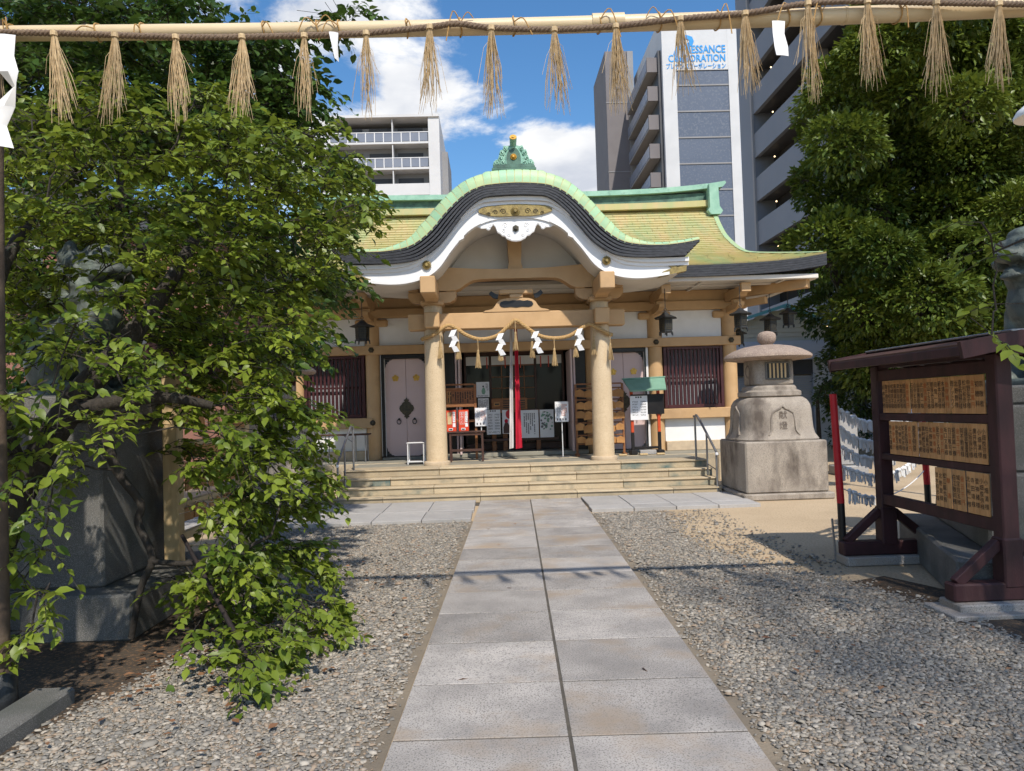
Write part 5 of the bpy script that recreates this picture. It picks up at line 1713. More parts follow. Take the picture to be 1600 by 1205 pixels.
# little gabled roof
for s in (-1, 1):
    r0 = MB()
    a = [(BXF + s * 0.001, 2.0), (BXF + s * 0.43, 1.93), (BXF + s * 0.43, 1.955), (BXF + s * 0.001, 2.03)]
    r0.prism(a, 5.13, 7.14)
    r0.build('roof_panel', M['wood_dark'], db)
    for y in (5.11, 7.15):
        r1 = MB().prism([(BXF, 1.93), (BXF + s * 0.43, 1.85), (BXF + s * 0.45, 1.97), (BXF, 2.045)], y - 0.02, y + 0.02)
        r1.build('roof_bargeboard', BW, db)
    pbox('eave_board', BW, db, (BXF + s * 0.42, 6.13, 1.905), (0.03, 1.99, 0.07), 0.005)
    for y in np.arange(5.28, 7.1, 0.42):
        MB().beam((BXF + s * 0.05, y, 1.965), (BXF + s * 0.40, y, 1.91), 0.045, 0.05, 0.004).build('rafter', BW, db)
pbox('ridge_beam', BW, db, (BXF, 6.13, 1.93), (0.08, 1.98, 0.12), 0.006)
pbox('roof_ridge', M['steel'], db, (BXF, 6.13, 2.042), (0.14, 2.06, 0.018), 0.004)
LEFT_ROT = (R(90), 0, R(-90))
NAMES1 = ['崇敬者|初穂料', '!金五萬円', '中野弘子様', '松村和彦様', '喜多野誠司様', '北野登様', '㈱アットワン', '#', '!金参萬円', '木浦重光様', '藪本好淵様', '岡賢一様', '鶴屋谷治様', '村山トキ子様', '!金弐萬円', '北川勇一様', '山岸勝造様', '山中ビル様', '石坂幸子様', '#', '!金壱萬円', '細田源治様', '大橋定男様', '津田加代様', '高橋真人様', '松崎京子様', '谷平和加様', '亀井相談様', '前本登様']
NAMES2 = ['小畑俊弥様', '小畑清様', '廣井敬行様', '上坂設計様', '遠徳会事業様', '岡不動産様', '!金五千円', '堀田誠一様', '白江敬司様', '坂口文章様', '!金参千円', '新田さとみ様', '!夏祭奉納', '北野登様', '松江龍也様', '高村櫻弘様', '㈱奈良屋', '#', '夏季例祭', '!金五萬円', '喜多野誠司様', '松村和彦様', '北野登様', '中野弘子様', '!金参萬円', '新木久雄様']
NAMES3 = ['小畑清様', '小畑俊弥様', '菅神緒様', '寺田靖様', '北川裕一様', '#', '!金五千円', '城宝信五様', '白江敬司様', '#', '!献酒', '松江龍也様', '北野登様', '並木和彦様']
PXF = BXF - 0.055
for names, z0, z1 in ((NAMES1, 1.447, 1.745), (NAMES2, 1.064, 1.37), (NAMES3, 0.673, 0.996)):
    z0_, z1_ = z0, z1
    y = 5.44
    for i, nm in enumerate(names):
        if nm == '#':
            y += 0.022
            continue
        wide = '|' in nm or nm == '夏季例祭'
        near = max(0.0, 1 - (y - 5.44) / 1.5)
        w = 0.104 if '|' in nm else (0.085 if wide else 0.052 if names is not NAMES1 else 0.050)
        if y + w > 6.96:
            break
        pl = pbox('plaque', M['plaque'], db, (PXF + random.uniform(-0.002, 0.002), y + w / 2, (z0_ + z1_) / 2), (0.012, w - 0.0025, z1_ - z0_), 0.0015)
        red = nm.startswith('!')
        cols = nm.strip('!').split('|')
        H_ = z1_ - z0_
        for c_, body in enumerate(cols):
            cnt = len(body)
            size = min(0.047 if not wide else 0.062, H_ * 0.96 / cnt)
            if '|' in nm:
                size = 0.05
            yy = y + w / 2 + ((0.024 - 0.048 * (1 - c_)) if len(cols) > 1 else 0)
            text(body, size, M['ink_red'] if red else M['ink'], pl, (PXF - 0.0092, yy, (z0_ + z1_) / 2), LEFT_ROT, 'lettering', True, line=max(0.80, H_ * 0.90 / cnt / size * 0.84))
        y += w

# ------------------------------------------------------------------ paper slips tied on ropes
om = thing('slip_rack', 'red and black poles with ropes full of tied white paper slips', 'rack', (4.0, 7.6, 0))
P0, P1 = Vector((3.35, 7.10, 0)), Vector((4.95, 8.35, 0))
for p in (P0, P1):
    MB().tube([(p.x, p.y, 0), (p.x - 0.005, p.y, 0.58)], [0.036, 0.035], 14).build('pole_foot', M['black'], om, 50)
    MB().tube([(p.x - 0.005, p.y, 0.58), (p.x - 0.035, p.y, 1.64)], [0.036, 0.034], 14).build('pole', M['red_pole'], om, 50)
def slip_mesh(seed):
    """folded paper strip knotted round the rope, both ends hanging"""
    r_ = random.Random(seed)
    mb = MB()
    for s in (-1, 1):
        l, w = r_.uniform(0.045, 0.075), r_.uniform(0.015, 0.019)
        a = s * r_.uniform(0.02, 0.16)
        b_ = MB().box((0, 0, -l / 2), (w, 0.004, l), 0.0015)
        m_ = Matrix.Translation((s * 0.010, s * 0.005, 0.0)) @ Matrix.Rotation(a, 4, 'Y') @ Matrix.Rotation(r_.uniform(-0.5, 0.5), 4, 'Z') @ Matrix.Rotation(r_.uniform(-0.15, 0.15), 4, 'X')
        mb.add([m_ @ Vector(p) for p in b_.v], b_.f)
    mb.box((0, 0, 0.004), (0.030, 0.024, 0.026), 0.007, (r_.uniform(-0.5, 0.5), r_.uniform(-0.5, 0.5), 0))
    return mb.mesh('paper_slip', M['slip'])


slips = [slip_mesh(k) for k in range(9)]
rr_ = random.Random(3)
for z0, z1, sag, a0, a1, n_ in ((1.52, 1.50, 0.20, 0.02, 1.0, 68), (1.34, 1.30, 0.22, 0.02, 1.0, 68), (1.15, 1.14, 0.20, 0.02, 1.0, 58), (0.97, 0.96, 0.20, 0.03, 0.95, 54), (0.75, 0.74, 0.20, 0.10, 0.52, 24)):
    A_, B_ = P0 + Vector((-0.03, 0, z0)), P1 + Vector((-0.03, 0, z1))
    pt = lambda t: A_.lerp(B_, t) - Vector((0, 0, sag * 4 * t * (1 - t)))
    MB().tube([pt(k / 16) for k in range(17)], 0.006, 5).build('rope', M['paper'], om)
    ang = math.atan2(P1.y - P0.y, P1.x - P0.x)
    for k in range(n_):
        t = a0 + (a1 - a0) * (k + rr_.uniform(0.1, 0.9)) / n_
        p = pt(t) + Vector((rr_.uniform(-0.012, 0.012), rr_.uniform(-0.015, 0.015), rr_.uniform(-0.012, 0.008))) - WM[om.name].translation
        sc_ = rr_.uniform(1.15, 1.6)
        inst('paper_slip', slips[rr_.randrange(9)], om, p, (rr_.uniform(-0.15, 0.15), rr_.uniform(-0.12, 0.12), ang + rr_.uniform(-0.5, 0.5)), (sc_, sc_, sc_))
tag(MB().tube([(3.30, 7.16, 0), (3.285, 7.17, 0.42)], 0.011, 8).build('garden_stake', M['steel'], None, 50), 'short thin grey stake beside the red pole foot', 'stake')

# ------------------------------------------------------------------ guardian lions on pedestals
def lion(label, loc, rz, sc=1.0):
    """seated guardian lion facing its own -x, one continuous body"""
    mb = MB()

    def ell(c, r, rot=None):
        v = ICO_V
        b2 = bmesh.new()
        bmesh.ops.create_icosphere(b2, subdivisions=2, radius=1.0)
        m_ = Euler(rot).to_matrix() if rot else Matrix.Identity(3)
        vs = [m_ @ Vector((p.co.x * r[0], p.co.y * r[1], p.co.z * r[2])) + Vector(c) for p in b2.verts]
        fs = [tuple(q.index for q in f.verts) for f in b2.faces]
        b2.free()
        mb.add(vs, fs)
    ell((0.22, 0, 0.36), (0.30, 0.25, 0.34), (0, 0.3, 0))         # haunch mass
    ell((-0.02, 0, 0.56), (0.25, 0.23, 0.36), (0, -0.35, 0))      # chest
    ell((-0.12, 0, 0.66), (0.20, 0.21, 0.24))
    ell((-0.12, 0, 0.86), (0.20, 0.21, 0.20))                     # neck and mane
    for s in (-1, 1):
        mb.tube([(-0.14, s * 0.13, 0.60), (-0.18, s * 0.14, 0.35), (-0.19, s * 0.14, 0.12), (-0.20, s * 0.14, 0.05)], [0.105, 0.085, 0.075, 0.08], 12)
        ell((-0.25, s * 0.14, 0.06), (0.12, 0.085, 0.065))
        ell((0.20, s * 0.22, 0.26), (0.21, 0.10, 0.23), (0, 0.5, 0))
        ell((0.0, s * 0.23, 0.07), (0.19, 0.085, 0.07))
        # brow, eye, nose wing, cheek, ear, fang
        ell((-0.285, s * 0.085, 1.135), (0.065, 0.075, 0.04), (0, 0, s * 0.4))
        ell((-0.315, s * 0.085, 1.085), (0.035, 0.04, 0.032))
        ell((-0.40, s * 0.045, 1.045), (0.04, 0.04, 0.035))
        ell((-0.28, s * 0.14, 0.99), (0.09, 0.06, 0.06))
        ell((-0.06, s * 0.20, 1.13), (0.07, 0.035, 0.09), (0.5 * s, 0, 0))
        for (cx_, cz_, r_) in ((0.02, 1.15, 0.075), (0.06, 1.03, 0.08), (0.05, 0.90, 0.08), (0.01, 0.78, 0.075), (-0.06, 0.92, 0.075), (-0.08, 1.03, 0.07), (-0.10, 0.80, 0.065), (-0.04, 1.22, 0.06)):
            ell((cx_, s * 0.175, cz_), (r_, r_ * 0.75, r_))
    ell((-0.14, 0, 1.08), (0.22, 0.19, 0.17))                     # skull
    ell((-0.18, 0, 1.20), (0.13, 0.14, 0.07))
    ell((-0.34, 0, 1.03), (0.115, 0.125, 0.062))                  # muzzle
    ell((-0.30, 0, 0.885), (0.125, 0.105, 0.042), (0, -0.25, 0))  # lower jaw
    ell((-0.33, 0, 0.925), (0.07, 0.06, 0.02), (0, -0.2, 0))      # tongue
    for k in range(5):
        ell((0.12 + 0.02 * k, 0.10 * (k - 2), 0.86 - 0.03 * abs(k - 2)), (0.08, 0.07, 0.08))
    ell((0.50, 0, 0.55), (0.10, 0.12, 0.26), (0, 0.25, 0))        # tail
    ell((0.52, 0, 0.82), (0.09, 0.10, 0.12))
    mb.box((0.08, 0, 0.02), (0.95, 0.58, 0.08), 0.02)
    o = mb.build('guardian_lion', M['statue'])
    o.location, o.rotation_euler, o.scale = loc, (0, 0, rz), (sc, sc, sc)
    md = o.modifiers.new('remesh', 'REMESH')
    md.mode = 'VOXEL'
    md.voxel_size = 0.014
    sm = o.modifiers.new('smooth', 'SMOOTH')
    sm.factor, sm.iterations = 0.5, 3
    o.data.shade_smooth()
    return tag(o, label, 'statue', 'guardian lion statues')


lion('green bronze guardian lion with open mouth at the right edge', (5.42, 7.0, 1.66), R(12), 1.22)
lion('dark guardian lion sitting among leaves on the left pedestal', (-3.45, 6.35, 1.80), PI - R(20), 1.02)


def pedestal(label, loc, rz, w, d, tiers, group='statue pedestals'):
    t = thing('statue_pedestal', label, 'pedestal', loc, rz, group)
    for nm, w_, d_, z0, z1, taper in tiers:
        mb = MB()
        k = 1 - taper
        p = [(-w_ / 2, -d_ / 2), (w_ / 2, -d_ / 2), (w_ / 2, d_ / 2), (-w_ / 2, d_ / 2)]
        b_ = MB().box((0, 0, (z0 + z1) / 2), (w_, d_, z1 - z0), 0.02)
        b_.v = [(x * (1 - taper * (z - z0) / (z1 - z0)), y * (1 - taper * (z - z0) / (z1 - z0)), z) for x, y, z in b_.v]
        b_.build(nm, M['pedestal'], t, None, True)
    return t


pedestal('grey granite statue pedestal behind the donor board', (4.95, 6.35, 0), R(-20), 1.5, 1.8,
         (('step', 2.2, 2.45, 0.0, 0.34, 0.0), ('block', 1.62, 1.9, 0.342, 0.96, 0.05), ('block', 1.35, 1.6, 0.962, 1.50, 0.06), ('cap', 1.45, 1.3, 1.502, 1.66, 0.0)))
pedestal('dark granite statue pedestal in the shade of the left tree', (-3.62, 6.25, 0), 0.0, 1.5, 1.6,
         (('step', 1.95, 1.66, 0.0, 0.34, 0.0), ('block', 1.32, 1.2, 0.342, 1.60, 0.05), ('cap', 1.40, 1.26, 1.602, 1.80, 0.0)))

# ------------------------------------------------------------------ plaque rack on the left, behind the leaves
lr = thing('plaque_rack', 'cream wooden plaque rack with maroon roof behind the left tree', 'rack', (-2.80, 7.35, 0))
for y in (6.50, 8.25):
    pbox('post', M['cream_wood'], lr, (-2.80, y, 1.02), (0.13, 0.13, 2.04), 0.008)
    pbox('foot_beam', M['cream_wood'], lr, (-2.80, y, 0.07), (0.80, 0.12, 0.13), 0.01)
for z in (0.55, 0.82, 1.09, 1.36, 1.63, 1.90):
    pbox('rail', M['cream_wood'], lr, (-2.80, 7.375, z), (0.06, 1.62, 0.07), 0.006)
rr_ = random.Random(21)
for r_, z in enumerate((0.74, 1.01, 1.28, 1.55, 1.80)):
    for k in range(9):
        o = inst('prayer_plaque', ema_me, None, (-2.745 + 0.012 * (k % 2), 6.68 + k * 0.175 + rr_.uniform(-0.02, 0.02), z + rr_.uniform(-0.02, 0.02)), (rr_.uniform(-0.1, 0.1), rr_.uniform(-0.1, 0.1), PI / 2 + rr_.uniform(-0.2, 0.2)), (1.15,) * 3)
        tag(o, 'prayer plaque on the %s row of the leafy left rack, %s from its near post' % (ROWN[4 - r_], ORD[k]), 'plaque', 'prayer plaques on the left rack')
for s in (-1, 1):
    MB().prism([(-2.80 + s * 0.02, 2.16), (-2.80 + s * 0.50, 1.98), (-2.80 + s * 0.50, 2.01), (-2.80 + s * 0.02, 2.20)], 6.15, 8.6).build('roof_panel', M['wood_dark'], lr)
    for y in (6.13, 8.62):
        MB().prism([(-2.80, 2.12), (-2.80 + s * 0.50, 1.93), (-2.80 + s * 0.52, 2.03), (-2.80, 2.23)], y - 0.02, y + 0.02).build('roof_bargeboard', M['board_wood'], lr)

# kerb and prop on the left
kb = tag(MB().box((-2.53, 3.62, 0.035), (0.22, 1.35, 0.12), 0.012).build('garden_kerb', M['pedestal']), 'low granite kerb in the bottom left corner', 'kerb')
tag(MB().tube([(-1.30, 4.20, 0.0), (-1.62, 4.6, 0.26), (-1.95, 5.0, 0.52), (-2.25, 5.35, 0.76)], [0.017, 0.016, 0.015, 0.013], 10).build('prop_pole', M['prop'], None, 50), 'dark slanting prop pole under the left tree branches', 'pole')

# fallen leaves
n_ = 260
lv = np.array([(-0.5, 0, 0), (0, -0.28, 0.06), (0.5, 0, 0.02), (0, 0.28, 0.08), (0, 0, 0.0)])
lf = np.array([(0, 1, 4), (1, 2, 4), (2, 3, 4), (3, 0, 4)])
x = np.concatenate([rng.uniform(-2.4, -0.6, 130), rng.normal(-1.9, 0.4, 70), rng.uniform(1.4, 3.4, 52), rng.uniform(-0.3, 1.2, 8)])
y = np.concatenate([rng.uniform(3.2, 9, 130), rng.normal(5.0, 0.5, 70), rng.uniform(3.4, 9, 52), rng.uniform(3.6, 11, 8)])
s_ = rng.uniform(0.035, 0.075, n_)
P = np.einsum('nij,kj->nki', yaw_rot(n_, 0.2), lv) * s_[:, None, None]
P[:, :, 0] += x[:, None]
P[:, :, 1] += y[:, None]
P[:, :, 2] += 0.034 + rng.uniform(0, 0.01, n_)[:, None]
F = lf[None] + (np.arange(n_) * 5)[:, None, None]
o = obj_from('fallen_leaves', np_mesh('fallen_leaves', P.reshape(-1, 3), F.reshape(-1, 3), M['leaf_fallen'], np.repeat(rng.random(n_), 5)))
tag(o, 'dry brown fallen leaves scattered over the gravel', 'leaves', kind='stuff')
FRONT=[(-3.15,5.82,4.07,0.16),(-2.43,5.24,3.7,0.13),(-3.19,5.12,3.15,0.13),(-1.52,5.31,3.56,0.19),(-2.05,5.17,3.41,0.16),(-1.39,5.35,2.29,0.18),(-2.85,5.59,2.77,0.15),(-1.56,5.08,2.16,0.16),(-2.07,5.64,2.65,0.17),(-2.15,5.22,3.64,0.14),(-1.22,5.53,2.84,0.16),(-2.15,5.22,3.13,0.15),(-1.93,5.22,3.09,0.18),(-3.28,5.67,3.54,0.14),(-3.69,5.82,2.83,0.21),(-2.82,5.4,2.93,0.16),(-1.81,5.16,3.4,0.18),(-2.51,5.16,2.42,0.18),(-3.25,5.19,3.54,0.14),(-1.61,5.58,2.76,0.15),(-2.91,5.09,3.02,0.14),(-1.6,5.21,1.95,0.15),(-1.95,5.41,2.29,0.13),(-3.08,5.98,3.92,0.19),(-1.61,5.79,3.4,0.17),(-0.99,5.43,3.14,0.15),(-3.16,5.86,2.2,0.18),(-1.34,5.22,2.93,0.15),(-1.84,5.22,2.79,0.16),(-1.26,5.47,3.66,0.14),(-2.18,5.05,2.85,0.17),(-3.67,5.62,2.31,0.15),(-2.57,5.7,2.24,0.14),(-2.91,5.03,2.15,0.17),(-2.36,5.9,2.15,0.19),(-2.42,5.69,2.57,0.14),(-1.33,6.0,3.44,0.15),(-3.23,5.65,2.73,0.16),(-2.96,5.94,3.63,0.17),(-1.83,5.47,2.45,0.17),(-2.46,5.32,2.76,0.17),(-2.46,5.3,3.19,0.15),(-1.85,5.22,3.68,0.16),(-1.41,5.76,2.68,0.18),(-3.42,5.76,2.51,0.16),(-1.92,5.6,2.1,0.14),(-2.86,5.03,3.52,0.17),(-2.64,5.09,3.1,0.15),(-3.86,5.9,3.09,0.16),(-2.13,5.39,2.81,0.16),(-2.81,5.3,2.51,0.13),(-1.68,5.27,3.1,0.15),(-1.41,5.28,2.04,0.13),(-3.59,5.96,4.03,0.17),(-2.07,5.26,3.88,0.13),(-2.77,5.75,3.06,0.15),(-2.62,5.23,2.08,0.12),(-1.66,5.72,2.55,0.17),(-2.28,5.07,3.4,0.12),(-3.18,5.24,2.99,0.17),(-1.74,5.58,3.46,0.17),(-3.57,5.5,3.92,0.19),(-2.89,5.35,3.49,0.13),(-3.04,5.94,4.3,0.21),(-1.84,5.91,3.03,0.15),(-3.57,5.63,2.56,0.19),(-2.45,5.97,2.38,0.19),(-1.21,5.94,3.64,0.15),(-3.29,5.07,3.32,0.15),(-1.31,6.99,3.48,0.25),(-3.16,6.27,3.32,0.16),(-2.06,6.25,3.48,0.21),(-3.19,6.35,2.67,0.22),(-2.84,6.62,4.26,0.18),(-3.73,6.45,3.69,0.15),(-2.76,6.38,3.78,0.19),(-2.8,6.37,3.09,0.18),(-1.71,6.95,4.1,0.2),(-2.0,6.81,2.2,0.21),(-3.9,6.8,4.16,0.18),(-2.96,6.26,3.77,0.22),(-4.06,6.56,2.51,0.17),(-2.36,6.95,3.99,0.21),(-1.44,6.15,2.83,0.18),(-3.02,6.63,2.32,0.17),(-2.98,6.61,3.42,0.22),(-2.07,6.22,2.55,0.17),(-2.16,6.24,2.24,0.18),(-3.99,6.21,4.07,0.17),(-2.02,6.85,3.94,0.24),(-1.88,6.7,2.76,0.21),(-4.24,6.69,3.16,0.22),(-4.19,6.86,4.01,0.21),(-3.44,6.45,3.19,0.22),(-2.71,6.36,2.59,0.22),(-3.92,6.26,3.43,0.19),(-1.64,6.27,3.21,0.22),(-2.64,6.92,3.68,0.24),(-3.26,6.3,3.79,0.16),(-2.2,6.28,3.12,0.16),(-1.9,6.81,4.26,0.18),(-3.89,6.95,2.69,0.19),(-3.68,6.65,3.0,0.22),(-1.76,6.26,2.41,0.17),(-1.5,6.14,3.54,0.2),(-3.29,6.79,4.25,0.18),(-2.56,6.78,2.71,0.23),(-2.39,6.13,3.04,0.15),(-3.48,6.57,4.42,0.23),(-2.48,6.4,4.1,0.19),(-3.24,6.48,2.33,0.16),(-3.12,6.52,2.96,0.21),(-2.12,6.82,3.06,0.24),(-2.57,6.66,2.1,0.16),(-3.85,6.28,2.77,0.16),(-4.35,6.65,3.9,0.22),(-3.4,6.2,3.38,0.16),(-3.99,6.65,4.36,0.22),(-2.64,6.61,2.42,0.22),(-3.66,6.61,2.35,0.17),(-2.3,6.57,2.92,0.22),(-4.03,6.15,2.59,0.15),(-1.23,6.35,3.62,0.16),(-2.12,6.28,4.04,0.18),(-4.52,6.94,4.63,0.2),(-2.33,6.03,4.25,0.16),(-2.71,6.4,2.85,0.2),(-3.57,6.23,3.18,0.21),(-2.51,6.1,3.25,0.2),(-1.82,6.3,3.5,0.2),(-2.21,6.75,2.04,0.22),(-1.89,6.03,3.16,0.17),(-2.62,6.67,3.94,0.22),(-3.63,6.82,4.25,0.17),(-2.98,6.13,4.24,0.16),(-1.49,6.68,3.23,0.19),(-1.59,5.15,1.77,0.15),(-1.54,5.03,1.19,0.18),(-1.55,5.86,1.65,0.2),(-2.5,6.09,1.9,0.19),(-1.81,4.9,1.49,0.18),(-1.68,5.41,1.47,0.17),(-1.8,4.79,0.77,0.13),(-1.66,6.17,0.51,0.17),(-1.74,6.48,1.29,0.23),(-1.58,5.97,0.92,0.21),(-1.87,4.97,1.01,0.18),(-1.84,5.82,0.55,0.16),(-2.41,6.22,1.2,0.19),(-2.27,6.18,1.82,0.21),(-2.12,5.23,0.49,0.17),(-2.21,6.46,0.97,0.2),(-1.69,4.87,0.59,0.16),(-2.41,5.59,1.59,0.14),(-2.02,5.37,2.01,0.14),(-2.18,6.39,0.68,0.24),(-2.42,5.8,2.12,0.16),(-2.08,6.16,1.27,0.21),(-2.63,6.27,1.35,0.16),(-1.96,6.4,0.82,0.21),(-1.85,5.45,1.63,0.17),(-1.69,5.93,0.51,0.2),(-1.95,6.0,0.84,0.2),(-2.34,5.71,1.73,0.22),(-1.81,5.37,0.18,0.18),(-1.72,5.36,1.34,0.2),(-2.27,5.56,0.38,0.2),(-1.73,5.11,1.72,0.17),(-1.44,5.72,1.09,0.19),(-1.83,5.24,0.6,0.21),(-1.44,5.29,1.57,0.21),(-2.01,5.14,1.27,0.16),(-2.38,5.61,2.09,0.2),(-3.03,4.81,1.99,0.1),(-2.85,4.31,0.35,0.11),(-2.22,4.52,1.77,0.1),(-2.62,4.22,0.43,0.09),(-2.27,4.61,2.08,0.1),(-2.14,4.18,1.55,0.1),(-2.94,4.94,1.6,0.14),(-2.41,4.4,1.67,0.1),(-2.83,4.32,0.79,0.12),(-2.5,4.24,1.79,0.09),(-2.44,4.4,1.42,0.13),(-3.05,4.62,0.99,0.14),(-3.04,4.83,2.24,0.14),(-2.43,4.01,0.66,0.09),(-2.57,4.58,2.01,0.14),(-2.53,3.96,1.27,0.1),(-2.33,4.19,2.16,0.12),(-2.9,4.99,1.24,0.13),(-2.97,4.54,0.55,0.12),(-2.41,3.98,1.11,0.09),(-3.13,4.87,1.59,0.15),(-2.63,4.34,0.84,0.1),(-2.54,3.97,1.75,0.11),(-3.02,4.88,1.36,0.14),(-2.45,4.66,1.91,0.11),(-2.31,5.0,1.95,0.15),(-3.23,4.91,1.39,0.13),(-1.6,4.34,0.2,0.14),(-1.43,4.23,0.16,0.14),(-1.44,4.55,0.2,0.14),(-1.69,4.81,0.25,0.14),(-1.8,4.69,0.25,0.14),(-1.44,4.95,0.2,0.14),(-1.34,5.23,0.2,0.14),(-1.19,5.04,0.14,0.14),(-1.52,5.39,0.3,0.14),(-1.43,5.99,0.3,0.14),(-1.66,5.24,0.3,0.14),(-1.88,5.25,0.35,0.14),(-2.01,5.12,0.3,0.14),(-1.59,6.03,0.4,0.14),(-2.32,5.69,0.4,0.14),(-1.29,5.57,0.2,0.14),(-1.76,5.38,0.45,0.14),(-2.08,5.63,0.5,0.14),(-1.41,4.67,0.12,0.14)]
BACK=[(-5.39,8.4,5.75,0.39),(-4.63,9.33,5.75,0.39),(-5.55,9.02,5.32,0.3),(-3.04,8.86,5.66,0.44),(-5.56,8.78,6.38,0.38),(-3.45,8.05,6.17,0.29),(-4.31,8.63,5.93,0.32),(-5.32,9.35,5.29,0.36),(-3.04,8.48,5.89,0.39),(-4.01,8.18,6.09,0.36),(-4.47,9.39,5.08,0.46),(-6.06,9.28,5.0,0.42),(-5.19,9.34,6.49,0.37),(-4.66,8.46,5.48,0.41),(-3.58,8.03,5.8,0.3),(-3.76,8.75,5.43,0.42),(-4.55,8.82,5.09,0.42),(-2.75,9.45,5.97,0.41),(-5.42,9.16,6.06,0.38),(-2.79,8.01,4.77,0.29),(-2.7,8.79,5.25,0.43),(-5.82,8.93,5.61,0.41),(-3.67,8.71,5.0,0.3),(-4.98,8.46,6.35,0.3),(-4.47,8.36,6.38,0.29),(-3.08,8.06,5.09,0.37),(-2.73,9.03,6.2,0.32),(-3.6,8.89,6.06,0.39),(-5.24,8.76,4.73,0.34),(-4.22,9.15,5.95,0.41),(-3.64,9.89,6.48,0.44),(-6.57,10.76,6.63,0.54),(-3.0,10.31,5.87,0.49),(-4.69,10.61,6.91,0.44),(-4.86,10.85,7.74,0.47),(-4.1,10.14,5.79,0.5),(-5.9,10.18,5.43,0.47),(-6.28,10.38,6.93,0.52),(-3.63,10.3,5.99,0.38),(-5.09,10.67,6.22,0.39),(-5.69,10.3,6.02,0.42),(-5.68,10.29,7.01,0.5),(-4.92,9.68,7.08,0.41),(-3.03,10.12,6.39,0.42),(-6.47,10.54,5.92,0.51),(-6.46,9.91,5.41,0.35),(-5.09,11.0,5.73,0.55),(-6.61,10.75,7.77,0.46),(-5.24,10.12,6.62,0.47),(-4.11,10.2,7.33,0.37),(-5.68,10.74,5.7,0.51),(-6.87,10.55,7.17,0.46),(-5.28,10.99,7.42,0.51),(-4.25,10.22,6.3,0.41),(-6.84,10.45,6.15,0.4),(-5.5,9.68,7.12,0.41),(-3.57,10.99,7.27,0.45),(-5.48,9.8,6.29,0.39),(-4.99,10.42,5.36,0.4),(-3.55,8.31,4.12,0.39),(-3.14,9.59,5.48,0.44),(-4.42,8.34,3.27,0.43),(-4.76,10.68,2.14,0.45),(-3.57,9.94,5.17,0.48),(-3.94,9.94,2.83,0.4),(-4.3,9.0,3.33,0.38),(-5.3,8.34,4.44,0.33),(-4.04,10.35,2.29,0.44),(-3.55,9.48,3.43,0.51),(-4.93,8.41,2.96,0.42),(-2.89,8.75,3.88,0.43),(-4.33,10.71,5.87,0.58),(-4.9,8.68,3.96,0.47),(-2.4,9.42,4.94,0.38),(-5.82,9.67,5.48,0.43),(-5.33,9.21,2.47,0.35),(-4.59,10.19,3.02,0.54),(-3.28,10.75,5.12,0.52),(-5.25,8.2,3.63,0.33),(-4.59,9.33,5.58,0.36),(-2.11,8.92,3.94,0.46),(-2.79,9.05,3.1,0.44),(-6.38,9.89,2.09,0.41),(-5.89,10.49,5.08,0.53),(-5.16,10.18,3.11,0.4),(-6.58,10.38,2.83,0.48),(-2.46,10.52,3.46,0.56),(-4.65,9.12,2.15,0.39),(-2.7,8.5,2.39,0.43),(-5.25,9.78,5.5,0.43),(-4.55,8.97,4.13,0.36),(-5.12,8.11,3.14,0.42),(-3.85,10.01,4.22,0.5),(-2.14,8.19,2.48,0.37),(-2.83,10.5,5.98,0.49),(-4.72,10.43,4.13,0.55),(-6.22,9.51,5.54,0.5),(-3.11,10.85,3.94,0.5),(-5.34,9.06,1.98,0.47),(-1.86,8.88,4.47,0.37),(-4.76,8.18,3.35,0.3),(-2.48,8.6,5.84,0.2),(-2.21,8.6,6.03,0.2),(-1.91,8.6,6.14,0.2),(-1.64,8.6,6.33,0.2),(-2.15,8.6,5.64,0.2),(-2.3,8.6,5.42,0.2),(-2.42,8.6,5.19,0.2),(-2.08,8.6,5.41,0.2),(-2.66,8.6,6.04,0.2),(-1.98,8.6,6.25,0.2)]
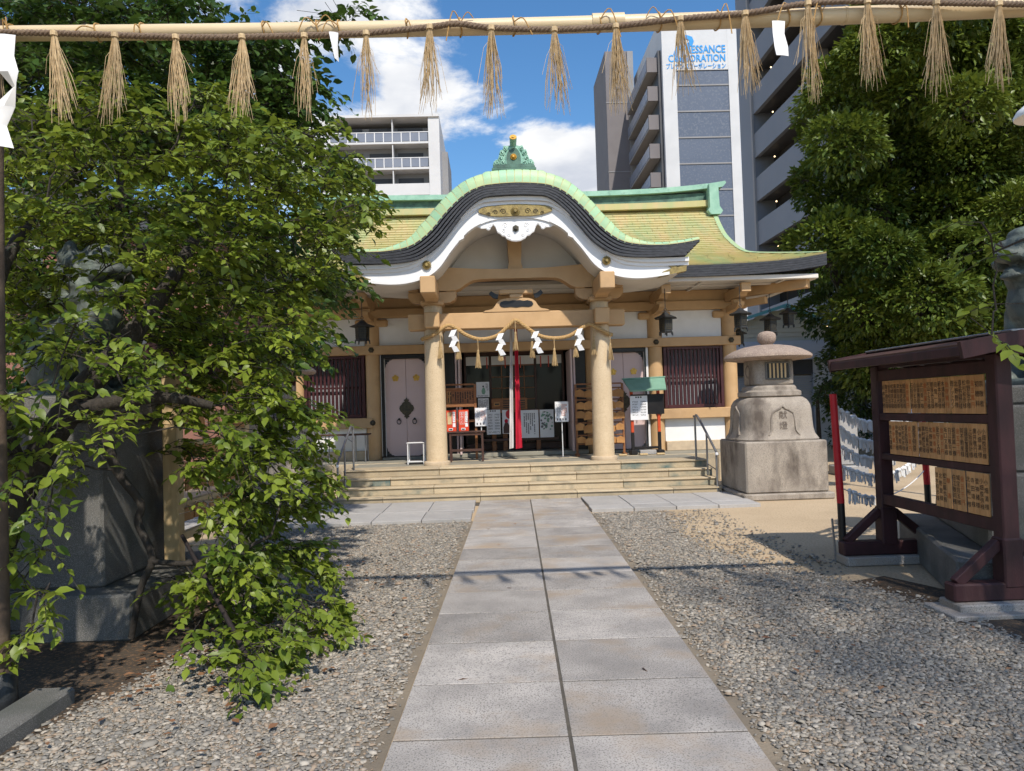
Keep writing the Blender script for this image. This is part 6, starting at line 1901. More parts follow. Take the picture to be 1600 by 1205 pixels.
RIGHT=[(10.97,16.96,2.82,0.95),(11.06,16.97,4.77,0.97),(11.28,17.68,10.14,0.85),(9.22,16.57,9.48,0.95),(13.19,18.22,4.94,1.0),(12.42,17.56,10.45,0.84),(8.3,16.62,7.38,0.77),(8.92,17.12,3.58,0.82),(11.89,16.43,3.4,0.71),(11.25,17.88,6.14,0.78),(9.26,16.2,10.42,0.66),(11.71,17.88,7.22,1.04),(10.15,15.68,10.26,0.93),(12.61,17.11,8.14,0.82),(9.47,17.76,2.38,0.87),(8.98,16.5,4.77,0.73),(9.32,18.25,6.3,1.07),(10.29,18.2,7.67,1.02),(13.02,18.04,7.21,0.98),(9.95,16.6,8.57,0.71),(10.57,15.72,7.89,0.7),(9.87,16.36,3.66,0.98),(13.64,17.99,9.94,0.74),(8.99,17.63,9.12,1.06),(12.28,16.56,5.73,0.72),(8.35,17.57,5.17,0.98),(12.39,18.08,9.04,1.1),(9.07,18.68,7.03,1.0),(9.7,18.61,5.45,0.84),(12.68,18.59,7.39,0.79),(10.91,18.39,7.75,0.86),(12.49,18.32,3.66,0.93),(9.87,19.13,2.95,0.93),(14.09,18.82,11.09,0.92),(12.27,19.91,5.27,1.14),(10.62,18.52,11.15,0.8),(9.49,19.32,8.95,0.98),(11.7,18.66,2.44,1.02),(12.68,18.12,5.68,0.96),(11.9,18.05,10.71,0.99),(11.1,19.57,9.98,1.06),(9.89,19.17,2.93,0.77),(11.51,19.68,6.09,0.86),(13.27,19.28,2.02,0.91),(11.86,20.24,10.73,0.92),(12.32,20.15,3.3,0.96),(10.59,20.21,9.12,0.76),(10.07,19.28,5.7,0.82),(10.37,20.06,7.25,0.74),(12.74,19.64,5.12,0.91),(12.35,20.68,9.76,1.08),(15.1,21.98,8.73,0.81),(15.28,21.95,7.54,1.12),(15.17,20.77,4.56,1.12),(12.0,21.01,13.11,0.88),(14.16,20.38,12.62,1.01),(11.92,19.78,1.65,0.95),(15.78,21.39,9.81,0.9),(12.77,19.91,6.49,0.89),(13.8,19.98,3.64,0.86),(12.62,21.42,8.83,0.97),(10.2,20.53,1.51,0.83),(13.05,19.81,10.06,1.0),(10.18,21.31,4.08,0.96),(12.92,20.28,11.48,0.84),(11.81,21.66,4.66,1.16),(15.56,21.11,6.24,0.91),(10.53,19.78,10.71,0.72),(14.64,19.53,7.7,0.82),(13.69,19.02,10.47,0.79),(14.23,21.96,9.62,1.18),(12.16,20.2,4.53,0.81),(14.94,20.5,1.15,0.99),(15.25,20.09,12.16,0.76),(13.02,20.73,13.03,1.05),(10.09,21.25,5.35,1.03),(10.89,19.78,2.09,0.86),(14.18,19.27,2.84,0.98),(11.17,19.28,7.04,0.71)]
HEDGE=[(11.81,20.46,0.47,0.62),(11.32,19.59,1.9,0.53),(9.94,19.68,1.57,0.54),(10.28,19.83,0.82,0.49),(11.26,20.16,1.34,0.43),(9.96,20.66,0.49,0.49),(10.77,20.57,2.28,0.57),(8.96,19.07,1.6,0.5),(9.34,19.59,2.24,0.54),(9.53,19.04,2.75,0.43),(10.36,19.11,0.45,0.47)]

# ------------------------------------------------------------------ trees
LEAF8_V = np.array([(0, 0, 0), (-0.27, 0.30, 0.03), (0, 0.32, -0.03), (0.27, 0.30, 0.03), (-0.25, 0.60, 0.0), (0, 0.62, -0.05), (0.25, 0.60, 0.0), (0, 1.0, -0.20)])
LEAF8_F = np.array([(0, 2, 1), (0, 3, 2), (1, 2, 5), (1, 5, 4), (2, 3, 6), (2, 6, 5), (4, 5, 7), (5, 6, 7)])
LEAF4_V = np.array([(0, 0, 0), (-0.24, 0.45, 0.04), (0.24, 0.45, 0.04), (0, 1.0, -0.10), (0, 0.45, -0.03)])
LEAF2_V = np.array([(0, 0, 0), (-0.25, 0.48, 0.05), (0.25, 0.48, 0.05), (0, 1.0, -0.10)])
LEAF2_F = np.array([(0, 3, 1), (0, 2, 3)])
LEAF4_F = np.array([(0, 4, 1), (0, 2, 4), (1, 4, 3), (4, 2, 3)])


def leaf_cloud(name, pos, dirs, size, mat, tv, tf, up_jit=0.5, val=None):
    """leaves: position, growth direction, size"""
    n = len(pos)
    d = dirs / np.linalg.norm(dirs, axis=1)[:, None]
    up = np.array([0, 0, 1.0]) + rng.normal(0, up_jit, (n, 3))
    sd = np.cross(d, up)
    sd /= np.linalg.norm(sd, axis=1)[:, None] + 1e-9
    nn = np.cross(sd, d)
    Mx = np.stack([sd, d, nn], 2)
    P = np.einsum('nij,kj->nki', Mx, tv) * size[:, None, None] + pos[:, None, :]
    F = tf[None] + (np.arange(n) * len(tv))[:, None, None]
    r_ = rng.random(n) if val is None else val
    return np_mesh(name, P.reshape(-1, 3), F.reshape(-1, 3), mat, np.repeat(r_, len(tv)), True)


def sprays(clusters, twigs_per, twig_len, per, leaf, centre, droop=0.45, horiz=0.6, flat=0.55):
    """leafy twigs through the clusters; returns leaf arrays and twig polylines"""
    pos, dirs, size, val, tw = [], [], [], [], []
    for (cx, cy, cz, r_) in clusters:
        nt_ = max(2, int(twigs_per * (r_ / 0.2) ** 2))
        cv = rng.random() * 0.5
        for k in range(nt_):
            o = rng.normal(0, 1, 3)
            o *= r_ * rng.random() ** 0.4 / np.linalg.norm(o)
            o[2] *= flat
            p = np.array([cx, cy, cz]) + o
            out = p - centre
            out[2] *= 0.3
            out /= np.linalg.norm(out) + 1e-6
            d = out * 0.8 + rng.normal(0, horiz, 3)
            d[2] = d[2] * 0.4 + rng.uniform(-0.1, 0.35)
            d /= np.linalg.norm(d)
            L = twig_len * rng.uniform(0.6, 1.2)
            m = max(3, int(per * rng.uniform(0.7, 1.3)))
            t = (np.arange(m) + rng.uniform(0.1, 0.9)) / m
            q = p[None] + d[None] * (L * t)[:, None] - np.array([0, 0, 1.0])[None] * (droop * L * t * t)[:, None]
            side = np.cross(d, [0, 0, 1.0])
            side /= np.linalg.norm(side) + 1e-6
            sg = np.where(np.arange(m) % 2 == 0, 1.0, -1.0)
            ld = d[None] * 0.65 + side[None] * sg[:, None] * 0.8 + rng.normal(0, 0.28, (m, 3)) + np.array([0, 0, -0.45])
            pos.append(q)
            dirs.append(ld)
            size.append(leaf * rng.uniform(0.45, 1.3, m))
            val.append(np.clip(cv + 0.5 * rng.random(m), 0, 1))
            tw.append([tuple(p - d * L * 0.35), tuple(p + d * L * 0.3 - np.array([0, 0, droop * L * 0.09])), tuple(p + d * L * 0.98 - np.array([0, 0, droop * L * 0.96]))])
    return np.concatenate(pos), np.concatenate(dirs), np.concatenate(size), np.concatenate(val), tw


def limbs(mb, skeleton, clusters, r_tip, r_add, wig=0.08, seed=1):
    """grow a wandering branch to every cluster from the nearest wood already there"""
    rs = random.Random(seed)
    nodes = [(Vector(p), r_) for p, r_ in skeleton]
    base = nodes[0][0]
    order = sorted(clusters, key=lambda c: (Vector(c[:3]) - nodes[-1][0]).length)
    for c in order:
        tgt = Vector(c[:3])
        best = min(nodes, key=lambda n_: (n_[0] - tgt).length + 0.3 * max(0, n_[0].z - tgt.z))
        p0, r0 = best
        d = tgt - p0
        if d.length < 0.05:
            continue
        k = max(3, int(d.length / 0.22))
        pts_, rad = [], []
        off = Vector((0, 0, 0))
        ra = min(r0 * 0.75, r_tip + r_add * d.length)
        for i in range(k + 1):
            t = i / k
            if 0 < i < k:
                off = Vector((rs.gauss(0, wig), rs.gauss(0, wig), rs.gauss(0, wig))) * min(1, d.length)
            else:
                off = Vector((0, 0, 0))
            pts_.append(p0 + d * t + off + Vector((0, 0, 0.10 * d.length * math.sin(PI * t))))
            rad.append(lerp(ra, r_tip, t))
        mb.tube(pts_, rad, 5, False)
        for p, r_ in zip(pts_[1:], rad[1:]):
            nodes.append((p, max(r_, r_tip)))


def clumps(clusters, per, leaf, centre):
    """leaf mounds: leaves on the outside of every clump, thicker on its upper side"""
    pos, dirs, size, val = [], [], [], []
    for (cx, cy, cz, r_) in clusters:
        n = int(per * (r_ / 0.5) ** 2)
        d = rng.normal(0, 1, (n * 2, 3))
        d /= np.linalg.norm(d, axis=1)[:, None]
        keep = rng.random(n * 2) < np.clip(0.55 + 0.5 * d[:, 2] - 0.25 * d[:, 1], 0.08, 1)
        d = d[keep][:n]
        n = len(d)
        lump = 1 + 0.22 * np.sin(d[:, 0] * 5 + cx * 7) * np.cos(d[:, 2] * 6 + cz * 5) + rng.normal(0, 0.09, n)
        p = np.array([cx, cy, cz]) + d * (r_ * lump)[:, None] * np.array([1.0, 1.0, 0.8])
        ld = d * 0.9 + rng.normal(0, 0.45, (n, 3)) + np.array([0, 0, -0.25])
        pos.append(p)
        dirs.append(ld)
        size.append(leaf * rng.uniform(0.6, 1.25, n))
        cv = rng.random() * 0.4
        val.append(np.clip(cv + 0.45 * rng.random(n) + 0.12 * d[:, 2], 0, 1))  # leaf tone lightens towards each clump's top, highlight put into the colour
    return np.concatenate(pos), np.concatenate(dirs), np.concatenate(size), np.concatenate(val), []


def make_tree(name, label, base, trunk, clusters, mat, twigs, tlen, per, leaf, tv, tf, centre, r_tip, r_add, droop=0.45, twig_r=0.0022, seed=1, draw_twigs=True, horiz=0.6, flat=0.55, wig=0.08, bark='bark', mound=0):
    t = thing(name, label, 'tree', base)
    mb = MB()
    for tr in trunk:
        mb.tube(spline([p for p, _ in tr], 4), list(np.interp(np.linspace(0, len(tr) - 1, 4 * (len(tr) - 1) + 1), range(len(tr)), [r_ for _, r_ in tr])), 10)
    sk = [(p, r_) for tr in trunk for p, r_ in tr]
    mb.build('trunk', M[bark], t, 60)
    bm_ = MB()
    limbs(bm_, sk, clusters, r_tip, r_add, wig, seed)
    bm_.build('branches', M[bark], t, 60)['kind'] = 'stuff'
    if mound:
        pos, dirs, size, val, tw = clumps(clusters, mound, leaf, np.array(centre))
        draw_twigs = False
    else:
        pos, dirs, size, val, tw = sprays(clusters, twigs, tlen, per, leaf, np.array(centre), droop, horiz, flat)
    me = leaf_cloud('crown', pos, dirs, size, M[mat], tv, tf, 0.45, val)
    o = obj_from('crown', me, t)
    o['kind'] = 'stuff'
    if draw_twigs:
        tb = MB()
        for l in tw:
            tb.tube(l, [twig_r * 1.6, twig_r * 1.2, twig_r * 0.6], 3, False)
        tb.build('twigs', M[bark], t)['kind'] = 'stuff'
    return t, len(pos)


TREE_STAT = []
ls = np.random.default_rng(6)
for k in range(34):      # unseen boughs added beyond the left edge to shade the pedestal
    y_ = ls.uniform(2.3, 4.6)
    FRONT.append((float(-0.76 * y_ - ls.uniform(0.3, 1.6)), float(y_), float(ls.uniform(1.5, 4.6)), 0.30))
# near tree on the left: crooked trunk, long low boughs
make = make_tree('plum_tree', 'near tree with fresh green leaves and crooked boughs on the left', (-2.95, 5.2, 0),
                 [[((-3.5, 5.15, 0.0), 0.13), ((-3.48, 5.15, 0.5), 0.11), ((-3.3, 5.2, 1.1), 0.10), ((-3.0, 5.3, 1.7), 0.10), ((-2.75, 5.4, 2.05), 0.085), ((-2.5, 5.6, 2.5), 0.06), ((-2.3, 5.8, 3.0), 0.04)],
                  [((-3.28, 5.2, 1.2), 0.08), ((-3.4, 5.1, 1.8), 0.06), ((-3.5, 5.3, 2.6), 0.05), ((-3.4, 5.6, 3.2), 0.03)],
                  [((-2.97, 5.28, 1.65), 0.07), ((-2.65, 5.2, 1.72), 0.055), ((-2.3, 5.2, 1.75), 0.04), ((-2.0, 5.3, 1.68), 0.03)],
                  [((-2.62, 5.35, 0.05), 0.022), ((-2.52, 5.3, 0.42), 0.023), ((-2.44, 5.3, 0.62), 0.026), ((-2.56, 5.35, 0.86), 0.028), ((-2.54, 5.35, 1.0), 0.027), ((-2.68, 5.3, 1.25), 0.034), ((-2.78, 5.3, 1.6), 0.042)],
                  [((-2.46, 5.3, 0.60), 0.022), ((-2.2, 5.25, 0.58), 0.02), ((-1.9, 5.2, 0.62), 0.016), ((-1.6, 5.3, 0.75), 0.012)]],
                 FRONT, 'leaf_front', 21, 0.26, 9, 0.076, LEAF8_V, LEAF8_F, (-2.9, 5.6, 1.9), 0.006, 0.012, seed=3)
TREE_STAT.append(make[1])
make = make_tree('cherry_tree', 'large dark green tree filling the upper left behind the near tree', (-5.2, 9.4, 0),
                 [[((-5.2, 9.4, 0.0), 0.26), ((-5.15, 9.4, 1.2), 0.22), ((-5.0, 9.3, 2.4), 0.19), ((-4.7, 9.2, 3.6), 0.14), ((-4.4, 9.1, 4.8), 0.09), ((-4.2, 9.0, 5.8), 0.05)],
                  [((-5.0, 9.3, 2.4), 0.13), ((-5.6, 9.2, 3.4), 0.10), ((-6.2, 9.2, 4.6), 0.06)],
                  [((-4.8, 9.2, 3.2), 0.10), ((-4.0, 8.9, 3.8), 0.07), ((-3.3, 8.7, 4.6), 0.04)]],
                 BACK, 'leaf_back', 10, 0.42, 10, 0.115, LEAF8_V, LEAF8_F, (-5.0, 9.3, 3.5), 0.010, 0.014, seed=5, droop=0.6)
TREE_STAT.append(make[1])
make = make_tree('camphor_tree', 'tall broad evergreen tree rising behind the right of the shrine', (10.2, 18.5, 0),
                 [[((10.2, 18.5, 0.0), 0.42), ((10.3, 18.5, 1.5), 0.36), ((10.1, 18.4, 3.0), 0.30), ((9.9, 18.2, 5.0), 0.22), ((10.0, 18.0, 7.5), 0.14), ((10.4, 18.0, 9.5), 0.07)],
                  [((10.1, 18.4, 2.6), 0.22), ((8.9, 17.9, 4.0), 0.14), ((8.0, 17.5, 5.2), 0.08)],
                  [((10.2, 18.4, 3.2), 0.22), ((11.6, 17.8, 4.8), 0.15), ((12.6, 17.4, 6.5), 0.08)]],
                 RIGHT, 'leaf_right', 7.5, 0.42, 14, 0.165, LEAF2_V, LEAF2_F, (10.4, 19.0, 4.5), 0.018, 0.02, seed=7, droop=0.25, twig_r=0.004, horiz=0.7, flat=0.8, wig=0.12, mound=820)
TREE_STAT.append(make[1])
make = make_tree('evergreen_shrub', 'dark evergreen shrub below the tall tree beside the white wall', (8.9, 20.0, 0),
                 [[((8.9, 20.0, 0.0), 0.08), ((8.9, 20.0, 0.8), 0.06), ((8.9, 20.0, 1.6), 0.04)]],
                 HEDGE, 'leaf_hedge', 4, 0.4, 14, 0.12, LEAF4_V, LEAF4_F, (8.9, 20.3, 1.5), 0.012, 0.012, seed=8, droop=0.2, twig_r=0.004, mound=420)
TREE_STAT.append(make[1])
# tree just outside the right edge: a few boughs reach into the view and it shades the gravel
rs = np.random.default_rng(2)
SIDE = [(3.05, 4.35, 2.45, 0.13), (3.2, 4.5, 2.55, 0.14), (2.88, 4.2, 2.60, 0.10), (2.98, 4.3, 1.95, 0.10), (3.05, 4.35, 2.1, 0.10)]
for k in range(16):
    SIDE.append((float(rs.uniform(4.4, 6.2)), float(rs.uniform(-0.8, 2.4)), float(rs.uniform(3.2, 5.2)), 0.36))
make = make_tree('plum_tree', 'tree outside the right edge whose leafy twigs reach into view', (5.3, 0.9, 0),
                 [[((5.3, 0.9, 0.0), 0.16), ((5.25, 0.9, 1.0), 0.14), ((5.15, 0.8, 2.4), 0.12), ((5.2, 0.7, 4.2), 0.06)],
                  [((5.2, 0.9, 1.4), 0.06), ((4.6, 2.4, 2.2), 0.04), ((3.9, 3.6, 2.5), 0.022)]],
                 SIDE, 'leaf_front', 6.0, 0.26, 8, 0.09, LEAF8_V, LEAF8_F, (4.9, 0.8, 4.0), 0.006, 0.010, seed=4)
TREE_STAT.append(make[1])
# tree added unseen behind the viewpoint, its crown shaped to shade the right gravel
TALL = []
for i in range(14):
    for j in range(15):
        h_ = rs.uniform(18.0, 22.0)
        gx, gy = lerp(1.7, 5.2, (i + rs.uniform(0, 1)) / 14), lerp(0.4, 7.0, (j + rs.uniform(0, 1)) / 15)
        TALL.append((float(gx + 0.203 * h_), float(gy - 0.814 * h_), float(h_), 0.5))
make = make_tree('added_shade_tree', 'unseen tree added behind the viewpoint to shade the right gravel', (6.3, -12.6, 0),
                 [[((6.3, -12.6, 0.0), 0.45), ((6.25, -12.6, 4.0), 0.38), ((6.2, -12.5, 9.0), 0.32), ((6.1, -12.5, 14.0), 0.22), ((6.0, -12.4, 18.5), 0.10)]],
                 TALL, 'leaf_back', 0.48, 0.5, 9, 0.13, LEAF4_V, LEAF4_F, (6.1, -12.5, 17.0), 0.02, 0.02, seed=9, twig_r=0.004)
TREE_STAT.append(make[1])
print('leaves', TREE_STAT)

# ------------------------------------------------------------------ buildings behind
M['apt_white'] = pm('pale_concrete', (0.62, 0.62, 0.63), (0.56, 0.56, 0.57), 0.3, 0.8)
M['apt_grey'] = pm('grey_concrete', (0.29, 0.29, 0.30), (0.25, 0.25, 0.26), 0.3, 0.8)
M['apt_dark'] = pm('dark_recess', (0.05, 0.052, 0.06), (0.08, 0.082, 0.09), 0.4, 0.5)
M['apt_panel'] = pm('balcony_glass_panel', (0.22, 0.24, 0.29), (0.19, 0.21, 0.26), 0.5, 0.25)
M['tower_brown'] = pm('taupe_tile', (0.195, 0.18, 0.185), (0.175, 0.16, 0.165), 0.5, 0.8, 0.1, 8)
M['tower_white'] = pm('white_tile', (0.58, 0.59, 0.61), (0.53, 0.54, 0.56), 0.5, 0.6)
M['tower_blue'] = pm('slate_blue_tile', (0.080, 0.108, 0.165), (0.095, 0.123, 0.182), 0.25, 0.55, 0.25, 3, speck=(0.125, 0.15, 0.20), speck_scale=5)
M['park_blue'] = pm('blue_grey_panel', (0.19, 0.21, 0.25), (0.17, 0.19, 0.23), 0.3, 0.6)
M['park_dark'] = pm('car_deck_dark', (0.014, 0.014, 0.016), (0.022, 0.022, 0.025), 0.5, 0.9)
M['sign_blue'] = pm('sign_blue', (0.02, 0.30, 0.72), (0.02, 0.27, 0.66), 1, 0.4)
M['cream_siding'] = pm('cream_siding', (0.66, 0.62, 0.50), (0.62, 0.58, 0.47), 1, 0.7)
M['sky_panel'] = pm('pale_blue_sheet', (0.56, 0.62, 0.72), (0.52, 0.58, 0.68), 1, 0.5)
M['shutter'] = pm('grey_shutter', (0.47, 0.49, 0.53), (0.42, 0.44, 0.48), 1, 0.45, metal=0.2)
M['teal'] = pm('teal_trim', (0.16, 0.42, 0.44), (0.14, 0.38, 0.40), 2, 0.5)
M['brick'] = pm('orange_brick', (0.27, 0.13, 0.095), (0.23, 0.11, 0.08), 2, 0.8)


def ext(name, mat, parent, x0, x1, y0, y1, z0, z1, b=0.0):
    return pbox(name, M[mat], parent, ((x0 + x1) / 2, (y0 + y1) / 2, (z0 + z1) / 2), (x1 - x0, y1 - y0, z1 - z0), b)


# apartment block behind the left of the roof
ap = thing('apartment_block', 'pale grey apartment block with glass balconies behind the roof', 'building', (-12, 92, 0))
AX0, AX1, AY, TOP = -19.3, -6.6, 86.0, 36.4
ext('wall', 'apt_grey', ap, AX0 + 1.0, AX1, AY + 1.6, AY + 14, 0, TOP - 0.9)
ext('side_wall', 'apt_white', ap, AX1 - 0.1, AX1 + 1.2, AY - 0.2, AY + 14, 0, TOP - 0.3)
ext('side_bay', 'apt_grey', ap, AX1 + 1.2, AX1 + 1.9, AY + 4, AY + 12, 0, TOP - 3.0)
ext('side_wall', 'apt_white', ap, AX0, AX0 + 1.0, AY - 0.2, AY + 14, 0, TOP - 0.3)
ext('roof_slab', 'apt_white', ap, AX0, AX1 + 1.2, AY - 0.4, AY + 14, TOP - 0.3, TOP)
for k in range(11):
    z = TOP - 3.05 * (k + 1) - 0.2
    if z < 8:
        break
    ext('balcony_slab', 'apt_white', ap, AX0 + 1.0, AX1 - 0.1, AY - 0.1, AY + 1.6, z - 0.12, z + 0.12)
    if k < 2:
        np_ = 11
        for i in range(np_):
            w_ = (AX1 - AX0 - 1.2) / np_
            xa = AX0 + 1.05 + i * w_
            ext('balcony_panel', 'apt_panel', ap, xa + 0.06, xa + w_ - 0.06, AY - 0.05, AY, z + 0.2, z + 1.2)
            ext('balcony_post', 'white_metal', ap, xa - 0.05, xa + 0.05, AY - 0.08, AY + 0.02, z + 0.12, z + 1.28)
        ext('balcony_rail', 'white_metal', ap, AX0 + 1.0, AX1 - 0.1, AY - 0.09, AY + 0.03, z + 1.22, z + 1.30)
    else:
        ext('balcony_parapet', 'apt_white', ap, AX0 + 1.0, AX1 - 0.1, AY - 0.08, AY + 0.05, z + 0.12, z + 1.25)
    for xa, w_ in ((AX0 + 1.4, 3.2), (AX0 + 5.4, 2.6), (AX0 + 8.8, 3.0)):
        ext('window', 'apt_dark', ap, xa, xa + w_, AY + 1.52, AY + 1.6, z + 0.15, z + 2.35)
    ext('partition', 'apt_white', ap, AX0 + 8.3, AX0 + 8.42, AY, AY + 1.58, z + 0.13, z + 2.85)

# tower with the company sign
tw_ = thing('office_tower', 'tall tower with slate blue panels and company sign behind the shrine', 'building', (24, 86, 0))
TX0, TX1, TY, TT = 19.85, 28.25, 80.0, 44.6
ext('core', 'apt_grey', tw_, TX0 + 0.2, TX1 - 0.2, TY + 0.4, TY + 16, 0, TT - 0.4)
ext('white_pier', 'tower_white', tw_, TX0, TX0 + 1.5, TY, TY + 15.5, 0, TT)
ext('white_pier', 'tower_white', tw_, TX1 - 1.05, TX1, TY, TY + 15.5, 0, TT)
sgn = ext('sign_panel', 'tower_white', tw_, TX0 + 1.5, TX1 - 1.05, TY + 0.02, TY + 0.4, 38.45, TT - 0.05)
for k in range(13):
    z1 = 38.4 - 2.93 * k - (0 if k else 0)
    z0 = z1 - 2.93 + 0.16
    if k == 0:
        z0 = z1 - 1.55
    else:
        z1 = 38.4 - 1.71 - 2.93 * (k - 1)
        z0 = z1 - 2.77
    ext('blue_panel', 'tower_blue', tw_, TX0 + 1.5, TX1 - 1.05, TY + 0.12, TY + 0.5, z0, z1)
    ext('panel_joint', 'apt_grey', tw_, TX0 + 1.5, TX1 - 1.05, TY + 0.05, TY + 0.45, z0 - 0.16, z0)
text('PRESSANCE', 1.18, M['sign_blue'], sgn, (26.95, TY - 0.03, 40.72), FRONT_ROT, 'sign_lettering', ax='RIGHT', sx=0.80, bold=0.022)
text('CORPORATION', 1.12, M['sign_blue'], sgn, (26.95, TY - 0.03, 39.72), FRONT_ROT, 'sign_lettering', ax='RIGHT', sx=0.80, bold=0.022)
text('プレサンスコーポレーション', 0.72, M['sign_blue'], sgn, (26.95, TY - 0.03, 38.83), FRONT_ROT, 'sign_lettering', ax='RIGHT', sx=0.72, bold=0.018)
text('P', 3.1, M['sign_blue'], sgn, (22.6, TY - 0.035, 41.1), FRONT_ROT, 'sign_emblem', bold=0.03)
text('C', 2.6, M['sign_blue'], sgn, (22.0, TY - 0.04, 40.2), FRONT_ROT, 'sign_emblem', bold=0.03)
ext('stair_wall', 'apt_dark', tw_, TX0 - 0.35, TX0 - 0.02, TY + 0.6, TY + 14, 0, 41.0)
for k in range(11):
    z = 39.6 - 3.25 * k
    if z < 4:
        break
    ext('balcony', 'tower_brown', tw_, TX0 - 1.55, TX0 - 0.36, TY + 0.9, TY + 1.1, z - 0.9, z + 0.75)
    ext('balcony_floor', 'apt_grey', tw_, TX0 - 1.55, TX0 - 0.36, TY + 1.1, TY + 13, z - 0.9, z - 0.7)
    for i in range(10):
        ext('balcony_panel', 'apt_panel', tw_, TX0 - 1.55, TX0 - 1.47, TY + 1.2 + i * 1.18, TY + 2.3 + i * 1.18, z - 0.6, z + 0.6)
ext('rear_block', 'tower_brown', tw_, 15.75, 19.3, 93.5, 104, 0, 47.3)
for z in (12, 22, 31.5, 40.5):
    ext('rear_joint', 'apt_grey', tw_, 15.7, 19.33, 93.45, 93.6, z, z + 0.12)
ext('rear_corner', 'apt_grey', tw_, 18.6, 19.35, 93.3, 93.5, 0, 47.2)

# parking building along the right
pk = thing('parking_tower', 'dark blue-grey parking building with sloping-looking open decks on the right', 'building', (24, 38, 0))
PX = 16.6
ext('core', 'park_dark', pk, PX + 1.2, PX + 14, 22.0, 44.6, 0, 44)
ext('end_wall', 'park_blue', pk, PX, PX + 14, 44.6, 47.0, 0, 45)
ext('end_pilaster', 'apt_grey', pk, PX - 0.12, PX, 44.55, 44.8, 0, 45)
lampm = bpy.data.materials.new('deck_lamp')
lampm.use_nodes = True
lampm.cycles.emission_sampling = 'NONE'
lb = lampm.node_tree.nodes['Principled BSDF']
lb.inputs['Emission Color'].default_value = (1.0, 0.72, 0.40, 1)
lb.inputs['Emission Strength'].default_value = 3.0
M['deck_lamp'] = lampm
for k in range(16):
    z = 3.2 + 2.72 * k
    if z > 44:
        break
    for y0 in (20.9, 28.8, 36.7):
        ext('deck_parapet', 'park_blue', pk, PX, PX + 0.25, y0 + 0.01, y0 + 7.86, z - 0.25, z + 1.22)
    ext('deck_floor', 'apt_dark', pk, PX + 0.26, PX + 1.2, 22.0, 44.5, z - 0.2, z)
    for y in (43.4, 37.5, 31.5):
        MB().lathe([(0.0, -0.05), (0.035, -0.035), (0.045, 0.0), (0.03, 0.03), (0.0, 0.04)], 10, (PX + 0.75, y, z + 2.15)).build('deck_lamp', M['deck_lamp'], pk, 50)
for y in (28.7, 36.6):
    ext('deck_column', 'apt_grey', pk, PX + 0.5, PX + 0.9, y - 0.25, y + 0.25, 0, 44)
MB().tube([(PX - 0.1, 36.6, 0), (PX - 0.1, 36.6, 44)], 0.10, 8).build('drain_pipe', M['steel'], pk)

# shuttered house behind the stone lantern
sh = thing('shuttered_house', 'small cream gabled building with grey roller shutter behind stone lantern', 'building', (9.8, 27, 0))
SX0, SX1, SY = 6.4, 11.5, 25.0
ext('wall', 'cream_siding', sh, SX0, SX1, SY + 0.15, SY + 7, 0, 4.0)
MB().prism([(SX0, 3.55), (SX1, 3.55), (SX1, 4.02), (10.1, 4.72), (SX0, 3.62)], SY, SY + 7).build('gable', M['cream_siding'], sh)
for k in range(7):
    z = 3.60 + 0.155 * k
    xr = SX1 if z < 4.02 else SX1 - (z - 4.02) * 2.0
    xl = SX0 + (z - 3.6) * 3.3
    ext('siding_board', 'cream_siding', sh, xl + 0.1, xr - 0.05, SY - 0.025, SY - 0.001, z, z + 0.13)
MB().beam((SX0 - 0.2, SY - 0.1, 3.66), (10.1, SY - 0.1, 4.82), 0.4, 0.10).build('roof_edge', M['teal'], sh)
MB().beam((10.1, SY - 0.1, 4.82), (SX1 + 0.2, SY - 0.1, 4.12), 0.4, 0.10).build('roof_edge', M['teal'], sh)
for a, b_ in ((SX0, 7.9), (7.93, 9.55), (9.58, SX1)):
    ext('fascia_sheet', 'sky_panel', sh, a, b_ - 0.02, SY - 0.22, SY - 0.03, 2.95, 3.60)
ext('shutter_head', 'apt_dark', sh, SX0, SX1 - 0.4, SY - 0.02, SY + 0.1, 2.45, 2.95)
me = MB().box((0, 0, 0), (4.5, 0.03, 0.066), 0.012).mesh('shutter_slat', M['shutter'])
for k in range(33):
    inst('shutter_slat', me, sh, (8.75 - 9.8, SY + 0.06 - 27, 0.08 + 0.072 * k))
ext('shutter_jamb', 'tower_white', sh, SX1 - 0.5, SX1 + 0.9, SY - 0.04, SY + 0.14, 0, 2.95)
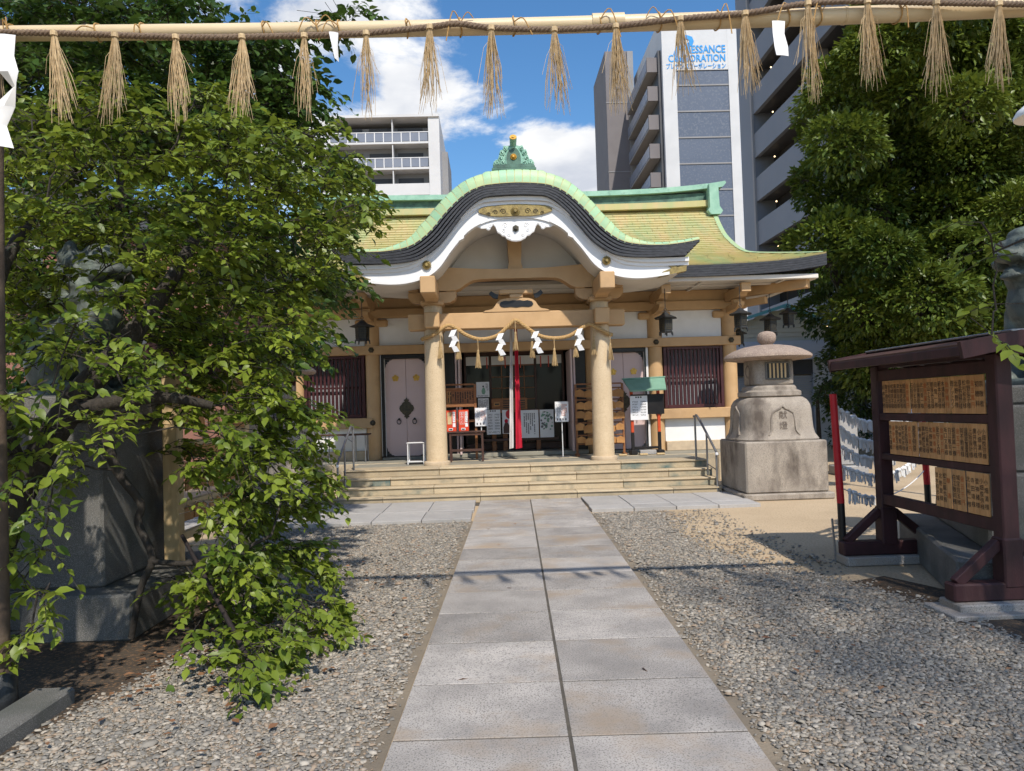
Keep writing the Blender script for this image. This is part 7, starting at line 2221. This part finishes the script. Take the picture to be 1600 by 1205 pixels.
# white boundary wall further right and back, house on the left
bw = ext('boundary_wall', 'tower_white', None, 12.5, 30, 24.0, 24.25, 0, 2.2)
tag(bw, 'white boundary wall behind the right tree', 'wall')
gs = thing('small_monument', 'small pale stone post on the sand between the lantern and red pole', 'monument', (7.35, 15.2, 0))
pbox('base', M['granite_pale'], gs, (7.35, 15.2, 0.10), (0.62, 0.5, 0.20), 0.02)
pbox('stone', M['granite_pale'], gs, (7.32, 15.2, 0.72), (0.40, 0.30, 1.04), 0.03)
lh = thing('brick_house', 'orange brick house glimpsed through the leaves on the left', 'building', (-9.5, 20, 0))
ext('wall', 'brick', lh, -14, -6.5, 18, 26, 0, 6.0)
MB().prism([(-14.4, 6.0), (-6.1, 6.0), (-10.2, 7.6)], 17.7, 26.3).build('roof', M['apt_dark'], lh)
for x in (-12.6, -10.6, -8.4):
    f_ = ext('window', 'apt_white', lh, x - 0.5, x + 0.5, 17.94, 18.0, 2.2, 3.6)
    ext('pane', 'apt_dark', f_, x - 0.42, x + 0.42, 17.92, 17.945, 2.28, 3.52)
for x, y, lab in ((-7.0, 11.5, 'pale blue steel pole seen through the leaves at far left'),):
    tag(MB().tube([(x, y, 0), (x, y, 5.0)], 0.09, 10).build('steel_pole', M['sky_panel'], None, 50), lab, 'pole')
# street lamp whose shade shows at the right edge
lp = thing('yard_lamp', 'pale metal lamp shade at the upper right edge', 'lamp', (7.0, 9.4, 0))
MB().lathe([(0.05, 0.22), (0.10, 0.20), (0.28, 0.05), (0.32, -0.02), (0.31, -0.05), (0.05, -0.03)], 24, (7.33, 9.4, 5.27)).build('lamp_shade', M['white_metal'], lp, 50)
MB().tube([(7.5, 9.5, 0), (7.5, 9.5, 5.5), (7.36, 9.42, 5.49)], 0.045, 10).build('lamp_pole', M['steel'], lp, 50)

# ------------------------------------------------------------------ lettering becomes plain mesh
dg = bpy.context.evaluated_depsgraph_get()
for o in TEXTS:
    me = bpy.data.meshes.new_from_object(o.evaluated_get(dg))
    nm = o.name.split('.')[0]
    me.name = nm
    n = bpy.data.objects.new(nm, me)
    COL.objects.link(n)
    n.parent = o.parent
    n.matrix_local = o.matrix_local.copy()
    n['kind'] = 'stuff'
for o in TEXTS:
    bpy.data.objects.remove(o)
